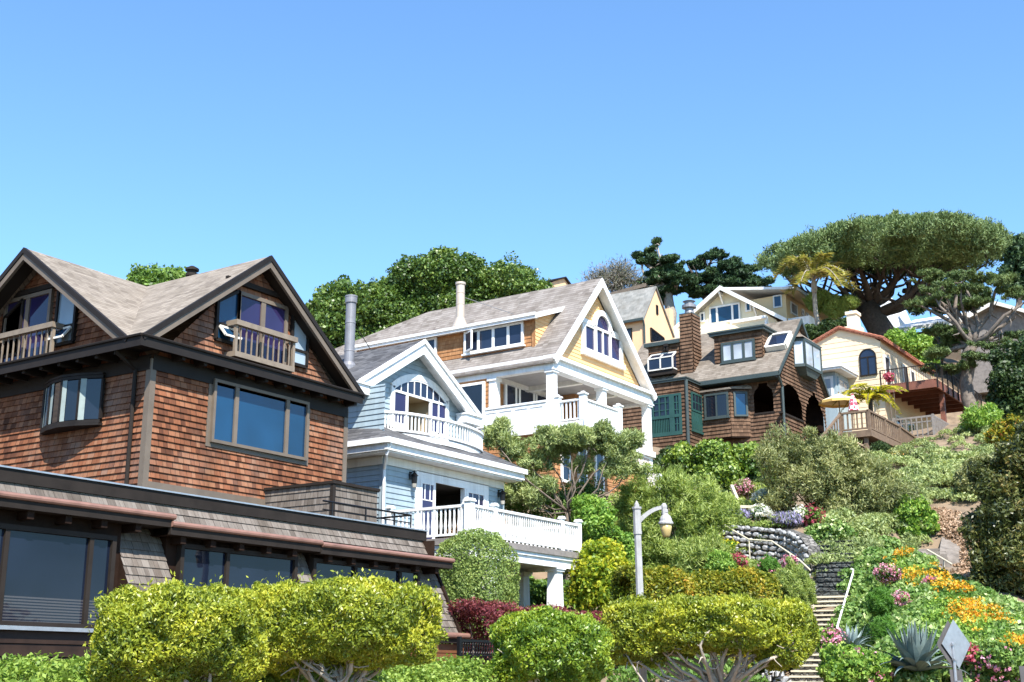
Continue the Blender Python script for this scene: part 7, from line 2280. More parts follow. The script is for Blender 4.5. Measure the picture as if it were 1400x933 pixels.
# ------------------------------------------------------------------ steps, walls and rails of the hillside garden
def stone_steps():
    a, b = far(1106, 932, 35.6), far(1141, 816, 40.2)
    n = 17
    d = unit(np.array((*(b - a)[:2], 0))); s = np.array((d[1], -d[0], 0))
    L_ = np.linalg.norm((b - a)[:2]); rise = (b[2] - a[2])
    t = thing('stone_steps', a, 'straight flight of rough stone garden steps with pale worn edges', 'steps')
    mr, me = MB(), MB()
    w = .52
    for i in range(-5, n):
        p = a + d * (L_ * i / n); z0 = a[2] + rise * i / n; z1 = z0 + rise / n
        q = [p - s * w, p + s * w, p + s * w + d * (L_ / n + .25), p - s * w + d * (L_ / n + .25)]
        mr.hexa([(*x[:2], z0 - .5) for x in q] + [(*x[:2], z1 - .045) for x in q])
        q = [p - s * w - d * .04, p + s * w - d * .04, p + s * w + d * (L_ / n + .02), p - s * w + d * (L_ / n + .02)]
        j = rng.normal(size=4) * .006
        me.hexa([(*x[:2], z1 - .045) for x in q] + [(*x[:2], z1 + jj) for x, jj in zip(q, j)])
    mr.build('riser', M['step_stone'], t); me.build('tread', M['step_edge'], t)
    # upper flight: its shade is put into the darker stone colour
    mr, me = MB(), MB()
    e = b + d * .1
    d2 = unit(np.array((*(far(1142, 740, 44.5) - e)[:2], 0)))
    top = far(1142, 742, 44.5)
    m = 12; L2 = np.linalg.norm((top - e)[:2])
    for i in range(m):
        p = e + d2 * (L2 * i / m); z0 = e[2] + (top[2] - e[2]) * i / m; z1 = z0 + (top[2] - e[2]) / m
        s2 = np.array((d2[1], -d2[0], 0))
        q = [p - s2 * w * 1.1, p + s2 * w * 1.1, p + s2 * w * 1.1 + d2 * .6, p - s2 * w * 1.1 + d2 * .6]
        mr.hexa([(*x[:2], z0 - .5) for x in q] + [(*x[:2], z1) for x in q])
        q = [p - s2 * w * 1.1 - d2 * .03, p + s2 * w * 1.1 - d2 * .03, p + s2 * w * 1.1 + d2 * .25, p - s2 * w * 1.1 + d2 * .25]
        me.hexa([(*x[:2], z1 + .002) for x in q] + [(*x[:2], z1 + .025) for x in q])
    mr.build('upper_flight', M['shade_tinted_stone'], t); me.build('upper_tread', M['shade_tinted_stone'], t)
    # handrail
    h = thing('handrail', far(1143, 866, 37.6), 'white painted pipe handrail beside the stone steps', 'handrail')
    p = [far(1143, 868, 37.4), far(1145, 856, 37.6), far(1156, 818, 39.3), far(1166, 784, 41), far(1166.5, 779, 41), far(1163, 778, 41)]
    mb = MB(); mb.tube(p, .03, 7)
    for i, (x, y, D) in enumerate(((1152, 832, 38.8), (1166, 784, 41))):
        q = far(x, y, D); mb.tube([q, q - np.array((0, 0, .85))], .026, 6)
    mb.build('rail', M['white'], h)
    # cobbled edging on the left
    c = thing('edging_wall', far(1100, 880, 36), 'low cobbled edging wall left of the stone steps', 'wall')
    mb = MB()
    for i in range(13):
        k = i / 12
        p = a + d * (L_ * (k * 1.08 - .1)) - s * (w + .28); z = a[2] + rise * (k * 1.08 - .1)
        for j in range(4):
            o = p - s * rng.uniform(-.22, .3) + d * rng.uniform(-.15, .15); r_ = rng.uniform(.10, .19)
            zz = z + .05 + .16 * j * .8
            pts = [(o[0] + r_ * math.cos(x), o[1] + r_ * math.sin(x)) for x in np.linspace(0, 2 * math.pi, 8)[:-1]]
            mb.tube([(o[0], o[1], zz - r_ * .7), (o[0], o[1], zz - r_ * .3), (o[0], o[1], zz + r_ * .35), (o[0], o[1], zz + r_ * .6)], [r_ * .6, r_, r_ * .95, r_ * .45], 7)
    mb.build('cobbles', M['stone_wall'], c)
    c['label'] = 'low cobbled edging wall left of the stone steps'
stone_steps()

def fieldstone_wall():
    pts_px = [(985, 716, 46.5), (1010, 718, 46), (1040, 721, 45.5), (1072, 724, 44.8), (1092, 732, 44), (1104, 748, 43.2), (1109, 775, 42.6)]
    t = thing('stone_wall', far(1050, 760, 45), 'curved grey fieldstone retaining wall under the lavender', 'wall')
    ps = [far(*p) for p in pts_px]
    # stones laid in rough rows over the wall's face
    mb = MB()
    core = MB()
    for i in range(len(ps) - 1):
        a, b = ps[i], ps[i + 1]
        n_ = unit(np.cross(np.array((*(b - a)[:2], 0)), _z)); 
        if n_ @ (CAM - a) < 0: n_ = -n_
        lo = 1.9 if i < 5 else 1.4
        core.hexa([(*a[:2], a[2] - lo), (*b[:2], b[2] - lo), (*(b - n_ * .4)[:2], b[2] - lo), (*(a - n_ * .4)[:2], a[2] - lo), tuple(a), tuple(b), (*(b - n_ * .4)[:2], b[2]), (*(a - n_ * .4)[:2], a[2])])
        Ls = np.linalg.norm((b - a)[:2]); z = 0.0
        rows = int(lo / .2)
        for r_ in range(rows):
            u = rng.uniform(0, .15)
            while u < Ls:
                w = rng.uniform(.16, .38); h = rng.uniform(.13, .21)
                cpt = a + (b - a) * min(1, (u + w / 2) / Ls); cz = cpt[2] - .1 - r_ * .2 + rng.uniform(-.03, .03)
                o = np.array((cpt[0], cpt[1], cz)) + n_ * rng.uniform(.0, .06)
                dx = unit(np.array((*(b - a)[:2], 0)))
                tilt = rng.uniform(-.25, .25)
                ring = []
                for k in range(7):
                    an = 2 * math.pi * k / 7 + rng.uniform(-.2, .2)
                    ring.append((math.cos(an) * w * .52 * rng.uniform(.85, 1.05), math.sin(an) * h * .55 * rng.uniform(.85, 1.05)))
                def P(x, y, q): return o + dx * (x * math.cos(tilt) - y * math.sin(tilt)) + _z * (x * math.sin(tilt) + y * math.cos(tilt)) + n_ * q
                f0 = [P(x, y, 0) for x, y in ring]; f1 = [P(x * .9, y * .9, .08) for x, y in ring]; f2 = [P(x * .55, y * .55, .12) for x, y in ring]
                for k in range(7):
                    j = (k + 1) % 7; mb.face([f0[k], f0[j], f1[j], f1[k]]); mb.face([f1[k], f1[j], f2[j], f2[k]])
                mb.face(f2)
                u += w * .95
    core.build('wall_core', M['step_stone'], t); mb.build('stones', M['field_stone'], t)
    # pale pipe rail running down in front
    h = thing('garden_rail', far(1000, 715, 43), 'thin pale pipe rail slanting down before the fieldstone wall', 'handrail')
    mb = MB(); p = [far(x, y, D) for x, y, D in ((948, 690, 45), (975, 708, 44), (1000, 724, 43.5), (1024, 738, 43), (1055, 740, 42.6), (1092, 765, 41.8), (1108, 780, 41))]
    mb.tube(p, .028, 6)
    for x, y, D in ((982, 713, 43.8), (1024, 738, 43), (1080, 757, 42)):
        q = far(x, y, D); mb.tube([q, q - np.array((0, 0, .8))], .022, 5)
    mb.build('rail', M['step_edge'], h)
    # pale timber edging of the beds above
    for i, (x0, y0, x1, y1, D, lab) in enumerate(((1012, 693, 1068, 694, 48.5, 'pale timber bed edging above the lavender'), (1000, 664, 1012, 693, 50, 'slanting white bed edging left of the silver plant'))):
        e = thing('bed_edging', far(x0, y0, D), lab, 'edging')
        mb = MB(); mb.bar(far(x0, y0, D), far(x1, y1, D - .5 * i), .12, .10); mb.build('board', M['step_edge'], e)
fieldstone_wall()

def concrete_stairs():
    t = thing('concrete_stairs', far(1275, 775, 44), 'short concrete stairs with low side wall on the bare slope', 'stairs')
    a, b = far(1277, 782, 43.5), far(1268, 752, 46.5)
    n = 7; s = np.array((.8, -.6, 0)); d = unit(np.array((*(b - a)[:2], 0))); s = np.array((d[1], -d[0], 0)); L_ = np.linalg.norm((b - a)[:2])
    mb = MB()
    for i in range(n):
        p = a + d * L_ * i / n; z0 = a[2] + (b[2] - a[2]) * i / n; z1 = z0 + (b[2] - a[2]) / n
        q = [p - s * .55, p + s * .55, p + s * .55 + d * (L_ / n + .3), p - s * .55 + d * (L_ / n + .3)]
        mb.hexa([(*x[:2], z0 - .4) for x in q] + [(*x[:2], z1) for x in q])
    mb.build('step', M['concrete'], t)
    mb = MB()
    pts = [far(1262, 768, 44.2), far(1284, 790, 42.6), far(1310, 806, 41), (far(1345, 828, 39))]
    for i in range(3): mb.bar(pts[i] + (0, 0, .1), pts[i + 1] + (0, 0, .1), .16, .5)
    mb.build('side_wall', M['concrete'], t)
    mb = MB()
    w0, w1, w2 = far(1285, 755, 45.8), far(1298, 742, 47.2), far(1326, 752, 46.6)
    mb.slab([far(1284, 778, 44.8), w0 + (0, 0, .1), w1, w2, far(1322, 775, 45)], .25); mb.slab([w0 + (0, 0, .1), far(1288, 733, 48), far(1322, 738, 47.6), w2, w1], .25)
    mb.build('landing', M['concrete'], t)
    h = thing('stair_rail', far(1300, 770, 44), 'pale handrail slanting beside the concrete stairs', 'handrail')
    mb = MB(); p = [far(1268, 752, 44.5), far(1292, 766, 43.6), far(1328, 788, 42)]; mb.tube(p, .03, 6)
    for x, y, D in ((1290, 765, 43.7), (1316, 781, 42.6)): q = far(x, y, D); mb.tube([q, q - (0, 0, .75)], .025, 5)
    mb.build('rail', M['step_edge'], h)
concrete_stairs()

# ------------------------------------------------------------------ decks and fences below the cream house
def timber_deck():
    c = far(1190, 588, 62.5)
    X0, Y0, zf = c[0], c[1], c[2]
    t = thing('timber_deck', (X0, Y0, zf - 2), 'weathered brown timber deck and stairs above the olive bush', 'deck')
    yb = Face('side', X0).uz(1150, 592)[0]
    xe = Face('front', Y0).uz(1232, 606)[0]
    mb = MB(); mb.box(X0, xe, Y0, yb, zf - .08, zf); mb.box(X0 - .03, xe, Y0 - .05, Y0, zf - .3, zf + .02); mb.box(X0 - .05, X0, Y0, yb, zf - .3, zf + .02)
    mb.build('deck_floor', M['brown_wood'], t)
    hr = 1.0
    rail_run(t, (X0 + .05, Y0 + .05, zf), (X0 + .05, yb, zf), hr, M['brown_wood'], gap=.22, bw=.07, rw=.14, rh=.09, low=.12)
    rail_run(t, (X0 + .05, Y0 + .05, zf), (xe, Y0 + .05, zf), hr, M['brown_wood'], gap=.30, bw=.07, rw=.14, rh=.09, low=.12)
    mb = MB(); mb.box(-.07, .07, -.07, .07, -.3, hr + .02)
    repeat('post', mb, M['brown_wood'], t, [(X0 + .05, Y0 + .05, zf), (X0 + .05, yb, zf), (xe, Y0 + .05, zf), ((X0 + xe) / 2, Y0 + .05, zf)])
    # stairs going down to the right
    a = np.array((xe, Y0 + .05, zf)); b = on(1, 1268, 628, Y0 + .05)
    b[2] = zf - .3
    rail_run(t, a, b, hr, M['brown_wood'], gap=.2, bw=.06, rw=.14, rh=.09, low=.12, name='stair_railing')
    # left stair rail slanting down
    p = on(0, 1149, 590, X0 + .05); q = far(1133, 600, 60)
    rail_run(t, (X0 + .05, yb, zf), (X0 - 2.4, yb + .3, zf - 1.7), hr, M['brown_wood'], gap=.25, bw=.06, rw=.12, rh=.09, low=.1, name='stair_railing')
    # lattice under the deck
    mb = MB()
    for i in range(9):
        z = zf - .4 - i * .17
        mb.bar((X0 + .1, yb - .3, z), (X0 + .1, Y0 + .9, z - .9), .03, .05)
    mb.build('brace', M['grey_wood'], t)
    mb = MB(); mb.box(-.09, .09, -.09, .09, -3.2, 0)
    repeat('deck_post', mb, M['brown_wood'], t, [(X0 + .2, Y0 + .3, zf - .08), (xe - .2, Y0 + .3, zf - .08), (X0 + .2, yb - .2, zf - .08)])
    mb = MB(); mb.box(X0 + 1.2, xe, Y0 + 1.6, Y0 + 1.7, zf - 3, zf - .1); mb.build('back_boards', M['darkwood'], t)
    # dark deck rail by the porch arch
    F = Face('front', 24 - .6)
    p0, p1 = on(1, 1100, 580, 23.4), on(1, 1147, 574, 23.4)
    t2 = thing('porch_rail', p0 - np.array((0, 0, 1)), 'dark timber rail in front of the second porch arch', 'railing')
    p1[2] = p0[2]
    rail_run(t2, (p0[0], 23.4, p0[2] - .95), (p1[0] + .6, 23.4, p0[2] - .95), .95, M['darkwood'], gap=.3, bw=.06, rw=.13, rh=.09, low=.1)
timber_deck()

def grey_fence():
    c = far(1278, 600, 70)
    X0, Y0, zf = c[0], c[1], c[2]
    t = thing('grey_fence', (X0, Y0, zf), 'weathered grey picket fence below the cream house deck', 'fence')
    yb = Face('side', X0).uz(1224, 604)[0]; xe = Face('front', Y0).uz(1331, 615)[0]
    hr = Face('front', Y0).uz(1278, 569)[1] - zf
    mb = MB(); mb.box(X0 - .05, xe, Y0 - .05, Y0 + .05, zf + hr - .1, zf + hr); mb.box(X0 - .05, X0 + .05, Y0 + .05, yb, zf + hr - .1, zf + hr); mb.box(X0, xe, Y0 - .03, Y0 + .03, zf - .02, zf + .07); mb.box(X0 - .03, X0 + .03, Y0, yb, zf - .02, zf + .07)
    mb.box(X0 - .03, X0 + .03, Y0, yb, zf + hr * .72, zf + hr * .78)
    mb.build('rails', M['grey_wood'], t)
    mb = MB(); x = X0
    while x < xe: mb.box(x, x + .06, Y0 - .055, Y0 - .03, zf - .05, zf + hr - .1); x += .15
    y = Y0
    while y < yb: mb.box(X0 - .055, X0 - .03, y, y + .06, zf - .05, zf + hr - .1); y += .28
    mb.build('pickets', M['grey_wood'], t)
    mb = MB(); mb.box(-.06, .06, -.06, .06, -.6, hr + .05); repeat('post', mb, M['grey_wood'], t, [(X0, Y0, zf), (xe, Y0, zf), (X0, yb, zf)])
    mb = MB(); mb.box(X0, xe, Y0, yb, zf - .25, zf - .05); mb.build('terrace', M['concrete'], t)
    # lattice panel below
    l = thing('lattice_panel', (X0, Y0 - .1, zf - 1.6), 'grey timber lattice panel under the picket fence', 'lattice')
    mb = MB(); x0, x1 = X0 + .1, X0 + (xe - X0) * .72
    z1, z0 = zf - .12, zf - 1.75
    n = 12
    for i in range(-n, n * 2):
        u0 = x0 + i * .17
        for s in (1, -1):
            a, b = np.array((u0, z0)), np.array((u0 + 1.63, z1)) 
            if s < 0: a, b = np.array((u0, z1)), np.array((u0 + 1.63, z0))
            # clip to the panel
            t0, t1 = 0.0, 1.0
            dx = b[0] - a[0]
            t0 = max(t0, (x0 - a[0]) / dx); t1 = min(t1, (x1 - a[0]) / dx)
            if t1 - t0 < .03: continue
            p, q = a + (b - a) * t0, a + (b - a) * t1
            mb.bar((p[0], Y0 - .12 + .015 * s, p[1]), (q[0], Y0 - .12 + .015 * s, q[1]), .012, .035)
    mb.build('slats', M['grey_wood'], l)
    mb = MB(); mb.bar((x0, Y0 - .13, z1), (x1, Y0 - .13, z1), .06, .08); mb.bar((x0, Y0 - .13, z0), (x1, Y0 - .13, z0), .06, .08); mb.bar((x0, Y0 - .13, z0), (x0, Y0 - .13, z1), .06, .08, up=(1, 0, 0)); mb.bar((x1, Y0 - .13, z0), (x1, Y0 - .13, z1), .06, .08, up=(1, 0, 0)); mb.build('frame', M['brown_wood'], l)
    mb = MB(); mb.box(x0, x1, Y0 + .3, Y0 + .4, z0 - .3, z1); mb.build('backing_wall', M['concrete'], l)
grey_fence()

def patio_umbrella():
    D = 67.5
    c = far(1147, 548, D)
    t = thing('patio_umbrella', c - np.array((0, 0, 2.4)), 'open yellow patio umbrella beside the cottage gable', 'umbrella')
    m = MB(); n = 10; r_ = 1.05
    top = c + np.array((0, 0, .38))
    rim = [c + np.array((r_ * math.cos(2 * math.pi * i / n), r_ * math.sin(2 * math.pi * i / n), -.05)) for i in range(n)]
    for i in range(n): m.face([rim[i], rim[(i + 1) % n], top])
    cn = m.build('canopy', M['umb_white'], t)
    m = MB()
    for i in range(n):
        a, b = rim[i], rim[(i + 1) % n]; m.face([a - (0, 0, .14), b - (0, 0, .14), b, a])
    m.build('valance', M['umb_yellow'], cn)
    m = MB(); m.tube([c - np.array((0, 0, 2.4)), top + (0, 0, .1)], .03, 8); m.build('pole', M['brown_wood'], t)
    d = far(1167, 562, D - 1)
    t2 = thing('closed_umbrella', d - np.array((0, 0, 1)), 'closed red and white striped umbrella next to the yellow one', 'umbrella')
    m = MB(); H_ = far(1165.5, 539, D - 1)[2] - d[2]
    m.lathe(d, [(.30, 0), (.27, H_ * .1), (.19, H_ * .55), (.10, H_ * .85), (.04, H_)], 12); m.build('canopy', M['umb_stripe'], t2)
    m = MB(); m.tube([d - np.array((0, 0, 1)), d + (0, 0, H_ + .08)], .025, 6); m.build('pole', M['brown_wood'], t2)
M['umb_white'] = paint('cream canvas', (.80, .68, .42, 1), .8, .04, 3)
M['umb_yellow'] = paint('yellow canvas', (.72, .47, .14, 1), .8, .05, 3)
def stripes():
    m, nt, b = new_mat('red and white check canvas')
    p = pos(nt); w = nt.nodes.new('ShaderNodeTexChecker'); w.inputs['Scale'].default_value = 5.5; L(nt, p, w.inputs[0])
    w.inputs[1].default_value = (.72, .70, .68, 1); w.inputs[2].default_value = (.45, .06, .10, 1); L(nt, w.outputs[0], b.inputs[0]); b.inputs['Roughness'].default_value = .8
    return m
M['umb_stripe'] = stripes()
patio_umbrella()

# pots on the blue house deck
def pots():
    for i, (px, D, lab) in enumerate(((588, 38.2, 'tall dry grass plant in a pot left of the open glazed door'), (617, 38.0, 'spiky dry plant in a pot before the open glazed door'))):
        c = far(px, 700, D); c[2] = 5.2
        t = thing('potted_plant', c, lab, 'potted plant', 'potted plants on the porch deck')
        mb = MB(); mb.lathe(c, [(.14, 0), (.2, .28), (.22, .3), (.22, .34), (.18, .34)], 14); mb.build('pot', M['red_wood'], t)
        n = 420
        az = rng.uniform(0, 6.28, n); el = rng.uniform(.5, 1.5, n); r_ = rng.uniform(.2, 1.0 if i == 0 else .75, n)
        d = np.stack([np.cos(az) * np.cos(el), np.sin(az) * np.cos(el), np.sin(el)], -1)
        P = c + np.array((0, 0, .32)) + d * r_[:, None] * np.array((.8, .8, 1.25)); 
        leaf_mesh('leaves', P, unit(rng.normal(size=(n, 3))), .26, .028, LF['grey_green'] if i == 0 else LF['litter'], t, facing=.2, along=d * 3)
pots()
# ------------------------------------------------------------------ low planting on the slope
def patch_points(poly, n):
    """Chance points on the hillside inside a polygon of photograph pixels."""
    poly = np.array(poly, float)
    x0, y0 = poly.min(0); x1, y1 = poly.max(0)
    # survey a grid of pixels once, then scatter among its cells
    step = 4.0
    xs, ys = np.arange(x0, x1 + step, step), np.arange(y0, y1 + step, step)
    gx, gy = (q.ravel() for q in np.meshgrid(xs, ys))
    ins = np.zeros(len(gx), bool)
    for i in range(len(poly)):
        (ax, ay), (bx, by) = poly[i], poly[(i + 1) % len(poly)]
        ins ^= ((ay > gy) != (by > gy)) & (gx < (bx - ax) * (gy - ay) / (by - ay + 1e-9) + ax)
    gx, gy = gx[ins], gy[ins]
    d = np.arange(18, 112, .35)
    cells = []
    for i in range(0, len(gx), 400):
        dr = _F * FPX + _r * (gx[i:i + 400, None] - 700.0) - _U * (gy[i:i + 400, None] - 466.5)
        dr = dr / np.hypot(dr[:, :1], dr[:, 1:2])
        pt = CAM + d[None, :, None] * dr[:, None, :]
        g = terr(np.clip(pt[..., 0], 14, 111.8), np.clip(pt[..., 1], -2, 59.8))
        f = np.argmax(pt[..., 2] <= g, 1)
        ok = (pt[..., 2] <= g).any(1)
        cells.append(pt[np.arange(len(f)), f][ok])
    cells = np.concatenate(cells)
    k = rng.integers(len(cells), size=n)
    D = np.hypot(cells[k, 0], cells[k, 1])
    P = cells[k].copy()
    P[:, :2] += rng.normal(size=(n, 2)) * (mpp(D) * 4.5)[:, None]
    P[:, 2] = terr(P[:, 0], P[:, 1])
    return P

def carpet(name, label, poly, n, mat, ln, wd, h=.25, r=(.18, .55), k=None, patchy=0.0, flat=.7):
    """Low planting nobody could count, built of many small leafy mounds of uneven size."""
    k = k or max(30, n // 110)
    Q = patch_points(poly, k)
    if patchy:
        m = np.sin(Q[:, 0] * 1.9 + np.sin(Q[:, 1] * 1.3) * 1.5) * np.sin(Q[:, 1] * 2.3 + .7) + rng.normal(size=len(Q)) * .35
        Q = Q[m > np.quantile(m, patchy)]
    k = len(Q)
    rr = r[0] + (r[1] - r[0]) * rng.random(k) ** 2
    i = rng.choice(k, n, p=rr ** 2 / (rr ** 2).sum())
    d = unit(rng.normal(size=(n, 3)) - _h * .35); d[:, 2] = np.abs(d[:, 2])
    u = rng.uniform(.55, 1.05, n) ** .6
    P = Q[i] + d * (rr[i] * u)[:, None] * np.array((1, 1, flat))
    P[:, 2] += h * rng.random(k)[i] * .5
    tone = rng.random(k)[i]
    o = leaf_mesh(name, P, d, ln, wd, mat, None, rnd=np.clip(.55 * rng.random(n) + .45 * tone, 0, 1), facing=.35, along=d * .5 + np.array((0, 0, .4)))
    tag(o, kind='stuff'); o['label'] = label; o['category'] = 'ground cover'
    return o
carpet('ivy_cover', 'variegated ivy and nasturtium leaves covering the bank right of the stone steps', [(1172, 778), (1200, 765), (1260, 770), (1300, 800), (1400, 850), (1400, 945), (1160, 945), (1156, 870)], 90000, LF['ivy'], .13, .095, h=.38)
carpet('garden_cover', 'mixed green ground cover of the garden beds above the golden hedge', [(830, 690), (990, 650), (1100, 690), (985, 712), (985, 730), (1030, 748), (1075, 775), (1075, 820), (1060, 800), (850, 800)], 60000, LF['airy'], .15, .05, h=.35)
carpet('slope_cover', 'green and dry ground cover on the slope below the tile roofed house', [(1120, 640), (1220, 620), (1330, 575), (1410, 580), (1410, 680), (1330, 690), (1280, 690), (1240, 760), (1120, 790)], 75000, LF['grey_green'], .16, .06, h=.4)
carpet('orange_flowers', 'bright orange and yellow poppies spread down the bank', [(1215, 790), (1240, 772), (1300, 812), (1350, 850), (1400, 905), (1400, 935), (1340, 900), (1300, 855), (1262, 830), (1225, 810)], 8000, LF['orange_bloom'], .07, .06, h=.95, r=(.12, .38), k=560, patchy=.42)
carpet('poppy_leaves', 'light green leaves among the orange poppies', [(1215, 795), (1240, 775), (1300, 815), (1350, 850), (1400, 890), (1400, 940), (1340, 915), (1262, 835), (1225, 815)], 36000, LF['bright'], .12, .05, h=.42)
carpet('leaf_litter', 'dry brown leaf litter on the bare slope by the concrete stairs', [(1262, 700), (1300, 700), (1345, 745), (1352, 830), (1320, 800), (1300, 745)], 11000, LF['litter'], .13, .07, h=.02, r=(.03, .14), k=3500, flat=.3)
carpet('bed_cover', 'green planting at the foot of the white porch', [(640, 860), (860, 790), (1060, 810), (1072, 945), (640, 945)], 40000, LF['green'], .13, .07, h=.4)
carpet('upper_cover', 'dark green ivy under the cottage and the yellow house', [(880, 640), (920, 615), (1070, 605), (1150, 620), (1130, 660), (900, 690)], 36000, LF['dark'], .2, .12, h=.45)

def flower_clump(name, label, cat, px, py, w, h, D, n_leaf, leafm, n_bloom, bloomm, ls=(.12, .05), bs=.07, group=None, spike=False, rc=None):
    c = far(px, py, D); m = mpp(D)
    base = np.array((c[0], c[1], min(c[2] - h * m, ground(c[0], c[1]))))
    t = thing(name, base, label, cat, group)
    bl = [(c, (w * m, w * m * .8, h * m))]
    if n_leaf:
        if rc: P, N, sh = billow(bl, n_leaf, rc)
        else: P, N = blob_points(bl, n_leaf, .6, 2, .2, .3)
        leaf_mesh('foliage', P, N, ls[0], ls[1], leafm, t, facing=.3, along=N * .6 + np.array((0, 0, .6)))
    if n_bloom:
        P, N = blob_points(bl, n_bloom, .85, 2, .15, .0); k = (N @ unit(CAM - c) > -.2) | (N[:, 2] > .1); P, N = P[k], N[k]
        P = P + N * .03
        if spike: leaf_mesh('flowers', P + rng.normal(size=P.shape) * .05, N, bs * 2.2, bs * .6, bloomm, t, facing=.3, along=np.tile(_z * 2, (len(P), 1)))
        else:
            # rosettes of petals
            Q = (P[:, None] + rng.normal(size=(len(P), 6, 3)) * bs * .45).reshape(-1, 3)
            leaf_mesh('flowers', Q, np.repeat(N, 6, 0), bs, bs * .8, bloomm, t, facing=.4)
    mb = MB()
    for _ in range(4): limb(mb, base - (0, 0, .1), c + rng.normal(size=3) * m * w * .3, .02, .008, .06, 3)
    mb.build('stems', M['bark'], t)
    return t
G = 'garden plants on the hillside'
flower_clump('lavender', 'lavender in flower at the left end above the fieldstone wall', 'flower', 1003, 706, 24, 6, 47, 2200, LF['grey_green'], 1500, LF['lavender'], (.2, .03), .08, G, True)
flower_clump('lavender', 'lavender in flower at the right end above the fieldstone wall', 'flower', 1076, 711, 24, 6, 46, 1900, LF['grey_green'], 1300, LF['lavender'], (.2, .03), .08, G, True)
flower_clump('white_roses', 'white flowered bush between the two lavenders', 'flower', 1040, 702, 15, 9, 47.2, 1800, LF['green'], 90, LF['white_bloom'], (.14, .07), .12, G)
flower_clump('white_roses', 'white flowered bush beside the dark red roses', 'flower', 1095, 704, 12, 8, 46.4, 1400, LF['green'], 60, LF['white_bloom'], (.14, .07), .12, G)
flower_clump('red_roses', 'dark red flowered bush under the olive bush', 'flower', 1112, 706, 13, 10, 46, 1600, LF['green'], 40, LF['red_bloom'], (.14, .07), .12, G)
flower_clump('silver_bush', 'silver leaved plant with pale flowers below the ivy hedge', 'flower', 1048, 683, 22, 13, 50, 4200, LF['silver'], 60, LF['white_bloom'], (.16, .04), .08, G)
flower_clump('pink_shrub', 'pinkish shrub left of the silver leaved plant', 'flower', 1018, 668, 16, 11, 51, 2500, LF['olive'], 90, LF['pink_bloom'], (.15, .05), .07, G)
flower_clump('pink_daisies', 'bright pink flowers below the fieldstone wall', 'flower', 1008, 768, 13, 7, 40.5, 1500, LF['green'], 120, LF['red_bloom'], (.13, .05), .09, G)
flower_clump('pink_daisies', 'pink flowers by the green mound near the pale rail', 'flower', 1080, 770, 9, 7, 40, 1000, LF['green'], 60, LF['pink_bloom'], (.13, .05), .09, G)
flower_clump('green_mound', 'feathery bright green mound under the fieldstone wall', 'shrub', 1052, 776, 18, 13, 41, 7000, LF['fennel'], 20, LF['pink_bloom'], (.18, .022), .07, G)
flower_clump('rosemary_mound', 'large domed green mound left of the stone steps', 'shrub', 1086, 806, 32, 33, 38, 26000, LF['airy'], 0, None, (.16, .022), .07, G)
flower_clump('yellow_flowers', 'low yellow flowers in front of the fieldstone wall', 'flower', 982, 746, 26, 8, 42.5, 4000, LF['bright'], 130, LF['yellow_bloom'], (.14, .05), .09, G)
flower_clump('soft_shrub', 'soft green shrub left of the bright pink flowers', 'shrub', 958, 758, 28, 22, 41, 10000, LF['airy'], 0, None, (.18, .03), .07, G, rc=.25)
flower_clump('soft_shrub', 'small green shrub in front of the yellow flowers', 'shrub', 985, 775, 22, 16, 40, 7000, LF['bright'], 0, None, (.15, .04), .07, G, rc=.25)
flower_clump('fennel', 'feathery bright green fennel above the agave', 'herb', 1207, 826, 24, 20, 34.5, 12000, LF['fennel'], 0, None, (.16, .016), .07, G)
flower_clump('fennel', 'smaller feathery fennel between aloe and agave', 'herb', 1207, 866, 17, 22, 31.5, 8000, LF['fennel'], 0, None, (.15, .016), .07, G)
flower_clump('pink_valerian', 'pale pink flowers high on the ivy bank', 'flower', 1213, 784, 19, 9, 38, 1500, LF['ivy'], 150, LF['pink_bloom'], (.12, .07), .07, G)
flower_clump('pink_valerian', 'pink flowers right of the larger fennel', 'flower', 1231, 821, 12, 9, 34.5, 700, LF['ivy'], 120, LF['pink_bloom'], (.12, .07), .07, G)
flower_clump('pink_valerian', 'purple pink flowers at the edge of the poppies', 'flower', 1272, 800, 10, 8, 36, 600, LF['bright'], 90, LF['pink_bloom'], (.12, .05), .07, G)
flower_clump('pink_geranium', 'pink geranium bush spilling over the foot of the steps', 'flower', 1142, 884, 24, 20, 31, 5000, LF['bright'], 150, LF['pink_bloom'], (.10, .07), .075, G, rc=.2)
flower_clump('leafy_geranium', 'leafy green geranium bush below the aloe', 'shrub', 1180, 914, 42, 26, 28.5, 16000, LF['bright'], 40, LF['pink_bloom'], (.10, .075), .075, G, rc=.22)
flower_clump('red_geranium', 'red pink flowers to the right of the diamond sign', 'flower', 1322, 893, 14, 10, 29, 1500, LF['bright'], 60, LF['red_bloom'], (.10, .07), .08, G)
flower_clump('green_shrub', 'green shrub at the foot of the slope right of the sign', 'shrub', 1365, 915, 34, 26, 29, 12000, LF['green'], 50, LF['pink_bloom'], (.11, .06), .07, G, rc=.22)
flower_clump('orange_shrub', 'shrub with rusty orange blossom below the timber deck', 'shrub', 1238, 634, 26, 14, 59, 6000, LF['olive'], 260, LF['orange_bloom'], (.18, .09), .09, G, rc=.3)
flower_clump('green_bank_shrub', 'rounded green shrub beneath the grey picket fence', 'shrub', 1288, 648, 30, 20, 57, 11000, LF['grey_green'], 0, None, (.18, .09), .08, G, rc=.32)
flower_clump('bank_shrub', 'olive shrub between the lattice and the right edge tree', 'shrub', 1335, 655, 30, 26, 52, 11000, LF['olive'], 0, None, (.18, .07), .08, G, rc=.3)
flower_clump('bank_shrub', 'yellow green shrub beside the bare slope', 'shrub', 1250, 705, 24, 28, 48, 9000, LF['bright'], 0, None, (.16, .09), .08, G, rc=.28)
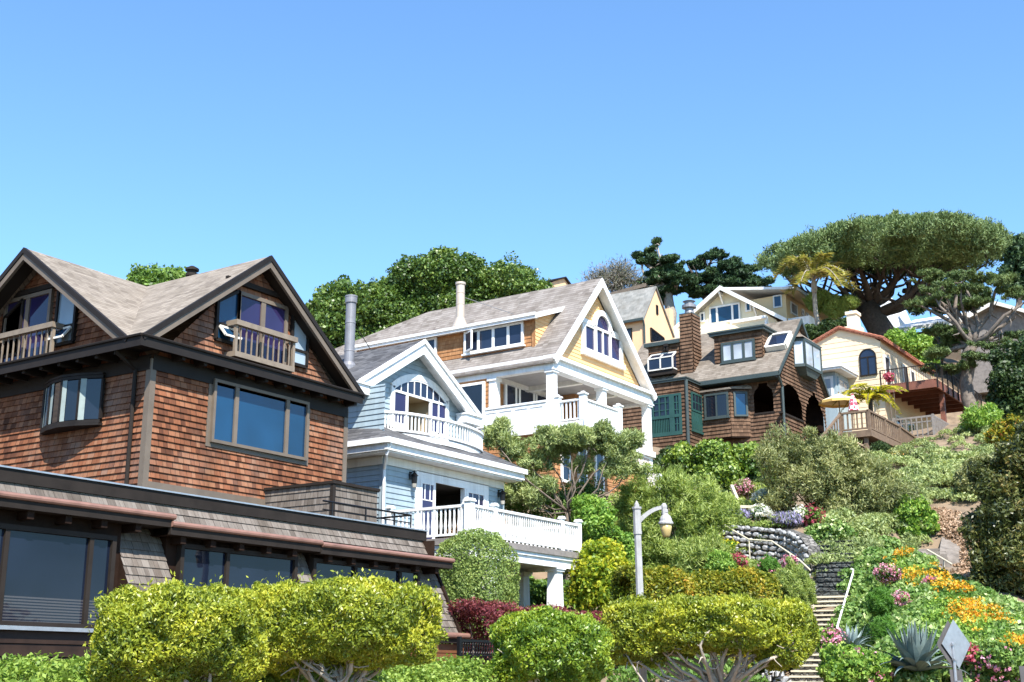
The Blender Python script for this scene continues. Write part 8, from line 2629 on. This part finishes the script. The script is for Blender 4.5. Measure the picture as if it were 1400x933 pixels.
flower_clump('grass_mound', 'bright green mound beside the cream house deck post', 'shrub', 1338, 574, 28, 15, 70, 9000, LF['bright'], 0, None, (.22, .07), .1, G, rc=.35)
flower_clump('rust_shrub', 'rust tinted shrub on the slope below the green mound', 'shrub', 1375, 600, 30, 18, 64, 8000, LF['golden'], 0, None, (.22, .1), .1, G, rc=.35)
flower_clump('dark_fern', 'dark shrub in the shade under the timber deck', 'shrub', 1205, 618, 16, 12, 60.5, 4000, LF['dark'], 0, None, (.3, .06), .1, G)
flower_clump('deck_pot_flowers', 'red flowers in a pot on the red brown deck', 'flower', 1216, 516, 6, 4, 73, 200, LF['green'], 60, LF['red_bloom'], (.15, .1), .14, G)
for px, py, D, lab in ((1096, 792, 39.2, 'a'),): pass

def rosette(name, label, cat, px, py, D, n, ln, w, mat, up=.9):
    c = far(px, py, D); c[2] = max(ground(c[0], c[1]) + .12, c[2])
    t = thing(name, c, label, cat)
    for i in range(n):
        az = i * 2.399 + rng.uniform(-.2, .2); k = (i + .5) / n
        el = (.12 + 1.30 * (1 - k)) + rng.uniform(-.08, .08)
        l_ = ln * rng.uniform(.85, 1.1) * (.8 + .2 * k)
        h = np.array((math.cos(az), math.sin(az), 0)); s_ = np.array((-math.sin(az), math.cos(az), 0))
        m = 8; L_, R_, Cc = [], [], []
        for j in range(m + 1):
            s = j / m
            e = el - .35 * s * s * (k > .5) + .12 * s
            p = c + (h * math.cos(e) + _z * math.sin(e)) * l_ * s + h * .08
            ww = w * (.62 + .5 * math.sin(math.pi * min(1, s * 1.15 + .05))) * (1 - s ** 2.6)
            nrm = unit(-h * math.sin(e) + _z * math.cos(e))
            L_.append(p - s_ * ww / 2 + nrm * ww * .22); R_.append(p + s_ * ww / 2 + nrm * ww * .22); Cc.append(p)
        mb = MB()
        for j in range(m):
            mb.face([Cc[j], L_[j], L_[j + 1], Cc[j + 1]]); mb.face([R_[j], Cc[j], Cc[j + 1], R_[j + 1]])
            lo = lambda q: q - _z * .0
        mb.build('leaf', mat, t)
    return t
M['agave'] = paint('blue green agave leaf', (.135, .18, .165, 1), .42, .3, 3.0)
M['aloe'] = paint('grey green aloe leaf', (.26, .32, .30, 1), .42, .2, 4.0)
rosette('agave_plant', 'large blue green agave with long stiff leaves by the diamond sign', 'agave', 1254, 918, 28.6, 52, 1.2, .20, M['agave'])
rosette('aloe_plant', 'smaller pale grey agave among the pink geraniums', 'agave', 1165, 885, 30.8, 30, .62, .11, M['aloe'])
# ------------------------------------------------------------------ shrubs across the road, behind the camera: the windows mirror them
def across_road():
    n = 26000
    x = rng.uniform(-4, 46, n); top = 3.1 + 1.0 * np.sin(x * .9) + .7 * np.sin(x * 2.3 + 1)
    P = np.stack([x, -9 + rng.normal(size=n) * .8, top * rng.random(n) ** .7 - .3], -1)
    o = leaf_mesh('roadside_shrubbery', P, unit(rng.normal(size=(n, 3)) + np.array((0, .5, .4))), .30, .18, LF['golden'])
    tag(o, kind='stuff'); o['label'] = 'shrubs along the far side of the road, mirrored in the lower windows'; o['category'] = 'shrubbery'
across_road()
